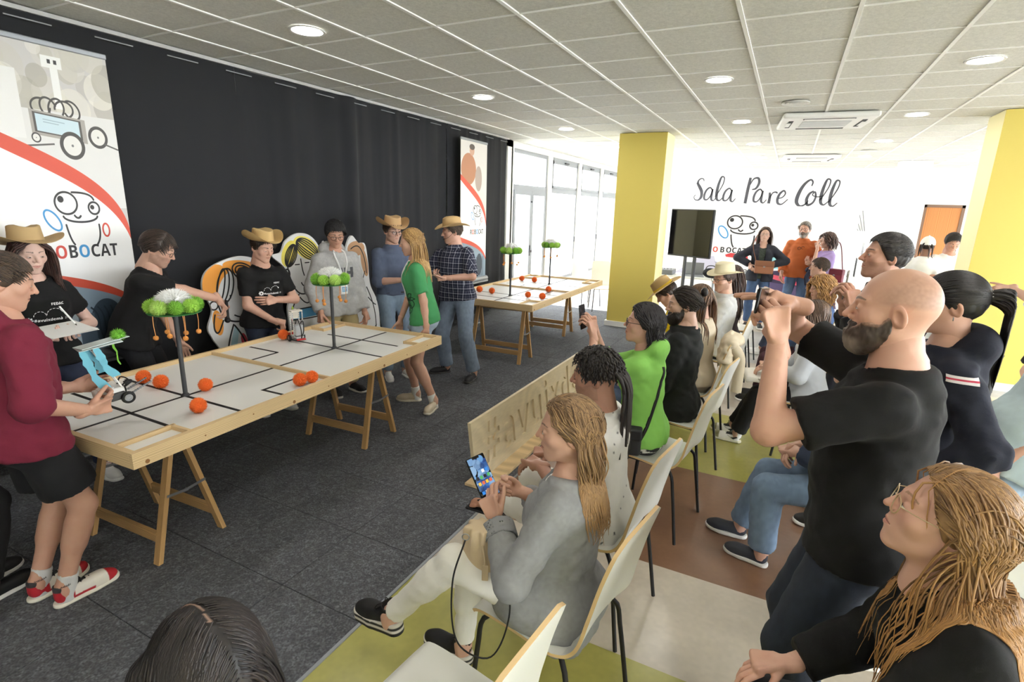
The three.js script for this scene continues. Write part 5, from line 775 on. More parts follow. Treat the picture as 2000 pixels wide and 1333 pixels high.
  if (s.bottom) {
    const B = s.bottom, off = B.off ?? 0.01, hemL = B.hem ?? 1.93, wl = B.waist ?? 0.16, ends = {}; for (const sd of ['L', 'R']) ends[sd] = [hemL <= 1 ? add(Hp[sd], sub(Kn[sd], Hp[sd]), hemL) : add(Kn[sd], sub(An[sd], Kn[sd]), hemL - 1), nrm(hemL <= 1 ? sub(Kn[sd], Hp[sd]) : sub(An[sd], Kn[sd]))]; out.botF = (x, y, z) => {
      const t = ((x - P[0]) * u[0] + (y - P[1]) * u[1] + (z - P[2]) * u[2]) / TL; let d = smax(torso(x, y, z, off, -0.2, wl + 0.1, 0.2), (t - wl) * TL, 0.005); for (const b of butt) d = smin(d, ball(x, y, z, b[0], b[1], b[2], 0.088 * k + off), 0.05);
      for (const sd of ['L', 'R']) { const [e, dr] = ends[sd], h = (x - e[0]) * dr[0] + (y - e[1]) * dr[1] + (z - e[2]) * dr[2], hh = (x - Hp[sd][0]) * dr[0] + (y - Hp[sd][1]) * dr[1] + (z - Hp[sd][2]) * dr[2]; const g = smax(legF(sd, x, y, z, off + (B.flare && hemL <= 1 ? B.flare * sst(0, 1, hh / (0.42 * k)) : 0), B.flare ?? 0.012), h, 0.005); d = smin(d, g, 0.03); }
      if (d < 0.04 && d > -0.04) d += wr(x, y * (s.py ? 1 : 0.8), z, B.wr ?? 0.005); return d; };
    out.bottom = cloth(B.name ?? 'trousers', out.botF, [...legPts, add(P, u, 0.12)], 0.19 * fat, B);
    if (B.belt) mesh('belt', W(nets((x, y, z) => { const t = ((x - P[0]) * u[0] + (y - P[1]) * u[1] + (z - P[2]) * u[2]) / TL; return Math.max(torso(x, y, z, off + 0.008, -0.1, wl + 0.1, 0.2), Math.abs(t - wl + 0.04) * TL - 0.018); }, ...bounds([P, add(P, u, 0.1)], 0.2 * fat), Math.min(q, 0.01))), mat(B.belt, 0.5), root);
  }
  // ---- shoes and socks ----
  if (s.shoes && !s.shoes.none) for (const [sd, sg] of [['L', 1], ['R', -1]]) {
    const ft = arm[sd].ft, S_ = s.shoes, G = shoeGeo(S_.kind ?? 'sneaker', S_.q ?? (q < 0.0115 ? 0.005 : 0.007)), sc = (S_.len ?? 0.27 * (0.4 + 0.6 * k)) / 0.29, MX = new THREE.Matrix4().makeRotationFromEuler(new THREE.Euler(ft[4] ?? 0, ft[2], 0, 'YXZ')).scale(V(sg * sc, sc, sc)); const ank = V(0, 0.085 * sc, -0.035).applyMatrix4(MX); MX.setPosition(An[sd][0] - ank.x, (ft[3] ?? 0) + (ft[4] ? An[sd][1] - (ft[3] ?? 0) - ank.y : 0.002), An[sd][2] - ank.z);
    const fl = g => { if (sg < 0) return g; return g; }, prep = (g0, col) => { const g = g0.clone(); if (typeof col === 'function') tint(g, col); else paint(g, lin(col)); g.applyMatrix4(MX); if (sg < 0 && g.index) { const I = g.index.array.slice(); for (let i = 0; i < I.length; i += 3) { const t = I[i]; I[i] = I[i + 1]; I[i + 1] = t; } g.setIndex(new THREE.BufferAttribute(I, 1)); g.computeVertexNormals(); } return W(g); };
    const o = mesh('shoe', prep(G.upper, S_.c), VRUB, root); mesh('sole', prep(G.sole, S_.sole ?? [236, 234, 228]), VRUB, o); if (S_.lace) mesh('laces', prep(LACES, S_.lace), VRUB, o);
    if (S_.sock) { const a = An[sd], b = add(a, nrm(sub(Kn[sd], a)), 0.07); mesh('sock', W(nets((x, y, z) => Math.max(cone(x, y, z, add(a, [0, -0.05, 0]), add(b, sub(b, a), 0.3), 0.0375 * k, 0.042 * k) - 0.0015, dot(sub([x, y, z], b), nrm(sub(b, a)))), ...bounds([a, b], 0.08), 0.007)), fabric(S_.sock), root); }
  }
  if (s.hair) doHair(out, s.hair);
  if (s.beard) { const F = headField(fem, 1), bd = s.beard, g = nets((x, y, z) => { const X = Math.abs(x), e = F(x, y, z) - (bd.th ?? 0.01) * sst(-0.035, -0.085, y) * sst(0.0, 0.05, z) - 0.0032 + 0.0016 * vn(x * 170, y * 80, z * 170);
    const cheek = (y + 0.034 - 0.022 * sst(0.03, 0.006, z) + 0.75 * Math.max(0, 0.06 - X) * sst(0.0, 0.05, z) + 0.004 * vn(x * 90, y * 90, z * 90)) * 0.8, must = Math.max(y + 0.0425, -0.085 - y, X - 0.035, 0.05 - z), top = Math.min(cheek, must) , back = (-0.008 + (-0.03 - y) * 0.12 - z) * 0.9, lips = z > 0.06 ? 0.0068 - Math.hypot(X * 0.4, y + 0.0625) : -1; return smax(smax(smax(e, top, 0.006), back, 0.008), lips, 0.004); }, [-0.1, -0.16, -0.06], [0.1, 0.01, 0.15], s.hq ?? 0.004); tint(g, (x, y, z) => mixc(lin(bd.c), lin(bd.c2 ?? bd.c), Math.max(0, sst(0.045, 0.085, z) * sst(-0.075, -0.1, y) * 0.85 + 0.12 * vn(x * 200, y * 100, z * 200)))); { const p = g.attributes.position, c = g.attributes.color; for (let i = 0; i < p.count; i++) { const x = p.getX(i), y = p.getY(i), z = p.getZ(i), X = Math.abs(x), ed = -(y + 0.034 - 0.022 * sst(0.03, 0.006, z) + 0.75 * Math.max(0, 0.06 - X) * sst(0.0, 0.05, z)); const m = 0.75 * sst(0.014, 0.0, ed) * (0.6 + 0.4 * vn(x * 260, y * 260, z * 260)) * (X < 0.036 && z > 0.05 ? 0 : 1); const q = mixc([c.getX(i), c.getY(i), c.getZ(i)], sk, Math.max(0, m)); c.setXYZ(i, ...q); } } mesh('beard', W(g.applyMatrix4(HM)), HAIRM, root); }
  if (s.glasses) { const G = s.glasses, r = G.r ?? 0.021, rim = [], t = G.t ?? 0.0016, sq = G.sq ?? 0.85; for (const sd of [1, -1]) { const pts = []; for (let i = 0; i < 20; i++) { const a = i / 20 * 6.2832; pts.push([sd * 0.033 + Math.sign(Math.cos(a)) * Math.abs(Math.cos(a)) ** 0.8 * r * 1.12, -0.004 + Math.sign(Math.sin(a)) * Math.abs(Math.sin(a)) ** 0.8 * r * sq, 0.1 - 0.15 * Math.abs(Math.cos(a) * sd * r * (Math.cos(a) * sd > 0 ? 1.6 : 0.2))]); } rim.push(tube(pts, t, 6, 48, true)); rim.push(tube([[sd * (0.033 + r * 1.1), 0.004, 0.094], [sd * 0.071, 0.006, 0.07], [sd * 0.08, 0.004, 0.0], [sd * 0.079, -0.012, -0.02]], t, 5, 16)); } rim.push(tube([[-0.011, 0.002, 0.1005], [0, 0.005, 0.1025], [0.011, 0.002, 0.1005]], t, 6, 8)); const o = mesh('glasses', W(mergeGeometries(rim).applyMatrix4(HM)), mat(G.c ?? [24, 24, 26], 0.35, G.metal ? { metalness: 0.8 } : {}), root); for (const sd of [1, -1]) mesh('lens', W(new THREE.CircleGeometry(r, 20).scale(1.08, sq * 0.96, 1).translate(sd * 0.033, -0.004, 0.099).applyMatrix4(HM)), M.glass, o); }
  if (s.hat) doHat(out, s.hat);
  if (s.print) for (const p of s.print) patch(out, p);
  return out;
}
// printed patch laid on the cloth: centre given in torso axes (x to the wearer's left, t along the spine)
function patch(o, p) {
  const F = o[p.on ?? 'topF'], n = nrm(add(add([0, 0, 0], o.fc, Math.cos(p.turn ?? 0)), o.lc, Math.sin(p.turn ?? 0))), rt = nrm(crs(o.u, n)), up = crs(n, rt), c = p.at ? p.at : add(add(o.P, o.u, p.t * o.TL), o.lc, p.x ?? 0), P = [], U = [], I = [], a = 14, b = p.rows ?? 10;
  for (let j = 0; j <= b; j++) for (let i = 0; i <= a; i++) { const q = add(add(add(c, rt, (i / a - 0.5) * p.w), up, (j / b - 0.5) * p.h), n, 0.3); let d = 0, m = 0; while (m < 0.6) { d = F(...add(q, n, -m)); if (d < 0.0025) break; m += Math.max(0.001, d * 0.7); } P.push(...add(q, n, -m)); U.push(i / a, j / b); }
  for (let j = 0; j < b; j++) for (let i = 0; i < a; i++) { const v = j * (a + 1) + i, w = v + a + 1; I.push(v, v + 1, w, w, v + 1, w + 1); }
  const g = new THREE.BufferGeometry(); g.setAttribute('position', new THREE.Float32BufferAttribute(P, 3)); g.setAttribute('uv', new THREE.Float32BufferAttribute(U, 2)); g.setIndex(I); g.computeVertexNormals();
  return mesh(p.name ?? 'shirt_print', o.W(g), new THREE.MeshStandardMaterial({ map: p.tex, transparent: true, roughness: 0.85 }), o.root);
}
// a cord or strap lying on a cloth surface through given world points
function strap(o, pts, r, m, F, name = 'strap', parent = o.root, flat = 0.35) {
  const cv = new THREE.CatmullRomCurve3(pts.map(p => V(...p)), false, 'centripetal'), S = new Strands(), L = [], n = pts.length * 8;
  for (let i = 0; i <= n; i++) { const p = cv.getPoint(i / n); let q = [p.x, p.y, p.z]; if (F) { const t = dot(sub(q, o.P), o.u), c = add(o.P, o.u, t), dr = nrm(sub(q, c)); let m2 = 0.34; while (m2 > 0 && F(...add(c, dr, m2)) > r * flat + 0.001) m2 -= 0.003; q = add(c, dr, m2); } L.push(q); }
  for (let it = 0; it < 2; it++) for (let i = 1; i < n; i++) L[i] = [0, 1, 2].map(a => (L[i - 1][a] + 2 * L[i][a] + L[i + 1][a]) / 4);
  S.add(L, r, [1, 1, 1], 8, flat); const g = S.geo(); g.deleteAttribute('color'); return mesh(name, o.W(g), m, parent);
}
// ---------- hair ----------
const hairline = y => y > 0.1 ? 0.105 : y > 0.078 ? 0.066 + (y - 0.078) * 1.75 : y > 0.03 ? 0.042 + (y - 0.03) * 0.5 : y > -0.018 ? 0.006 + (y + 0.018) * 0.75 : y > -0.026 ? -0.03 + (y + 0.026) * 4.5 : y > -0.085 ? -0.052 + (y + 0.085) * 0.37 : -0.2;
function doHair(o, h) {
  const c0 = lin(h.c), c1 = lin(h.c2 ?? h.c), th = h.th ?? 0.014, fl = h.line ?? 0, cell = h.cell ?? Math.max(o.s.hq ?? 0.0045, 0.0035), low = h.low ?? -9, pieces = [];
  const streak = (x, y, z) => { if (h.scalp && Math.abs(x - 0.003 * Math.sin(z * 60)) < 0.0022 + 0.0012 * vn(z * 120, y * 90, 3) && y > 0.07 && z > -0.075) return mixc(c0, lin(h.scalp), 0.55); const v = 0.5 + 0.5 * vn(x * 130, y * 22, z * 45), w = 0.5 + 0.5 * vn(x * 300, y * 40, z * 120); return mixc(mixc(c0, c1, Math.max(0, v - 0.25) * 1.2), [c0[0] * 0.4, c0[1] * 0.4, c0[2] * 0.4], 0.5 * w); };
  if (!h.nocap) {
    const g = nets((x, y, z) => { const e = ell(x, y, z, 0, 0.026, -0.012, 0.074 + th * (y > 0 ? 1 : Math.max(0.3, 1 + y * 9)), 0.09 + th * (h.top ?? 1), 0.096 + th * (h.back ?? 0.9)); const cut = (z - hairline(y + fl) - (h.fringe && y < 0.09 && y > h.fringe ? 0.06 : 0)) * 0.75; let d = smax(e + (h.rough ?? 0.0025) * vn(x * 110, y * (h.curl ? 110 : 30), z * (h.curl ? 110 : 60)), cut, 0.008); if (low > -9) d = smax(d, low - y, 0.006); return d; }, [-0.13, -0.14, -0.15], [0.13, 0.17, 0.15], cell, streak);
    pieces.push(g.applyMatrix4(o.HM));
  }
  const n = h.n ?? 0; if (n) {
    const SR = new Strands(), R = [0.074 + th, 0.09 + th, 0.096 + th], seg = h.seg ?? 14, len = h.len ?? 0.3, bodyF = (x, y, z) => Math.min(o.topF ? o.topF(x, y, z) : 9, 9);
    const q3 = new THREE.Quaternion(); o.HM.decompose(V(), q3, V()); const qi = q3.clone().invert(), G = V(0, -1, 0).applyQuaternion(qi), g = [G.x, G.y, G.z];
    for (let i = 0; i < n; i++) {
      const yy = 1 - (i + 0.5) / n * (h.cover ?? 1.15), az = i * 2.39996; const rx = Math.sqrt(Math.max(0, 1 - yy * yy)); let v = [rx * Math.sin(az), yy, rx * Math.cos(az)], p = [v[0] * R[0], 0.026 + v[1] * R[1], -0.012 + v[2] * R[2]]; if (p[2] > hairline(p[1] + fl) + 0.002) continue; if (h.skip && h.skip(p)) continue; if (h.scalp && Math.abs(p[0] - 0.004 * Math.sin(p[2] * 60)) < 0.003 && p[1] > 0.07) continue;
      let d = h.comb ? h.comb(p, v) : h.back ? [Math.sign(p[0] - (h.part ?? 0)) * 0.55, 0.05, -1] : [Math.sign(p[0] - (h.part ?? 0)) * 0.9, -0.25, -0.45]; d = nrm(sub(d, [v[0] * dot(d, v), v[1] * dot(d, v), v[2] * dot(d, v)])); const L = (h.lenFn ? h.lenFn(p) : len) * rr(0.82, 1.08), st = L / seg / (o.s.hs ?? 0.98), pts = [], ph = rr(0, 6.28), jit = [rr(-1, 1) * 0.12, rr(-1, 1) * 0.12, rr(-1, 1) * 0.12]; d = add(d, jit);
      for (let j = 0; j <= seg; j++) {
        const w = V(...p).applyMatrix4(o.HM); let wp = [w.x, w.y, w.z]; if (h.collide !== false && j > 2 && o.topF) { for (let it = 0; it < 2; it++) { const dd = bodyF(...wp), m = (h.r ?? 0.005) * 0.8; if (dd < m && dd > -0.05) { const e = 0.006, gr = nrm([bodyF(wp[0] + e, wp[1], wp[2]) - dd, bodyF(wp[0], wp[1] + e, wp[2]) - dd, bodyF(wp[0], wp[1], wp[2] + e) - dd]); wp = add(wp, gr, m - dd); } } const b = V(...wp).applyMatrix4(o.HI); p = [b.x, b.y, b.z]; }
        pts.push(wp);
        const wave = h.wave ? [Math.sin(ph + j * (h.wf ?? 0.9)) * h.wave, Math.cos(ph * 1.3 + j * (h.wf ?? 0.9) * 0.9) * h.wave * 0.4, Math.cos(ph + j * (h.wf ?? 0.9)) * h.wave] : [0, 0, 0];
        d = nrm(add(add(add([0, 0, 0], d, h.stiff ?? 0.72), g, h.grav ?? 0.34), wave)); if (h.pull) d = nrm(add(d, h.pull(p, j / seg)));
        p = add(p, d, st); let e = ell(p[0], p[1], p[2], 0, 0.026, -0.012, R[0], R[1], R[2]); if (h.back && p[1] > -0.03 && e > 0.008) { const nv = nrm([p[0] / (R[0] * R[0]), (p[1] - 0.026) / (R[1] * R[1]), (p[2] + 0.012) / (R[2] * R[2])]); p = add(p, nv, -(e - 0.008) * 0.6); d = nrm(add(d, nv, -Math.max(0, dot(d, nv)) - 0.15)); e = 0.008; } if (e < 0.001) { const nv = nrm([p[0] / (R[0] * R[0]), (p[1] - 0.026) / (R[1] * R[1]), (p[2] + 0.012) / (R[2] * R[2])]); p = add(p, nv, 0.001 - e); d = nrm(sub(d, [nv[0] * dot(d, nv) * 0.9, nv[1] * dot(d, nv) * 0.9, nv[2] * dot(d, nv) * 0.9])); }
        if (h.back && p[1] < 0.045 && p[2] > (h.backZ ?? -0.03) && p[1] > -0.16) p[2] -= Math.min(0.016, p[2] - (h.backZ ?? -0.03)); else if (!h.overFace && p[2] > 0.02 && p[1] < 0.055 && p[1] > -0.13 && Math.abs(p[0]) < 0.088) p[0] += Math.sign(p[0] || 1) * Math.min(0.02, 0.088 - Math.abs(p[0])); if (!h.overFace && p[2] > 0.09 && p[1] < 0.05) p[2] -= 0.012;
      }
      const tone = rnd(), dark = h.vary ? rr(...h.vary) : rr(0.78, 1.06), cr = c => [c[0] * dark, c[1] * dark, c[2] * dark], tip = h.tip ? lin(h.tip) : c1; SR.add(pts, t => (h.r ?? 0.005) * (h.taper ? h.taper(t) : Math.max(0.12, Math.sin(Math.min(1, t * 5 + 0.35) * 1.57) * (1 - 0.75 * t * t * t))), t => cr(mixc(mixc(c0, c1, tone), tip, h.tip ? sst(0.25, 0.95, t) * (0.5 + 0.5 * tone) : 0)), h.sides ?? 5, h.flat ?? 0.6);
    }
    pieces.push(SR.geo());
  }
  if (h.extra) pieces.push(...h.extra(o, c0, c1));
  if (pieces.length) mesh(h.name ?? 'hair', o.W(mergeGeometries(pieces.map(bare))), HAIRM, o.root);
}
// ---------- straw hats ----------
function doHat(o, h) {
  const col = (h.c ?? [214, 180, 112]).map((v, i) => v + [4, 10, 26][i]), m = mat(col, 0.85, { bumpMap: T_weave, bumpScale: 0.002 }), R = h.brim ?? 0.165, nT = 48, P = [], U = [], I = [], curl = h.curl ?? 0.045, dip = h.dip ?? 0.02, rings = 9;
  const MX = o.HM.clone().multiply(new THREE.Matrix4().makeRotationFromEuler(new THREE.Euler(h.pitch ?? 0, h.yaw ?? 0, h.roll ?? 0)).setPosition(0, h.y ?? 0.062, h.z ?? -0.01));
  for (const sdn of [0, 1]) for (let i = 0; i <= rings; i++) for (let j = 0; j <= nT; j++) { const a = j / nT * 6.2832, t = i / rings, s = Math.sin(a), c = Math.cos(a), rx = 0.084 + (R - 0.084) * t, rz = 0.102 + (R * 1.1 - 0.102) * t; const y = curl * t * t * s * s * 1.6 - dip * t * c * c - sdn * 0.004; P.push(s * rx * (1 - 0.15 * t * t * (curl > 0.06 ? 1 : 0)), y + 0.003 * vn(s * 3, c * 3, t * 2), c * rz); U.push(a / 6.28 * 1, t * 0.08); }
  const W1 = (rings + 1) * (nT + 1); for (let i = 0; i < rings; i++) for (let j = 0; j < nT; j++) { const a = i * (nT + 1) + j, b = a + nT + 1; I.push(a, b, a + 1, b, b + 1, a + 1); I.push(a + W1, a + 1 + W1, b + W1, b + W1, a + 1 + W1, b + 1 + W1); } for (let j = 0; j < nT; j++) { const a = rings * (nT + 1) + j; I.push(a, a + W1, a + 1, a + 1, a + W1, a + 1 + W1); }
  const brim = new THREE.BufferGeometry(); brim.setAttribute('position', new THREE.Float32BufferAttribute(P, 3)); brim.setAttribute('uv', new THREE.Float32BufferAttribute(U, 2)); brim.setIndex(I); brim.computeVertexNormals();
  const hh = h.h ?? 0.095, cp = [], cu = [], ci = [], nr = 12; for (let i = 0; i <= nr; i++) for (let j = 0; j <= nT; j++) { const a = j / nT * 6.2832, t = i / nr, s = Math.sin(a), c = Math.cos(a); const w = t < 0.6 ? 1 - 0.14 * t : (1 - 0.084) * Math.sqrt(Math.max(0, 1 - ((t - 0.6) / 0.4) ** 2)), y = t < 0.6 ? t / 0.6 * hh * 0.86 : hh * (0.86 + 0.14 * Math.sin((t - 0.6) / 0.4 * 1.57)); const dent = t > 0.45 ? (h.dent ?? 0.02) * sst(0.45, 1, t) * (1 - (s * w) ** 2 * 3) * (c * w > -0.9 ? 1 : 0.3) : 0; cp.push(s * 0.086 * w, y - Math.max(-0.004, dent), c * 0.104 * w * (1 - 0.06 * t)); cu.push(a / 6.28, t * 0.12); }
  for (let i = 0; i < nr; i++) for (let j = 0; j < nT; j++) { const a = i * (nT + 1) + j, b = a + nT + 1; ci.push(a, a + 1, b, b, a + 1, b + 1); }
  const crown = new THREE.BufferGeometry(); crown.setAttribute('position', new THREE.Float32BufferAttribute(cp, 3)); crown.setAttribute('uv', new THREE.Float32BufferAttribute(cu, 2)); crown.setIndex(ci); crown.computeVertexNormals(); m.side = THREE.DoubleSide;
  const g = mesh('hat', o.W(crown.applyMatrix4(MX)), m, o.root); g.userData.label = h.label ?? 'woven straw hat'; mesh('brim', o.W(brim.applyMatrix4(MX)), m, g);
  if (h.band) { const b = new THREE.CylinderGeometry(1, 1.0, 0.02, 40, 1, true).scale(0.0875, 1, 0.1055).translate(0, 0.014, 0); mesh('hat_band', o.W(b.applyMatrix4(MX)), new THREE.MeshStandardMaterial({ color: C(...h.band), roughness: 0.7, side: THREE.DoubleSide }), g); }
}
// ---------- the people ----------
const PI = Math.PI, LEFTW = -PI / 2;   // LEFTW: facing the tables, along -x
const denim = (c, a = 0.16, b = 0.0) => { const k = lin(c); return (x, y, z) => { const n = 1 + a * vn(x * 9, y * 9, z * 9) + a * 0.8 * vn(x * 70, y * 40, z * 70) + b * Math.max(0, vn(x * 4 + 5, y * 4, z * 4)); return [k[0] * n, k[1] * n, k[2] * n]; }; };
const heather = (c, a = 0.12) => { const k = lin(c); return (x, y, z) => { const n = 1 + a * vn(x * 110, y * 110, z * 110) + 0.05 * vn(x * 8, y * 8, z * 8); return [k[0] * n, k[1] * n, k[2] * n]; }; };
const T_tee = canvasTex(512, 320, (g, w, h) => {
  g.clearRect(0, 0, w, h); g.fillStyle = g.strokeStyle = '#f4f4f4'; g.textAlign = 'left'; g.font = 'bold 44px sans-serif'; g.fillText('FEDAC', 318, 60);
  g.lineWidth = 7; g.setLineDash([26, 12]); g.beginPath(); g.arc(190, 190, 62, PI, 0); g.stroke(); g.beginPath(); g.arc(345, 190, 88, PI * 1.02, PI * 1.82); g.stroke(); g.setLineDash([]); g.beginPath(); g.moveTo(440, 140); g.lineTo(402, 132); g.lineTo(424, 164); g.fill();
  g.save(); g.translate(78, 240); for (let k = 0; k < 8; k++) { g.rotate(PI / 4); g.fillRect(-9, -44, 18, 88); } g.restore(); g.fillStyle = '#16161a'; g.beginPath(); g.arc(78, 240, 14, 0, 7); g.fill(); g.fillStyle = '#f4f4f4'; g.font = 'bold 50px sans-serif'; g.fillText('#avuixdemà', 126, 262); g.font = '38px sans-serif'; g.fillText('23', 450, 262);
});
const T_hh = canvasTex(256, 128, (g, w, h) => { g.clearRect(0, 0, w, h); g.fillStyle = '#54565c'; g.fillRect(8, 8, 112, 112); g.fillRect(136, 8, 112, 112); g.clearRect(44, 8, 36, 40); g.clearRect(44, 80, 36, 40); g.clearRect(172, 8, 36, 40); g.clearRect(172, 80, 36, 40); });
const T_berry = canvasTex(384, 384, (g, w) => { g.clearRect(0, 0, w, w); g.translate(w / 2, w / 2); g.strokeStyle = '#16402a'; g.fillStyle = '#16402a'; g.lineWidth = 12; for (const [x, y, r] of [[-70, 20, 62], [70, 20, 62], [0, 10, 56], [-40, 95, 56], [42, 95, 56], [0, 150, 38]]) { g.beginPath(); g.arc(x, y, r, 0, 7); g.stroke(); } g.globalAlpha = 0.9; for (const s of [-1, 1]) for (const k of [0, 1]) { g.beginPath(); g.moveTo(0, -20); g.quadraticCurveTo(s * (40 + 60 * k), -140 + 40 * k, s * (120 + 30 * k), -120 + 70 * k); g.quadraticCurveTo(s * 90, -10, 0, -20); g.stroke(); } });
const T_plaid = dataTex(128, (u, v) => { const st = (a) => { a = a % 1; return a < 0.09 ? 1 : a > 0.45 && a < 0.5 ? 0.45 : 0; }; const a = st(u), b = st(v), k = Math.min(1, a * 0.62 + b * 0.62 + (a && b ? 0.2 : 0)); return [30 + 205 * k, 34 + 203 * k, 56 + 188 * k]; });
const plaidM = new THREE.MeshStandardMaterial({ color: 0xffffff, map: rep(T_plaid, 19, 19), roughness: 0.9 });
const T_small = (txt, ink = '#f0f0f0') => canvasTex(128, 64, (g, w, h) => { g.clearRect(0, 0, w, h); g.fillStyle = ink; g.font = 'bold 40px sans-serif'; g.textAlign = 'center'; g.fillText(txt, w / 2, 46); });
const phoneM = pmat([18, 19, 22], 0.25), T_screen = canvasTex(128, 256, (g, w, h) => { const gr = ['#2f4f8c', '#3f6cab', '#6b9bc9', '#24406e', '#8fb3d4']; for (let i = 0; i < 60; i++) { g.fillStyle = gr[i % 5]; g.globalAlpha = 0.6; g.beginPath(); g.arc(rnd() * w, rnd() * h, 10 + rnd() * 22, 0, 7); g.fill(); } g.globalAlpha = 1; for (let j = 0; j < 4; j++) for (let i = 0; i < 4; i++) { if (j < 1 && i < 2) continue; g.fillStyle = ['#f2f2f2', '#e06a4a', '#58b868', '#3a8be0', '#f0c040', '#2b2b30'][(i * 3 + j * 5) % 6]; g.fillRect(12 + i * 28, 84 + j * 34 + (j === 3 ? 22 : 0), 20, 20); } g.fillStyle = '#111'; g.fillRect(38, 0, 52, 12); });
function phone(pos, look, upv, label, o = {}) {   // look = direction its screen faces
  const t = thing(o.name ?? 'phone', label, o.cat ?? 'phone', pos), Z = nrm(look), X = nrm(crs(upv, Z)), Y = crs(Z, X); t.quaternion.setFromRotationMatrix(new THREE.Matrix4().makeBasis(V(...X), V(...Y), V(...Z)));
  const w = o.w ?? 0.075, h = o.h ?? 0.155; mesh('case', rbox(w, h, 0.009, 0.004, 0, 0, 0, 3), o.mat ?? phoneM, t); mesh('screen', new THREE.PlaneGeometry(w * 0.93, h * 0.96).translate(0, 0, 0.0048), o.lit ? new THREE.MeshStandardMaterial({ color: 0x111111, roughness: 0.15, emissive: 0xffffff, emissiveMap: T_screen, emissiveIntensity: 0.55 }) : pmat([30, 34, 40], 0.1), t); mesh('camera_bump', rbox(0.026, 0.03, 0.003, 0.001, w * 0.25, h * 0.38, -0.0055, 1), M.blackGloss, t); return t;
}
const shorthair = (c, o = {}) => ({ c, c2: o.c2 ?? c.map(v => v * 1.35), n: 520, len: 0.032, r: 0.0032, stiff: 0.9, grav: 0.12, seg: 6, collide: false, comb: p => [p[0] * 4, -0.15, p[2] > 0.02 ? 0.5 : -0.8], th: 0.013, vary: [0.45, 1.25], rough: 0.004, ...o });
const sit = o => ({ py: 0.55, yaw: LEFTW, footL: [o.x - 0.43, o.z + 0.1, LEFTW], footR: [o.x - 0.43, o.z - 0.1, LEFTW], armL: { to: [o.x - 0.27, 0.68, o.z + 0.08], dir: [-1, -0.2, -0.4], palm: [0, -1, 0], pole: [0.4, -0.6, 0.6] }, armR: { to: [o.x - 0.27, 0.68, o.z - 0.08], dir: [-1, -0.2, 0.4], palm: [0, -1, 0], pole: [0.4, -0.6, -0.6] }, ...o });
const near = { q: 0.0095, hq: 0.003, handq: 0.004 }, mid = { q: 0.0115, hq: 0.0042, handq: 0.005 }, far = { q: 0.016, hq: 0.006, handq: 0.007 };
const black = [13, 13, 15];
let o;
// boy in maroon at the head of the table
o = figure({ ...near, label: 'boy in maroon hoodie and black shorts holding a robot over the table', x: -2.84, z: -0.95, H: 1.62, yaw: PI * 0.985, lean: 0.02, head: { pitch: 0.28, yaw: -0.2 }, skin: [206, 154, 126], brow: [60, 42, 32], eyes: { open: 0.45, gy: -0.002 },
  armR: { to: [-2.64, 0.93, -1.1], pole: [0.5, -0.7, 0.5], dir: [-0.15, 0.05, -1], palm: [-0.9, 0.3, 0], pose: 'hold' }, armL: { to: [-2.9, 0.97, -1.16], pole: [-0.6, -0.7, 0.4], dir: [0.25, -0.05, -1], palm: [0.9, 0.2, 0], pose: 'hold' },
  footR: [-2.755, -0.94, PI * 1.0], footL: [-2.9, -0.9, PI * 1.05], top: { name: 'hoodie', c: [118, 30, 54], sleeve: 1.08, off: 0.024, hem: -0.2, hood: 1, loose: 0.9, wr: 0.011 }, bottom: { name: 'shorts', c: [24, 24, 28], hem: 0.72, flare: 0.035, off: 0.022 },
  shoes: { c: (x, y, z) => z > 0.13 ? lin([188, 34, 46]) : z > 0.07 ? lin([232, 226, 214]) : y > 0.085 ? lin([60, 58, 60]) : z > -0.01 && y > 0.04 ? lin([228, 222, 212]) : lin([184, 34, 46]), sole: (x, y) => y > 0.012 ? lin([232, 226, 212]) : lin([70, 66, 66]), lace: [24, 24, 26], sock: [206, 206, 206], len: 0.285 },
  hair: shorthair([58, 46, 38], { low: -0.02, th: 0.011, n: 900, len: 0.026, c2: [86, 68, 54], comb: p => [0.2, -0.1, 0.7] }) });
for (const [nm, sd] of [['R', 1], ['L', -1]]) patch(o, { name: 'sock_print', on: 'sockF', at: add(o.An[nm], [0, 0.03, 0]), w: 0.05, h: 0.022, turn: nm === 'R' ? -PI / 2 : -PI / 2, tex: T_small('adidas', '#3a3a3e'), rows: 4, ...(o.sockF = (x, y, z) => cone(x, y, z, add(o.An[nm], [0, -0.05, 0]), add(o.An[nm], [0, 0.1, 0]), 0.044 * o.k, 0.045 * o.k), {}) });
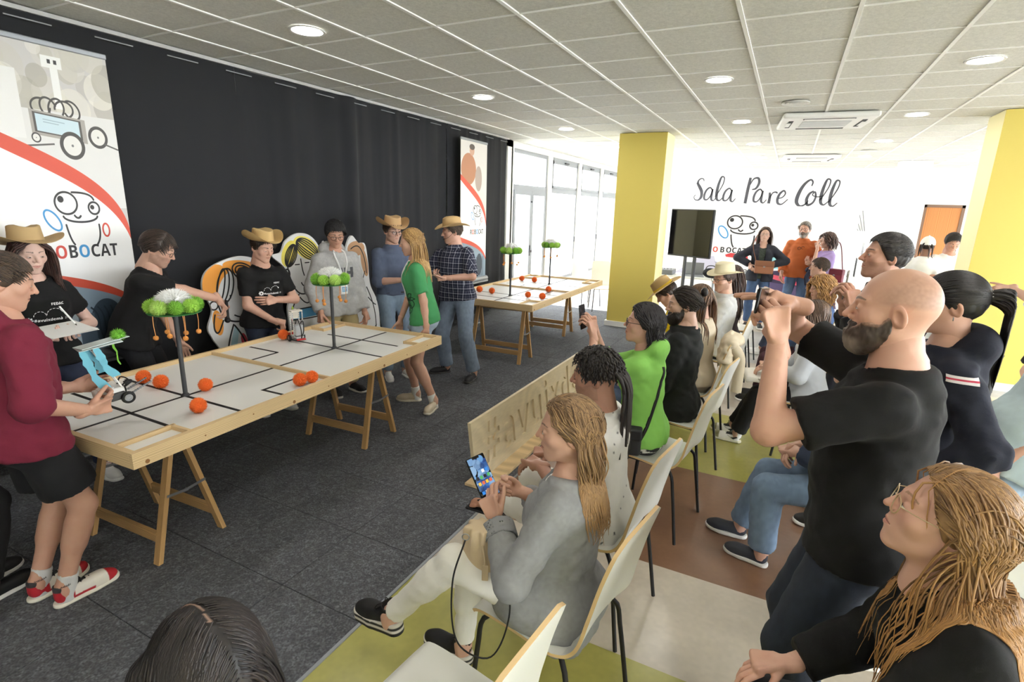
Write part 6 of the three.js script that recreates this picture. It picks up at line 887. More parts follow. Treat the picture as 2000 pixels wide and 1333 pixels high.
// girl in the straw hat
o = figure({ ...mid, label: 'girl with long dark hair and straw hat writing on papers by the large banner', fem: 1, x: -4.04, z: -1.53, H: 1.63, yaw: PI * 0.46, twist: 0, lean: 0.03, head: { pitch: 0.22, yaw: 0.12 }, skin: [226, 186, 168], lip: [190, 90, 88], eyes: { open: 0.5, gy: -0.003 },
  armL: { to: [-3.82, 1.06, -1.64], pole: [-0.3, -0.8, -0.6], dir: [0.6, 0.0, 0.7], palm: [0, -1, 0.3], pose: 'pinch' }, armR: { to: [-3.84, 1.02, -1.43], pole: [-0.4, -0.8, 0.6], dir: [0.75, 0.05, -0.5], palm: [-0.2, 1, 0], pose: 'hold' },
  footL: [-3.92, -1.68, 1.5], footR: [-3.9, -1.48, 1.35], top: { name: 't_shirt', c: black, sleeve: 0.6, off: 0.018, hem: -0.12, loose: 0.8 }, bottom: { name: 'jeans', tint: denim([42, 50, 74]) }, shoes: { c: [238, 236, 232], lace: [240, 240, 240] },
  hair: { c: [44, 30, 26], c2: [84, 52, 44], n: 420, len: 0.34, r: 0.0055, th: 0.01, wave: 0.06 }, hat: { brim: 0.185, curl: 0.03, dip: 0.02, c: [196, 160, 96], pitch: -0.3, y: 0.07, z: -0.022, label: 'wide woven straw hat' }, print: [{ t: 0.6, x: 0.0, w: 0.24, h: 0.15, tex: T_tee }] });
{ const t = thing('paper_sheets', 'white score sheets held by the girl in the straw hat', 'paper', [-3.72, 1.075, -1.5], 0.2); mesh('sheet', rbox(0.2, 0.002, 0.29, 0.0008, 0, 0, 0, 1).rotateZ(-0.2), M.white, t); mesh('sheet', rbox(0.2, 0.002, 0.28, 0.0008, 0.012, 0.006, 0.01, 1).rotateZ(-0.16).rotateY(0.12), M.white, t); const p = thing('pen', 'white pen in the hand of the girl in the straw hat', 'pen', [-3.75, 1.12, -1.57]); mesh('barrel', cyl(0.005, 0.005, 0.13, 0, -0.03, 0, 10).rotateX(0.5), M.white, p); mesh('tip', cyl(0.001, 0.005, 0.014, 0, -0.045, 0, 10).rotateX(0.5), M.black, p); }
// person beside the boy, mostly out of view
o = figure({ ...far, label: 'person in black trousers and black shoes next to the boy in maroon', x: -3.2, z: -0.72, H: 1.65, yaw: PI * 0.95, footR: [-3.06, -0.78, PI * 1.06], footL: [-3.26, -0.78, PI], top: { name: 'sweater', c: [40, 40, 46], sleeve: 1.95 }, bottom: { c: [22, 22, 24] }, shoes: { c: [22, 22, 24], sole: [226, 224, 220] }, hair: shorthair([50, 38, 30]) });
// man leaning behind the table
o = figure({ ...mid, label: 'young man in black t-shirt and glasses leaning with one arm stretched out', x: -4.1, z: -2.08, H: 1.66, yaw: PI * 0.73, lean: 0.36, head: { pitch: 0.42, yaw: 0.02, fwd: 0.1 }, skin: [208, 160, 134], stubble: [70, 56, 48], stubbleK: 0.3, eyes: { open: 0.45, gy: -0.002 }, armR: { to: [-3.78, 1.1, -2.56], pole: [-0.4, 0.3, 0.5], dir: [0.35, -0.85, -0.3], palm: [-0.6, -0.3, 0.6], pose: 'hold' }, top: { name: 't_shirt', c: black, sleeve: 0.7, off: 0.02, loose: 0.8 }, bottom: { c: [26, 27, 32] }, shoes: { c: [30, 30, 32] }, hair: shorthair([52, 40, 33], { th: 0.02, len: 0.06 }), glasses: { c: [40, 36, 34], sq: 0.72 } });
{ const t = thing('microphone', 'black handheld microphone held by the leaning man in glasses', 'microphone', [-3.762, 1.0, -2.575]); mesh('handle', lathe([[0, -0.1], [0.011, -0.098], [0.014, 0.04], [0.016, 0.05], [0, 0.05]], 16), M.black, t); mesh('grille', new THREE.SphereGeometry(0.022, 16, 12).translate(0, 0.065, 0), mat([40, 40, 44], 0.5, { metalness: 0.6 }), t); t.rotation.set(0.1, 0, PI - 0.2); }
// boy in the cowboy hat reaching to the robot
o = figure({ ...mid, label: 'boy in black t-shirt and curled straw cowboy hat reaching down to the robot', x: -3.98, z: -3.06, H: 1.58, yaw: PI * 0.42, lean: 0.08, side: 0.03, head: { pitch: 0.3, yaw: 0.22 }, skin: [214, 164, 138], eyes: { open: 0.4, gy: -0.003 }, armR: { to: [-3.79, 0.86, -3.0], pole: [-0.6, -0.4, 0.6], dir: [0.6, -0.45, -0.65], palm: [-0.2, -0.9, -0.2], pose: 'pinch' }, armL: { to: [-3.82, 1.02, -3.08], pole: [0.1, -0.8, -0.7], dir: [-0.15, 0.05, 1], palm: [-0.9, -0.1, -0.1], pose: 'relaxed' },
  top: { name: 't_shirt', c: black, sleeve: 0.68, off: 0.018, loose: 0.8 }, bottom: { name: 'jeans', tint: denim([46, 54, 74]) }, shoes: { c: [240, 240, 238] }, hair: shorthair([46, 36, 30]), hat: { brim: 0.16, curl: 0.055, dip: 0.006, h: 0.1, pitch: -0.2, y: 0.07, c: [204, 166, 94], label: 'golden straw cowboy hat' }, print: [{ t: 0.62, x: 0.01, w: 0.22, h: 0.14, tex: T_tee }] });
{ const t = thing('pencil', 'thin red pencil in the fingers of the cowboy-hatted boy', 'pencil', [-3.7, 0.86, -3.12]); mesh('barrel', cyl(0.004, 0.004, 0.11, 0, -0.04, 0, 8).rotateZ(0.35), mat([204, 44, 70], 0.5), t); mesh('tip', new THREE.ConeGeometry(0.004, 0.012, 8).rotateX(PI).translate(0, -0.046, 0).rotateZ(0.35), M.beech, t); }
// boy in the grey hoodie
o = figure({ ...mid, label: 'boy with glasses in light grey hoodie wearing a white lanyard', x: -3.78, z: -3.74, H: 1.69, yaw: PI * 0.4, head: { pitch: 0.34, yaw: -0.3 }, skin: [204, 152, 124], brow: [26, 22, 20], eyes: { open: 0.45, gy: -0.002 }, armR: { to: [-3.78, 0.85, -3.52], dir: [0.15, -1, 0.05] }, armL: { to: [-3.6, 0.83, -3.9], dir: [0.1, -1, -0.05] },
  top: { name: 'hoodie', tint: heather([172, 172, 172]), sleeve: 1.95, off: 0.026, aoff: 0.022, hem: -0.2, hood: 1, loose: 1, wr: 0.009 }, bottom: { c: [176, 160, 120] }, shoes: { c: [34, 34, 36] }, hair: shorthair([18, 17, 19], { th: 0.022, len: 0.045, fringe: 0.062, n: 460, comb: p => [p[0] * 3, -0.3, p[2] > -0.02 ? 1 : -0.8] }), glasses: { c: [52, 30, 30], sq: 0.78, t: 0.002 }, print: [{ t: 0.62, w: 0.24, h: 0.11, tex: T_hh }] });
{ const c = add(o.N, o.fc, 0.03), m = fabric([236, 236, 236]); for (const sg of [1, -1]) strap(o, [add(add(o.nb, o.lc, sg * 0.055), o.fc, -0.02), add(add(o.N, o.lc, sg * 0.065), o.fc, 0.08), add(add(add(o.P, o.u, 0.66 * o.TL), o.lc, sg * 0.03), o.fc, 0.17), add(add(o.P, o.u, 0.45 * o.TL), o.fc, 0.18)], 0.013, m, o.topF, 'lanyard'); patch(o, { name: 'badge', t: 0.32, w: 0.07, h: 0.1, tex: canvasTex(64, 96, (g, w, h) => { g.fillStyle = '#f2f4f6'; g.fillRect(0, 0, w, h); g.fillStyle = '#7fb0d6'; g.fillRect(8, 30, 48, 44); g.fillStyle = '#e9eef2'; g.fillRect(14, 40, 36, 6); g.fillRect(14, 54, 30, 6); }) }); }
// man in the denim shirt
o = figure({ ...mid, label: 'young man with glasses, straw hat and blue denim shirt with headset', x: -3.64, z: -4.4, H: 1.71, yaw: PI * 0.33, head: { pitch: 0.12, yaw: 0.15 }, skin: [214, 166, 142], stubble: [80, 62, 54], stubbleK: 0.25, armR: { to: [-3.42, 1.1, -4.24], pole: [-0.5, -0.8, 0.3], dir: [0.85, 0.1, -0.3], palm: [0.1, 0.9, 0.2], pose: 'hold' }, armL: { to: [-3.36, 1.1, -4.46], pole: [0.2, -0.8, -0.7], dir: [0.5, 0.1, 0.7], palm: [0, 0.9, 0.3], pose: 'hold' },
  top: { name: 'shirt', tint: denim([84, 94, 116], 0.08), sleeve: 1.02, off: 0.018, hem: 0.02, tuck: 1, collar: 0.03, loose: 0.8 }, bottom: { name: 'jeans', tint: denim([128, 146, 166], 0.14), belt: [36, 30, 28], waist: 0.12 }, shoes: { c: [226, 224, 220] }, hair: shorthair([48, 36, 30], { th: 0.018 }), hat: { brim: 0.165, curl: 0.05, dip: 0.015, c: [200, 158, 96], label: 'tan straw hat' }, glasses: { c: [30, 24, 24], t: 0.002 } });
phone([-3.28, 1.115, -4.32], [-0.2, 1, 0.1], [1, 0.1, 0], 'dark phone held flat by the man in the denim shirt');
// girl in green
o = figure({ ...mid, label: 'girl with long blond hair in green t-shirt, denim shorts and beige sneakers', fem: 1, x: -2.86, z: -3.86, H: 1.66, yaw: -PI * 0.3, lean: 0.14, head: { pitch: 0.14, yaw: -0.1 }, skin: [214, 164, 136], brow: [110, 84, 60], armL: { to: [-2.72, 0.78, -3.72], dir: [-0.1, -1, 0.1], pole: [0.8, -0.2, -0.6] }, armR: { to: [-3.08, 0.8, -3.8], dir: [-0.2, -1, 0] }, footR: [-2.98, -3.9, -PI * 0.33], footL: [-2.72, -3.82, PI * 0.06],
  top: { name: 't_shirt', c: [70, 150, 94], sleeve: 0.75, off: 0.018, hem: -0.14, loose: 0.8 }, bottom: { name: 'shorts', tint: denim([166, 184, 204], 0.1), hem: 0.42, flare: 0.02, off: 0.016 }, shoes: { c: [214, 200, 176], lace: [220, 208, 188], sole: [232, 224, 208], sock: [240, 240, 238] },
  hair: { c: [132, 96, 58], c2: [206, 166, 106], n: 700, len: 0.42, r: 0.0042, th: 0.01, wave: 0.05, back: 1, backZ: 0.0, tip: [220, 182, 124] }, print: [{ t: 0.28, x: 0.03, w: 0.25, h: 0.25, tex: T_berry, turn: 0.2 }] });
{ const m = fabric([240, 240, 240]); for (const sg of [1, -1]) strap(o, [add(add(o.nb, o.lc, sg * 0.045), o.fc, -0.02), add(add(o.N, o.lc, sg * 0.06), o.fc, 0.07), add(add(add(o.P, o.u, 0.6 * o.TL), o.lc, sg * 0.02), o.fc, 0.18), add(add(o.P, o.u, 0.36 * o.TL), o.fc, 0.17)], 0.009, m, o.topF, 'lanyard'); patch(o, { name: 'badge', t: 0.26, x: -0.01, w: 0.05, h: 0.1, tex: canvasTex(32, 64, (g, w, h) => { g.fillStyle = '#f4f4f4'; g.fillRect(0, 0, w, h); }) }); }
// man in the plaid shirt with a headset microphone
o = figure({ ...mid, label: 'man in navy plaid shirt and straw hat with headset microphone', x: -3.08, z: -4.77, H: 1.72, fat: 1.12, side: -0.1, yaw: PI * 0.02, head: { pitch: 0.12, yaw: -0.85 }, skin: [210, 158, 132], brow: [80, 62, 50], armL: { to: [-3.02, 1.13, -4.5], pole: [1, -0.5, -0.2], dir: [-0.85, 0.05, 0.45], palm: [0.1, 0.9, 0.2], pose: 'hold' }, armR: { to: [-3.3, 1.14, -4.5], pole: [-0.8, -0.7, -0.2], dir: [0.4, 0, 0.9], palm: [0.3, 0.9, 0], pose: 'hold' }, footR: [-3.24, -4.8, -0.7], footL: [-2.86, -4.76, 0.1],
  top: { name: 'plaid_shirt', mat: plaidM, c: [60, 60, 80], sleeve: 0.95, off: 0.022, hem: -0.1, collar: 0.03, loose: 0.9 }, bottom: { name: 'jeans', tint: denim([120, 134, 154], 0.2, 0.2), off: 0.018, flare: 0.024 }, shoes: { c: [44, 44, 48], lace: [180, 180, 180], sole: [70, 68, 66] }, hair: shorthair([70, 58, 48]), hat: { brim: 0.17, curl: 0.022, dip: 0.022, c: [204, 164, 96], label: 'tan straw hat' } });
mesh('headset', o.W(mergeGeometries([tube([o.hp(0.08, 0.01, -0.01), o.hp(0.078, -0.03, 0.03), o.hp(0.06, -0.06, 0.075), o.hp(0.04, -0.065, 0.1)], 0.002, 5, 16), new THREE.SphereGeometry(0.009, 10, 8).translate(...o.hp(0.036, -0.066, 0.102))])), M.black, o.root);
{ const t = thing('tablet', 'small grey tablet held by the plaid-shirted man', 'tablet', [-3.19, 1.165, -4.4], 0.1); mesh('case', rbox(0.2, 0.01, 0.13, 0.004, 0, 0, 0), mat([150, 128, 104], 0.5), t); mesh('screen', rbox(0.18, 0.002, 0.115, 0.001, 0, 0.0055, 0, 1), pmat([40, 44, 50], 0.1), t); }
// standing trio before the backdrop
o = figure({ ...far, label: 'woman in black jacket with hands on hips and brown shoulder bag', fem: 1, x: -0.34, z: -9.6, H: 1.66, yaw: 0.05, head: { pitch: -0.05, yaw: 0, roll: -0.06 }, skin: [222, 176, 152], armL: { to: [-0.2, 1.05, -9.5], pole: [1, 0.2, -0.3], dir: [-0.3, -0.5, 0.5], palm: [-0.5, 0, -0.8] }, armR: { to: [-0.5, 1.05, -9.5], pole: [-1, 0.2, -0.3], dir: [0.3, -0.5, 0.5], palm: [0.5, 0, -0.8] },
  under: { name: 'top', tint: heather([62, 70, 62], 0.5), sleeve: 0.3, neck: 0.1, nz: 0.05 }, top: { name: 'jacket', c: [44, 46, 56], sleeve: 1.95, off: 0.026, hem: -0.2, open: 0.05, loose: 0.7, collar: 0.02 }, bottom: { name: 'jeans', tint: denim([70, 92, 128]) }, shoes: { c: [40, 40, 42] }, hair: { c: [56, 42, 38], c2: [96, 74, 62], n: 200, len: 0.28, r: 0.007, th: 0.01, seg: 10 }, glasses: { c: [60, 50, 46], t: 0.0014 } });
function bag(pos, turn, [w, h, d], c, label, straps) { const t = thing('handbag', label, 'bag', pos, turn); mesh('pouch', rbox(w, h, d, Math.min(w, h, d) * 0.3, 0, h / 2, 0, 4), mat(c, 0.6), t); mesh('flap', rbox(w * 1.02, h * 0.45, d * 1.06, Math.min(h, d) * 0.2, 0, h * 0.8, 0.004, 3), mat(c.map(v => v * 0.9), 0.6), t); mesh('clasp', rbox(0.03, 0.02, 0.01, 0.003, 0, h * 0.56, d * 0.54, 1), M.steel, t); if (straps) mesh('strap', tube(straps, 0.007, 6, 40), mat(c.map(v => v * 0.8), 0.6), t); return t; }
bag([-0.28, 0.92, -9.42], 0.05, [0.28, 0.2, 0.07], [158, 104, 76], 'brown leather bag on the woman with hands on hips', [[-0.13, 0.19, 0], [-0.2, 0.45, -0.05], [-0.13, 0.62, -0.16], [0.0, 0.5, -0.3]]);
o = figure({ ...far, label: 'bearded man in rust orange shirt standing before the backdrop', x: 0.22, z: -9.9, H: 1.77, yaw: -0.15, head: { yaw: -0.1 }, skin: [214, 160, 134], armR: { to: [-0.02, 0.92, -9.8], dir: [0, -1, 0.1] }, armL: { to: [0.36, 1.1, -9.62], pole: [1, -0.5, -0.4], dir: [-0.3, 0.3, 0.6], palm: [0, 0.6, -0.6], pose: 'hold' }, top: { name: 'shirt', c: [186, 98, 50], sleeve: 1.9, off: 0.022, hem: -0.16, collar: 0.03, loose: 0.9, wr: 0.009 }, bottom: { name: 'jeans', tint: denim([86, 108, 140]) }, shoes: { c: [70, 50, 40] }, hair: shorthair([110, 100, 92], { c2: [170, 164, 158] }), beard: { c: [110, 96, 86], c2: [176, 170, 164], th: 0.008 }, glasses: { c: [50, 40, 36] } });
mesh('sunglasses', o.W(mergeGeometries([new THREE.TorusGeometry(0.022, 0.003, 6, 16).translate(-0.02, 0, 0), new THREE.TorusGeometry(0.022, 0.003, 6, 16).translate(0.03, 0.01, 0)]).translate(...add(add(o.N, o.fc, 0.135), [0, -0.13, 0]))), M.black, o.root);
{ const t = thing('jacket_bundle', 'dark jacket folded over the arm of the orange-shirted man', 'jacket', [0.44, 1.0, -9.62]); const g = nets((x, y, z) => ell(x, y, z, 0, 0, 0, 0.12, 0.09, 0.08) + 0.02 * vn(x * 16, y * 22, z * 16), [-0.2, -0.16, -0.15], [0.2, 0.16, 0.15], 0.012); mesh('fold', g, fabric([44, 48, 66]), t); mesh('sleeve', tube([[-0.06, 0, 0.06], [-0.1, -0.1, 0.07], [-0.08, -0.22, 0.05]], 0.035, 10, 12), fabric([44, 48, 66]), t); }
o = figure({ ...far, label: 'woman with dark bob in lilac t-shirt touching her face', fem: 1, x: 0.56, z: -9.65, H: 1.6, yaw: -1.1, head: { pitch: 0.05, yaw: -0.1 }, skin: [214, 166, 142], armL: { to: [0.42, 1.36, -9.5], pole: [0, -1, 0.3], dir: [-0.1, 0.9, -0.2], palm: [0.6, 0, -0.6], pose: 'relaxed' }, top: { name: 't_shirt', c: [172, 150, 206], sleeve: 0.7, off: 0.02, loose: 0.7 }, bottom: { name: 'jeans', tint: denim([96, 118, 150]) }, shoes: { c: [200, 196, 190] }, hair: { c: [52, 38, 36], c2: [98, 72, 64], n: 260, len: 0.2, r: 0.008, wave: 0.35, th: 0.022, seg: 9 } });
bag([0.72, 0.86, -9.52], -0.6, [0.24, 0.2, 0.08], [128, 40, 60], 'wine red shoulder bag of the woman in lilac', [[-0.1, 0.19, 0], [-0.14, 0.4, 0.02], [-0.16, 0.56, 0.0], [-0.1, 0.6, -0.12], [0.08, 0.19, -0.03]]);
// kitchen helpers and others at the far side
o = figure({ ...far, label: 'person seen from behind in white cap and white t-shirt', fem: 1, x: 1.68, z: -9.0, H: 1.62, yaw: PI * 0.9, skin: [150, 104, 82], top: { name: 't_shirt', c: [240, 240, 240], sleeve: 0.7, off: 0.022 }, bottom: { c: [40, 42, 50] }, shoes: { c: [230, 230, 230] }, hair: { c: [40, 30, 28], c2: [70, 54, 48], n: 40, len: 0.2, r: 0.012, th: 0.006, skip: p => p[2] > -0.06 || p[1] > 0.05, collide: true } });
mesh('cap', o.W(mergeGeometries([new THREE.SphereGeometry(0.104, 24, 16, 0, 7, 0, PI * 0.55).scale(0.85, 1, 1.04).translate(0, 0.03, -0.008).applyMatrix4(o.HM), rbox(0.13, 0.008, 0.1, 0.003, 0, 0.035, 0.125, 2).applyMatrix4(o.HM), new THREE.SphereGeometry(0.01, 8, 6).translate(0, 0.135, 0).applyMatrix4(o.HM)].map(bare))), fabric([236, 236, 234]), o.root);
o = figure({ ...far, label: 'dark-haired man in white t-shirt looking down at a tray', x: 1.96, z: -9.1, H: 1.68, yaw: 0.1, head: { pitch: 0.5 }, skin: [206, 150, 124], armL: { to: [2.02, 1.12, -8.86], pole: [0.8, -0.6, 0], dir: [-0.6, 0, 0.7], palm: [0, 1, 0], pose: 'hold' }, armR: { to: [1.84, 1.1, -8.86], pole: [-0.8, -0.6, 0], dir: [0.6, 0, 0.7], palm: [0, 1, 0], pose: 'hold' }, top: { name: 't_shirt', c: [242, 242, 242], sleeve: 0.75, off: 0.022 }, bottom: { c: [50, 52, 58] }, shoes: { c: [60, 60, 60] }, hair: shorthair([34, 28, 26], { th: 0.022 }) });
{ const t = thing('tray', 'white tray in the hands of the man in white', 'tray', [1.95, 1.14, -8.74], 0.1); mesh('plate', rbox(0.3, 0.012, 0.2, 0.005, 0, 0, 0), M.white, t); mesh('food', [new THREE.SphereGeometry(0.03, 12, 8).scale(1, 0.6, 1).translate(-0.05, 0.02, 0), new THREE.SphereGeometry(0.03, 12, 8).scale(1, 0.6, 1).translate(0.05, 0.02, 0.03)], mat([90, 66, 48], 0.8), t); }
o = figure({ ...far, label: 'person in navy jacket half hidden by the second yellow column', x: 2.32, z: -9.2, H: 1.62, yaw: -0.9, skin: [206, 156, 130], top: { name: 'jacket', c: [44, 50, 78], sleeve: 1.95, off: 0.03 }, bottom: { c: [30, 30, 36] }, shoes: { c: [40, 40, 40] }, hair: shorthair([60, 46, 38]) });
o = figure({ ...mid, label: 'man in white shirt and black shorts beside the second yellow column', x: 2.3, z: -6.3, H: 1.82, yaw: PI * 1.25, lean: 0.06, skin: [212, 166, 142], armL: { to: [1.86, 1.26, -6.36], pole: [0, -1, 0.3], dir: [-1, -0.3, 0], pose: 'relaxed' }, top: { name: 'shirt', c: [226, 224, 220], sleeve: 1.3, off: 0.03, hem: -0.18, loose: 1, wr: 0.01 }, bottom: { name: 'shorts', c: [28, 28, 32], hem: 0.85, flare: 0.03 }, shoes: { c: [230, 230, 230], sock: [240, 240, 240] }, hair: shorthair([70, 56, 46]) });
// seated: far part of the first rows
o = figure(sit({ ...mid, label: 'seated man in pale hat and light grey jacket looking over his shoulder', x: -0.5, z: -5.55, H: 1.74, lean: -0.02, twist: 0.15, head: { yaw: 0.75, pitch: 0.1 }, skin: [212, 164, 138], stubble: [90, 70, 60], top: { name: 'jacket', tint: heather([186, 186, 184], 0.05), sleeve: 1.95, off: 0.03, collar: 0.03, loose: 0.9, wr: 0.01 }, bottom: { c: [60, 66, 80] }, shoes: { c: [200, 200, 200] }, hair: shorthair([60, 44, 36]), hat: { brim: 0.155, curl: 0.012, dip: 0.012, h: 0.1, c: [226, 210, 160], dent: 0.008, label: 'pale straw hat' }, glasses: { c: [70, 44, 30], t: 0.0022 } }));
{ const a = o.S.L, b = o.E.L, c = add(add(a, sub(b, a), 0.75), o.l, 0.0); patch(o, { name: 'sleeve_badge', at: c, w: 0.05, h: 0.05, turn: PI / 2, tex: canvasTex(64, 64, (g) => { g.fillStyle = '#26262a'; g.fillRect(0, 0, 64, 64); g.fillStyle = '#c9c9c4'; g.fillRect(14, 14, 36, 36); g.fillStyle = '#26262a'; g.fillRect(24, 22, 16, 20); }), rows: 6 }); }
o = figure(sit({ ...mid, label: 'seated person with very long dark hair next to the pale-hatted man', fem: 1, x: -0.46, z: -6.1, H: 1.64, head: { yaw: 0.1 }, skin: [210, 160, 136], top: { name: 'sweater', c: [70, 60, 66], sleeve: 1.9 }, bottom: { c: [40, 42, 52] }, shoes: { c: [40, 40, 40] }, hair: { c: [44, 34, 32], c2: [86, 64, 56], n: 260, len: 0.5, r: 0.008, th: 0.014, wave: 0.14, seg: 12 } }));
o = figure(sit({ ...mid, label: 'seated person in yellow top and banded straw hat bending forward', x: -0.66, z: -5.0, H: 1.6, lean: 0.45, head: { pitch: 0.7, fwd: 0.3, roll: -0.1 }, skin: [206, 158, 132], top: { name: 't_shirt', c: [238, 206, 20], sleeve: 0.7, off: 0.022 }, bottom: { c: [50, 54, 64] }, shoes: { c: [80, 80, 80] }, hair: shorthair([50, 38, 32]), hat: { brim: 0.175, curl: 0.012, dip: 0.012, h: 0.1, dent: 0.012, c: [196, 158, 88], band: [238, 204, 60], label: 'straw hat with a yellow band' } }));
o = figure(sit({ ...mid, label: 'seated curly-haired woman in blue denim jacket looking aside', fem: 1, x: 0.36, z: -5.72, H: 1.64, head: { yaw: 0.45, pitch: 0.08 }, skin: [214, 162, 136], top: { name: 'denim_jacket', tint: denim([66, 88, 128], 0.16), sleeve: 1.95, off: 0.028, collar: 0.025, loose: 0.7, wr: 0.01 }, bottom: { c: [70, 40, 50] }, shoes: { c: [40, 40, 40] }, hair: { c: [120, 84, 48], c2: [196, 148, 90], n: 420, len: 0.27, r: 0.0065, wave: 0.75, wf: 1.5, th: 0.02, seg: 14, curl: 1 } }));
o = figure(sit({ ...far, label: 'seated dark-haired person behind the man with the camera phone', x: 1.0, z: -5.95, H: 1.68, skin: [206, 156, 130], top: { name: 'sweater', c: [60, 60, 66], sleeve: 1.9 }, bottom: { c: [40, 44, 56] }, shoes: { c: [60, 60, 60] }, hair: shorthair([52, 40, 36], { th: 0.02 }) })); chair(1.0, -5.95, LEFTW, 'white shell chair holding the dark-haired person by the display', 'third row of white shell chairs');
o = figure(sit({ ...far, label: 'seated person in dark jeans and white sneakers with one foot forward', x: 0.42, z: -7.8, H: 1.7, skin: [206, 156, 130], footL: [-0.12, -7.74, LEFTW], footR: [0.02, -7.92, LEFTW], top: { name: 'sweater', c: [90, 96, 110], sleeve: 1.9 }, bottom: { name: 'jeans', tint: denim([60, 66, 84]) }, shoes: { c: [236, 234, 230], lace: [240, 240, 240] }, hair: shorthair([60, 46, 38]) }));
// seated: first row
o = figure(sit({ ...mid, label: 'seated woman with straight brown hair and a cream coat around her', fem: 1, x: -0.52, z: -4.42, H: 1.6, lean: 0.05, head: { yaw: -0.5, pitch: 0.1 }, skin: [210, 160, 136], top: { name: 'blouse', c: [214, 200, 176], sleeve: 1.9, off: 0.026 }, bottom: { c: [190, 180, 160] }, shoes: { c: [180, 170, 150] }, hair: { c: [76, 56, 44], c2: [146, 112, 84], n: 420, len: 0.4, r: 0.0055, th: 0.012, seg: 12 } }));
{ const t = thing('coat', 'cream coat draped over the chair back of the brown-haired woman', 'coat', [-0.3, 0.84, -4.42]); const g = nets((x, y, z) => { const d = Math.max(ell(x, y, z, 0, -0.06, 0, 0.075, 0.17, 0.22), -ell(x, y, z, -0.04, -0.24, 0, 0.03, 0.2, 0.17)); return Math.min(d, ell(x, y, z, 0.03, 0.04, 0, 0.08, 0.06, 0.2)) + 0.018 * vn(x * 14, y * 20, z * 9) + 0.008 * vn(x * 30, y * 40, z * 22); }, [-0.16, -0.3, -0.3], [0.18, 0.16, 0.3], 0.009); mesh('fabric_folds', boxUV(g), fabric([222, 208, 182]), t); mesh('sleeve', tube([[0.03, 0.03, 0.15], [0.09, -0.05, 0.14], [0.1, -0.2, 0.12], [0.1, -0.34, 0.13]], 0.04, 12, 16), fabric([222, 208, 182]), t); }
o = figure(sit({ ...near, label: 'seated bearded man with undercut hair in black jacket', x: -0.57, z: -3.74, H: 1.75, lean: -0.02, head: { pitch: 0.1, yaw: 0.22 }, skin: [212, 166, 140], brow: [40, 32, 28], eyes: { open: 0.6 }, top: { name: 'jacket', c: [26, 28, 27], sleeve: 1.95, off: 0.032, aoff: 0.026, collar: 0.035, loose: 0.9, hem: -0.2, wr: 0.01 }, bottom: { name: 'jeans', tint: denim([84, 98, 122]) }, shoes: { c: [60, 60, 60] }, beard: { c: [34, 27, 24], th: 0.02 }, hair: shorthair([36, 30, 28], { th: 0.012, n: 520, len: 0.09, c2: [70, 60, 54], comb: p => [p[0] * 2, -0.05, -1], extra: (o, c0) => { const S = new Strands(); for (let i = 0; i < 26; i++) { const a = i / 26 * 6.28, r = 0.026; const p = []; for (let j = 0; j < 7; j++) { const t = j / 6 * PI; p.push(o.hp(Math.cos(a) * r * Math.sin(t) * 1, 0.075 + 0.026 * Math.sin(a) * Math.sin(t) + 0.01, -0.118 - 0.018 * (1 - Math.cos(t)))); } S.add(p, 0.007, c0, 5); } return [S.geo()]; } }) }));
o = figure(sit({ ...near, label: 'seated woman in bright green cardigan and glasses taking a photo', fem: 1, x: -0.63, z: -3.04, H: 1.64, py: 0.57, lean: 0.06, head: { pitch: -0.12, yaw: 0.3 }, skin: [212, 160, 134], lip: [186, 92, 84], armL: { to: [-0.95, 1.12, -2.95], pole: [0, -1, 0.25], dir: [-0.35, 0.95, 0.0], palm: [-0.9, -0.3, -0.35], pose: 'hold' }, armR: { to: [-0.98, 1.12, -3.08], pole: [0, -1, -0.25], dir: [-0.3, 0.95, 0.0], palm: [-0.9, -0.3, 0.35], pose: 'hold' }, under: { name: 'shirt', tint: (x, y, z) => Math.sin(x * 160 + z * 160) > 0 ? lin([30, 30, 34]) : lin([226, 224, 218]), sleeve: 0.3, off: 0.008, hem: -0.2 }, top: { name: 'cardigan', c: [136, 196, 92], sleeve: 1.45, off: 0.02, hem: -0.12, hood: 0.85, open: 0.035, loose: 0.6, wr: 0.008 }, bottom: { c: [30, 30, 34] }, shoes: { c: [40, 40, 44] },
  hair: { c: [20, 18, 20], c2: [44, 38, 40], n: 760, len: 0.2, r: 0.0046, th: 0.018, wave: 0.22, seg: 11, back: 1, backZ: -0.02 }, glasses: { c: [36, 30, 30], t: 0.0018, sq: 0.8 } }));
phone([-1.045, 1.215, -3.01], [0.98, 0.15, 0.05], [-0.1, 1, 0], 'black phone held up by the woman in green', { w: 0.078, h: 0.15 });
strap(o, [add(add(add(o.P, o.u, 0.84 * o.TL), o.fc, -0.14), o.lc, 0.05), add(add(add(o.P, o.u, 0.65 * o.TL), o.fc, -0.14), o.lc, 0.09), add(add(add(o.P, o.u, 0.4 * o.TL), o.fc, -0.12), o.lc, 0.13), add(add(o.P, o.lc, 0.19), o.fc, -0.03)], 0.01, M.black, o.topF, 'bag_strap');
bag([-0.68, 0.5, -2.79], 0.2, [0.2, 0.16, 0.07], [30, 30, 34], 'small black crossbody bag at the hip of the woman in green');
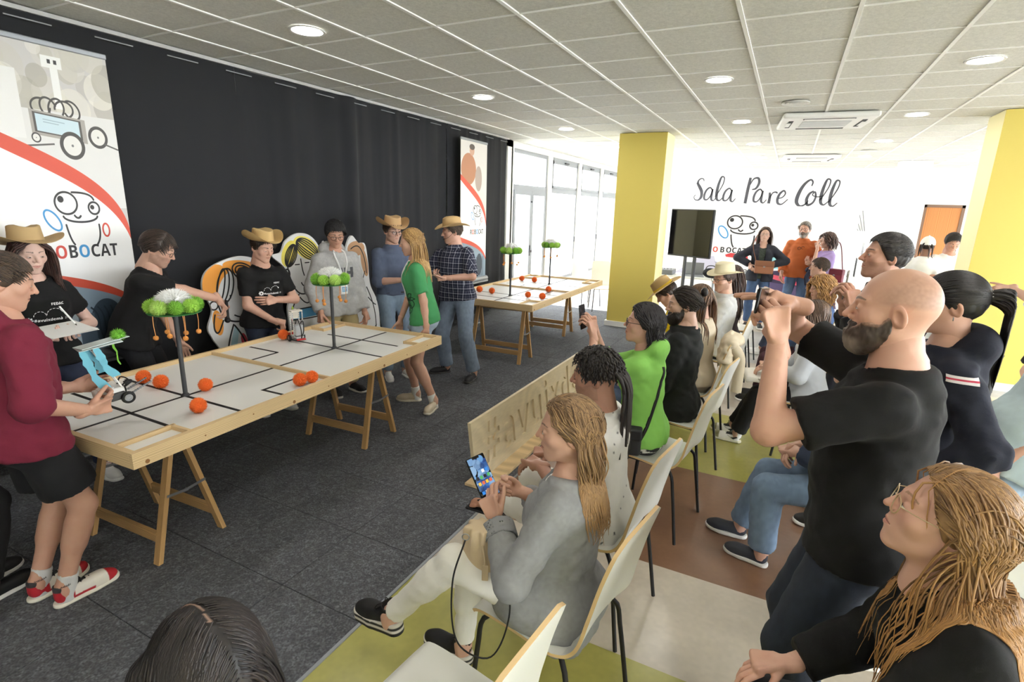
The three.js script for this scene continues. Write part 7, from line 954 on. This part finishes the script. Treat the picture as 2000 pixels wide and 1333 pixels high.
o = figure(sit({ ...near, label: 'seated man with dreadlocks and undercut in white shirt and trousers', x: -0.61, z: -2.16, H: 1.67, py: 0.49, lean: 0.08, head: { pitch: 0.1, yaw: 0.12 }, skin: [190, 138, 112], stubble: [90, 76, 68], stubbleK: 0.25, footL: [-1.3, -2.42, LEFTW - 0.1, 0.12], footR: [-1.02, -2.3, LEFTW], kneeL: [0.2, 0.8, 0.9], top: { name: 'shirt', tint: (x, y, z) => { const a = Math.round(x * 26), b = Math.round(y * 26), c = Math.round(z * 26); return Math.hypot(x * 26 - a, y * 26 - b, z * 26 - c) < 0.14 ? lin([60, 60, 66]) : lin([234, 232, 228]); }, sleeve: 0.9, off: 0.026, hem: -0.16, loose: 0.9 }, bottom: { name: 'trousers', c: [232, 228, 220], off: 0.018, hem: 1.6 }, shoes: { kind: 'sandal', none: true },
  hair: { c: [26, 22, 21], c2: [52, 44, 40], th: 0.02, curl: 1, rough: 0.008, n: 260, len: 0.05, r: 0.006, wave: 0.9, wf: 1.8, seg: 7, collide: false, low: 0.0, extra: (o, c0, c1) => { const S = new Strands(); for (let i = 0; i < 26; i++) { const a = (i / 25 - 0.5) * 2.0, p = []; const L = rr(0.3, 0.44), sx = Math.sin(a) * 0.07, w = rr(0, 6); for (let j = 0; j <= 14; j++) { const t = j / 14; let q = o.hp(sx * (1 + 0.4 * t) + 0.012 * Math.sin(w + t * 5), 0.03 - t * 0.0, -0.105 - 0.05 * Math.sin(Math.min(1, t * 2) * 1.57) + 0.02 * Math.cos(w) * t); q = [q[0], q[1] - L * t * (0.4 + 0.6 * t), q[2]]; p.push(q); } S.add(p, t => 0.0075 * (1 - 0.3 * t) * (1 + 0.12 * Math.sin(t * 60 + i)), mixc(c0, c1, rnd()), 7, 1); } return [S.geo()]; } } }));
for (const [ft, nm] of [[o.An.L, 'L'], [o.An.R, 'R']]) { const F = nets((x, y, z) => { const X = x - ft[0], Y = y - ft[1], Z = z - ft[2]; let d = cone(X, Y, Z, [0.03, -0.03, 0], [-0.13, -0.055, 0], 0.035, 0.026); d = smin(d, cone(X, Y, Z, [0, 0.03, 0], [0.02, -0.03, 0], 0.036, 0.036), 0.03); for (let k = 0; k < 5; k++) d = smin(d, cone(X, Y, Z, [-0.12, -0.058, (k - 2) * 0.016], [-0.165 + 0.006 * Math.abs(k - 1), -0.066, (k - 2) * 0.017], 0.012, 0.009), 0.008); return smax(d, -0.078 - Y, 0.006); }, [ft[0] - 0.2, ft[1] - 0.09, ft[2] - 0.08], [ft[0] + 0.09, ft[1] + 0.08, ft[2] + 0.08], 0.005); const sk = lin([190, 138, 112]); paint(F, sk); const b = mesh('foot', o.W(F), SKINM, o.root); const sd = mesh('sandal', o.W(rbox(0.25, 0.014, 0.088, 0.006, ft[0] - 0.055, ft[1] - 0.085, ft[2])), M.black, o.root); mesh('toe_strap', o.W(mergeGeometries([tube([[ft[0] - 0.03, ft[1] - 0.06, ft[2] + 0.042], [ft[0] - 0.08, ft[1] - 0.02, ft[2] + 0.02], [ft[0] - 0.125, ft[1] - 0.04, ft[2] + 0.008]], 0.006, 6, 12), tube([[ft[0] - 0.03, ft[1] - 0.06, ft[2] - 0.042], [ft[0] - 0.08, ft[1] - 0.02, ft[2] - 0.02], [ft[0] - 0.125, ft[1] - 0.04, ft[2] + 0.008]], 0.006, 6, 12)])), M.black, sd); }
// woman in the grey blazer
o = figure(sit({ ...near, hq: 0.0026, label: 'seated woman in grey blazer and white trousers looking up from her phone', fem: 1, x: -0.56, z: -1.56, H: 1.6, py: 0.505, lean: -0.02, twist: 0.05, head: { pitch: 0.04, yaw: 0.36 }, skin: [214, 164, 136], lip: [182, 92, 84], armL: { to: [-0.77, 0.78, -1.45], pole: [0.3, -0.7, 0.8], dir: [-0.45, 0.75, -0.2], palm: [-0.3, 0.2, -0.9], pose: 'hold' }, armR: { to: [-0.75, 0.82, -1.61], pole: [0.2, -0.8, -0.6], dir: [-0.75, 0.4, 0.45], palm: [-0.2, 0.5, 0.8], pose: 'pinch' }, footL: [-1.13, -1.3, LEFTW - 0.12, 0.27, 0.15], footR: [-0.97, -1.55, LEFTW], kneeL: [-0.3, 1, 0.25], kneeR: [-0.3, 1, 0],
  under: { name: 'blouse', c: [236, 234, 230], sleeve: 0.4, off: 0.006, neck: 0.085 }, top: { name: 'blazer', tint: heather([150, 151, 152], 0.1), sleeve: 1.82, off: 0.026, aoff: 0.02, hem: -0.3, skirt: 0.3, open: 0.055, loose: 0.6, wr: 0.009, cell: 0.0085 }, bottom: { name: 'trousers', c: [236, 233, 224], off: 0.003, flare: 0.006, wr: 0.005, cell: 0.0085 }, shoes: { kind: 'wedge', c: [24, 24, 26], sole: (x, y, z) => y > 0.018 && y < 0.03 ? lin([214, 208, 198]) : y > 0.04 ? lin([210, 204, 194]) : lin([34, 32, 32]), lace: [20, 20, 22], q: 0.004 },
  hair: { c: [98, 72, 50], c2: [180, 144, 102], n: 1700, len: 0.44, r: 0.0028, th: 0.012, wave: 0.22, wf: 0.8, seg: 18, tip: [192, 152, 104], sides: 4, part: 0.01, back: 1, backZ: -0.035 } }));
{ const cuff = (a, b, t) => { const d = nrm(sub(b, a)), c = add(a, sub(b, a), t); return nets((x, y, z) => Math.max(Math.abs(cone(x, y, z, add(c, d, -0.2), add(c, d, 0.2), 0.058, 0.05)) - 0.004, Math.abs(dot(sub([x, y, z], c), d)) - 0.032), c.map(v => v - 0.1), c.map(v => v + 0.1), 0.006); }; mesh('turned_cuff', o.W(boxUV(cuff(o.E.L, o.Wr.L, 0.8))), fabric([142, 143, 145]), o.root); const bt = add(add(add(o.P, o.u, 0.1), o.fc, 0.12), o.lc, 0.12); mesh('button', o.W(new THREE.SphereGeometry(0.014, 14, 10).scale(1, 1, 0.5).translate(...add(add(add(o.P, o.u, 0.12), o.fc, 0.1), o.lc, 0.155))), M.blackGloss, o.root); }
phone([-0.865, 0.9, -1.51], [0.72, 0.55, 0.42], [-0.5, 0.86, -0.1], 'lit phone in the hands of the woman in the grey blazer', { lit: 1, w: 0.076, h: 0.158 });
{ const t = thing('bucket_bag', 'beige leather bucket bag with thin black strap on white trousers', 'bag', [-0.79, 0.6, -1.4], 0.4), m = mat([208, 186, 152], 0.6); const g = nets((x, y, z) => { const r = 0.075 - 0.12 * Math.max(0, y - 0.1) + 0.01 * Math.sin(Math.atan2(z, x) * 9) * sst(0.07, 0.17, y); return smax(smax(Math.hypot(x * 1.0, z * 1.35) - r, -y, 0.02), y - 0.19, 0.012) * 0.8; }, [-0.12, -0.03, -0.12], [0.12, 0.22, 0.12], 0.006); mesh('pouch', g, m, t); mesh('strap', tube([[-0.06, 0.16, 0.05], [-0.09, 0.05, 0.12], [-0.06, -0.16, 0.16], [0.04, -0.2, 0.16], [0.1, -0.06, 0.13], [0.07, 0.13, 0.05]], 0.003, 6, 60), M.black, t); mesh('drawstring', tube([[0.0, 0.15, 0.06], [0.01, 0.1, 0.075], [0.01, 0.06, 0.075]], 0.004, 6, 10), m, t); mesh('tag', rbox(0.022, 0.06, 0.004, 0.002, 0.012, 0.06, 0.078, 1), m, t); mesh('ring', [new THREE.TorusGeometry(0.012, 0.002, 6, 16).translate(-0.06, 0.165, 0.04), new THREE.TorusGeometry(0.012, 0.002, 6, 16).translate(0.06, 0.15, 0.04)], M.steel, t); }
// dark-haired person at the near end of the row
chair(-0.64, -0.42, LEFTW, 'white shell chair holding the dark-haired person at the row end', 'front row of white shell chairs');
o = figure(sit({ ...near, label: 'seated person with straight black hair parted in the middle', fem: 1, x: -0.68, z: -0.42, H: 1.53, py: 0.485, lean: 0.12, head: { pitch: 0.3, yaw: -0.1 }, skin: [206, 160, 138], footL: [-1.12, -0.34, LEFTW], footR: [-1.12, -0.52, LEFTW], top: { name: 'sweater', c: [34, 36, 52], sleeve: 1.9, off: 0.022 }, bottom: { name: 'jeans', c: [40, 46, 70] }, shoes: { c: [40, 40, 40] }, hair: { c: [22, 19, 19], c2: [52, 44, 42], n: 1900, len: 0.34, r: 0.003, th: 0.012, seg: 14, sides: 4, vary: [0.6, 1.3], scalp: [196, 160, 140] } }));
// second row
o = figure(sit({ ...mid, label: 'seated person in navy sweater and ripped jeans with folded hands', x: 0.46, z: -2.95, H: 1.58, lean: 0.12, head: { yaw: -0.1 }, skin: [214, 166, 142], footL: [0.1, -2.86, LEFTW - 0.25], footR: [-0.02, -3.08, LEFTW - 0.1], armL: { to: [0.2, 0.68, -2.88], pole: [0.5, -0.6, 0.5], dir: [-0.6, -0.3, -0.6], palm: [0, -0.8, -0.4], pose: 'grip' }, armR: { to: [0.2, 0.68, -2.98], pole: [0.5, -0.6, -0.5], dir: [-0.7, -0.3, 0.6], palm: [0, -0.8, 0.4], pose: 'grip' }, top: { name: 'sweater', c: [44, 54, 76], sleeve: 1.92, off: 0.026, loose: 1, hem: -0.1 }, bottom: { name: 'jeans', tint: denim([112, 132, 156], 0.2, 0.3), off: 0.02, flare: 0.02 }, shoes: { c: [58, 62, 72], sole: [228, 226, 222] }, hair: shorthair([60, 46, 38]) }));
o = figure(sit({ ...mid, label: 'seated youngster in black trousers and two-tone sneakers with a white bag', x: 0.3, z: -4.55, H: 1.48, py: 0.53, lean: 0.05, head: { pitch: 0.3 }, skin: [210, 164, 138], footL: [-0.16, -4.5, LEFTW - 0.1], footR: [-0.2, -4.68, LEFTW], top: { name: 'sweater', c: [196, 200, 206], sleeve: 1.9, off: 0.022 }, bottom: { c: [24, 24, 27], off: 0.016, flare: 0.018 }, shoes: { c: (x, y, z) => z > 0.12 ? lin([150, 146, 104]) : z > 0.06 && y > 0.04 ? lin([236, 234, 226]) : y > 0.075 ? lin([30, 30, 32]) : z > -0.02 ? lin([236, 234, 226]) : lin([140, 136, 96]), sole: [232, 228, 206], lace: [24, 24, 26], sock: [240, 240, 240] }, hair: { c: [70, 54, 44], c2: [120, 94, 76], n: 260, len: 0.22, r: 0.006, th: 0.012, seg: 10 } }));
for (const nm of ['L', 'R']) { const a = o.An[nm]; const S = new Strands(); S.add([[-0.03, 0, 0], [0.0, -0.014, 0.001], [0.02, -0.01, 0.001], [0.05, 0.01, 0]].map(p => [a[0] - p[0] - 0.02, a[1] - 0.025 + p[1], a[2] + 0.046]), t => 0.008 * Math.sin(Math.min(1, t * 1.4 + 0.15) * PI) + 0.001, [0.02, 0.02, 0.022], 6, 0.3); mesh('shoe_mark', o.W(S.geo()), VRUB, o.root); }
{ const t = thing('tote_bag', 'flat white cloth bag lying on the black-trousered knees', 'bag', [-0.02, 0.585, -4.55], 0.12); mesh('cloth', boxUV(nets((x, y, z) => { const qx = Math.abs(x) - 0.13, qy = Math.abs(y) - 0.006, qz = Math.abs(z) - 0.13; return Math.hypot(Math.max(qx, 0), Math.max(qy, 0), Math.max(qz, 0)) + Math.min(0, Math.max(qx, qy, qz)) - 0.018 + 0.008 * vn(x * 14, y * 10, z * 14); }, [-0.19, -0.06, -0.19], [0.19, 0.06, 0.19], 0.009)), fabric([232, 230, 224]), t); mesh('handle', tube([[-0.05, 0.015, 0.14], [-0.04, 0.03, 0.2], [0.04, 0.03, 0.2], [0.05, 0.015, 0.14]], 0.008, 6, 20), fabric([232, 230, 224]), t); }
// standing spectators
o = figure({ ...near, hq: 0.0025, handq: 0.0034, label: 'bald man with grey beard in black t-shirt filming with a raised phone', x: 0.31, z: -1.8, H: 1.74, fat: 1.22, sh: 1.08, neck: 1.15, yaw: LEFTW - 0.04, lean: -0.03, head: { pitch: -0.02, yaw: -0.08, fwd: 0.12 }, skin: [218, 164, 136], brow: [110, 90, 74], lip: [186, 110, 100], buzz: [92, 80, 72], eyes: { open: 0.55 }, armL: { to: [0.015, 1.49, -1.66], pole: [0.35, -1, 0.3], dir: [-0.3, 0.95, -0.05], palm: [-0.55, -0.1, -0.85], pose: 'clasp', fwd: 0.03 }, armR: { to: [0.05, 1.575, -1.87], pole: [0.2, -0.6, -1], dir: [-0.85, 0.22, 0.42], palm: [-0.2, -0.95, 0.1], pose: 'flat', fwd: 0.04 },
  top: { name: 't_shirt', c: [13, 13, 14], sleeve: 0.72, off: 0.024, hem: -0.14, loose: 1, neck: 0.078, wr: 0.008 }, bottom: { name: 'jeans', tint: denim([40, 46, 60], 0.25, 0.3), off: 0.016 }, shoes: { c: [40, 40, 44] }, beard: { c: [66, 54, 46], c2: [150, 138, 128], th: 0.014 } });
patch(o, { t: 0.62, x: 0.06, w: 0.14, h: 0.09, turn: 0.3, tex: canvasTex(256, 160, g => { g.clearRect(0, 0, 256, 160); g.strokeStyle = g.fillStyle = '#e8e8e8'; g.lineWidth = 7; g.beginPath(); g.arc(120, 20, 110, 0.4, 2.2); g.stroke(); g.font = 'bold 54px sans-serif'; g.fillText('J', 90, 80); }) });
phone([-0.045, 1.6, -1.74], [0.98, -0.05, 0.12], [0, 0.1, 1], 'black phone held sideways by the bald man', { w: 0.076, h: 0.155 });
mesh('ring', o.W(new THREE.TorusGeometry(0.0105, 0.0018, 8, 20).rotateX(1.2).translate(...add(o.Wr.L, [-0.02, 0.1, -0.02]))), mat([220, 210, 190], 0.25, { metalness: 0.9 }), o.root);
o = figure({ ...near, label: 'dark-haired man in black shirt filming with both hands raised', x: 0.5, z: -3.52, H: 1.79, yaw: LEFTW - 0.12, head: { pitch: -0.1, yaw: 0.3 }, skin: [206, 150, 124], brow: [44, 34, 30], stubble: [90, 72, 64], stubbleK: 0.25, armL: { to: [0.36, 1.36, -3.36], pole: [0.1, -1, 0.3], dir: [-0.25, 0.95, -0.1], palm: [-0.6, 0, -0.8], pose: 'hold' }, armR: { to: [0.34, 1.34, -3.56], pole: [0.1, -1, -0.3], dir: [-0.2, 0.95, 0.1], palm: [-0.6, 0, 0.8], pose: 'grip' }, top: { name: 'shirt', c: [30, 30, 34], sleeve: 1.85, off: 0.022, collar: 0.02 }, bottom: { c: [40, 44, 56] }, shoes: { c: [40, 40, 40] }, hair: shorthair([34, 30, 30], { th: 0.014, n: 900, len: 0.03, c2: [72, 68, 68], comb: p => [0.1, 0.4, p[1] > 0.08 ? 0.9 : -0.6] }) });
phone([0.32, 1.48, -3.46], [0.98, -0.05, 0.1], [0, 1, 0.2], 'phone in a grey case held by the dark-haired man', { mat: mat([150, 146, 138], 0.5), w: 0.078, h: 0.15 });
o = figure({ ...near, label: 'woman with black ponytail in navy hooded sweatshirt carrying a crossbody bag', fem: 1, x: 0.58, z: -2.46, H: 1.68, yaw: LEFTW + 0.1, head: { pitch: 0.0, yaw: -0.18 }, skin: [214, 162, 136], armL: { to: [0.52, 0.92, -2.2], pole: [0.8, -0.3, 0.5], dir: [-0.2, -0.9, 0.1], pose: 'relaxed' }, top: { name: 'hooded_sweatshirt', c: [30, 33, 48], sleeve: 1.9, off: 0.03, aoff: 0.024, hem: -0.16, hood: 1, loose: 0.9, wr: 0.01 }, bottom: { name: 'jeans', tint: denim([44, 54, 78], 0.2) }, shoes: { c: [60, 60, 64] },
  hair: { c: [20, 18, 20], c2: [50, 46, 48], n: 900, lenFn: p => 0.92 * Math.hypot(p[0], p[1] - 0.036, p[2] + 0.112), r: 0.0032, th: 0.008, seg: 9, collide: false, stiff: 0.9, grav: 0, comb: p => [-p[0] * 3, 0.036 - p[1], -0.12 - p[2]], pull: p => { const d = sub([0, 0.036, -0.108], p), L = Math.hypot(...d); return [d[0] / (L + 0.02) * 1.2, d[1] / (L + 0.02) * 1.2, d[2] / (L + 0.02) * 1.2]; }, extra: (o, c0, c1) => { const S = new Strands(); for (let i = 0; i < 260; i++) { const a = rnd() * 6.28, r = Math.sqrt(rnd()), p = [], L = rr(0.22, 0.34); for (let j = 0; j <= 12; j++) { const t = j / 12, sp = 0.016 + 0.035 * Math.sin(t * PI * 0.9); const h0 = o.hp(Math.cos(a) * r * sp, 0.035 + Math.sin(a) * r * sp - 0.0, -0.1 - 0.075 * Math.sin(Math.min(1, t * 2.2) * 1.57)); p.push([h0[0], h0[1] + 0.02 * Math.sin(t * 2.4) - L * t * t, h0[2] + 0.006 * Math.sin(i + t * 6)]); } S.add(p, t => 0.0055 * (1 - 0.7 * t), mixc(c0, c1, rnd()), 4); } return [S.geo()]; } } });
mesh('hair_tie', o.W(new THREE.TorusGeometry(0.02, 0.007, 8, 18).applyMatrix4(new THREE.Matrix4().setPosition(0, 0.036, -0.114)).applyMatrix4(o.HM)), mat([226, 226, 226], 0.5), o.root); mesh('earring', o.W(new THREE.TorusGeometry(0.006, 0.0015, 6, 12).translate(0.078, -0.045, -0.01).applyMatrix4(o.HM)), M.steel, o.root);
patch(o, { name: 'shoulder_stripe', at: add(add(o.S.L, o.u, 0.0), o.fc, 0.0), w: 0.09, h: 0.025, turn: PI / 2, tex: canvasTex(128, 32, g => { g.fillStyle = '#e9e4e6'; g.fillRect(0, 0, 128, 32); g.fillStyle = '#c8405a'; g.fillRect(0, 12, 128, 8); }), rows: 4 });
strap(o, [add(add(o.N, o.lc, 0.04), o.fc, -0.12), add(add(add(o.P, o.u, 0.75 * o.TL), o.fc, -0.15), o.lc, 0.07), add(add(add(o.P, o.u, 0.4 * o.TL), o.fc, -0.12), o.lc, 0.14), add(add(o.P, o.lc, 0.2), o.u, -0.08)], 0.012, M.black, o.topF, 'bag_strap');
bag([0.68, 0.66, -2.2], -0.3, [0.2, 0.18, 0.06], [24, 24, 26], 'black crossbody bag at the hip of the ponytailed woman'); { const t = thing('folder', 'dark brown folded leaflet beside the black crossbody bag', 'folder', [0.76, 0.7, -2.22]); mesh('cover', rbox(0.2, 0.15, 0.012, 0.004, 0.1, 0, -0.02).rotateZ(-0.35), mat([56, 42, 42], 0.6), t); mesh('pages', rbox(0.19, 0.14, 0.006, 0.002, 0.102, 0, -0.011, 1).rotateZ(-0.35), M.white, t); }
o = figure({ ...mid, label: 'youngster in light blue shirt with rolled sleeves behind the ponytailed woman', x: 1.06, z: -3.1, H: 1.5, yaw: LEFTW + 0.2, lean: -0.4, head: { fwd: -0.4 }, skin: [206, 156, 130], armL: { to: [0.95, 0.74, -2.94], pole: [0.9, -0.2, 0.4], dir: [-0.3, -0.95, 0] }, top: { name: 'shirt', tint: denim([190, 208, 214], 0.05), sleeve: 0.85, off: 0.034, loose: 1, hem: -0.2 }, bottom: { name: 'jeans', tint: denim([168, 190, 212], 0.1) }, shoes: { kind: 'sandal', c: [50, 44, 40], sole: [230, 224, 210] }, hair: shorthair([50, 40, 34]) });
{ const t = thing('backpack', 'grey backpack hanging on the third-row chair', 'bag', [1.42, 0.52, -3.98]); mesh('sack', nets((x, y, z) => smax(ell(x, y, z, 0, 0.2, 0, 0.13, 0.23, 0.17), -0.01 - y, 0.03) + 0.008 * vn(x * 12, y * 12, z * 12), [-0.2, -0.06, -0.24], [0.2, 0.48, 0.24], 0.011), fabric([92, 92, 88]), t); mesh('front_pocket', rbox(0.07, 0.16, 0.22, 0.03, -0.1, 0.12, 0), fabric([82, 82, 78]), t); mesh('handle', tube([[0, 0.42, -0.04], [0, 0.47, 0], [0, 0.42, 0.04]], 0.009, 6, 12), M.black, t); }
// foreground woman with long blond hair
o = figure(sit({ ...near, hq: 0.0022, label: 'seated woman with long blond hair and rimless glasses in black blazer', fem: 1, x: 0.51, z: -1.34, H: 1.68, py: 0.575, lean: 0.16, head: { pitch: -0.28, yaw: -0.12, fwd: 0.1 }, skin: [222, 168, 142], lip: [192, 104, 96], brow: [150, 116, 84], eyes: { open: 0.6, gy: 0.002 }, footL: [0.12, -1.2, LEFTW], footR: [0.12, -1.4, LEFTW], armL: { to: [0.12, 0.62, -1.24], pole: [0.3, -0.7, 0.7], dir: [-1, -0.25, -0.2], palm: [0, -1, 0], pose: 'relaxed' }, armR: { to: [0.16, 0.64, -1.44], pole: [0.3, -0.7, -0.6], dir: [-1, -0.25, 0.4], palm: [0, -1, 0] }, top: { name: 'blazer', c: [13, 13, 14], sleeve: 1.85, off: 0.026, hem: -0.25, loose: 0.6, collar: 0.02, wr: 0.008 }, bottom: { c: [24, 24, 28] }, shoes: { c: [30, 30, 30] },
  hair: { c: [120, 88, 58], c2: [182, 140, 92], n: 2600, len: 0.52, r: 0.0026, th: 0.016, wave: 0.1, wf: 0.5, seg: 20, sides: 4, tip: [200, 146, 84], part: 0.02, grav: 0.26, stiff: 0.8, back: 1, backZ: 0.0 }, glasses: { c: [206, 186, 150], metal: 1, t: 0.0012, r: 0.023, sq: 0.82 } }));
scene.traverse(o => { if (o.isMesh) { o.castShadow = o.receiveShadow = true; } });
renderer.render(scene, camera);
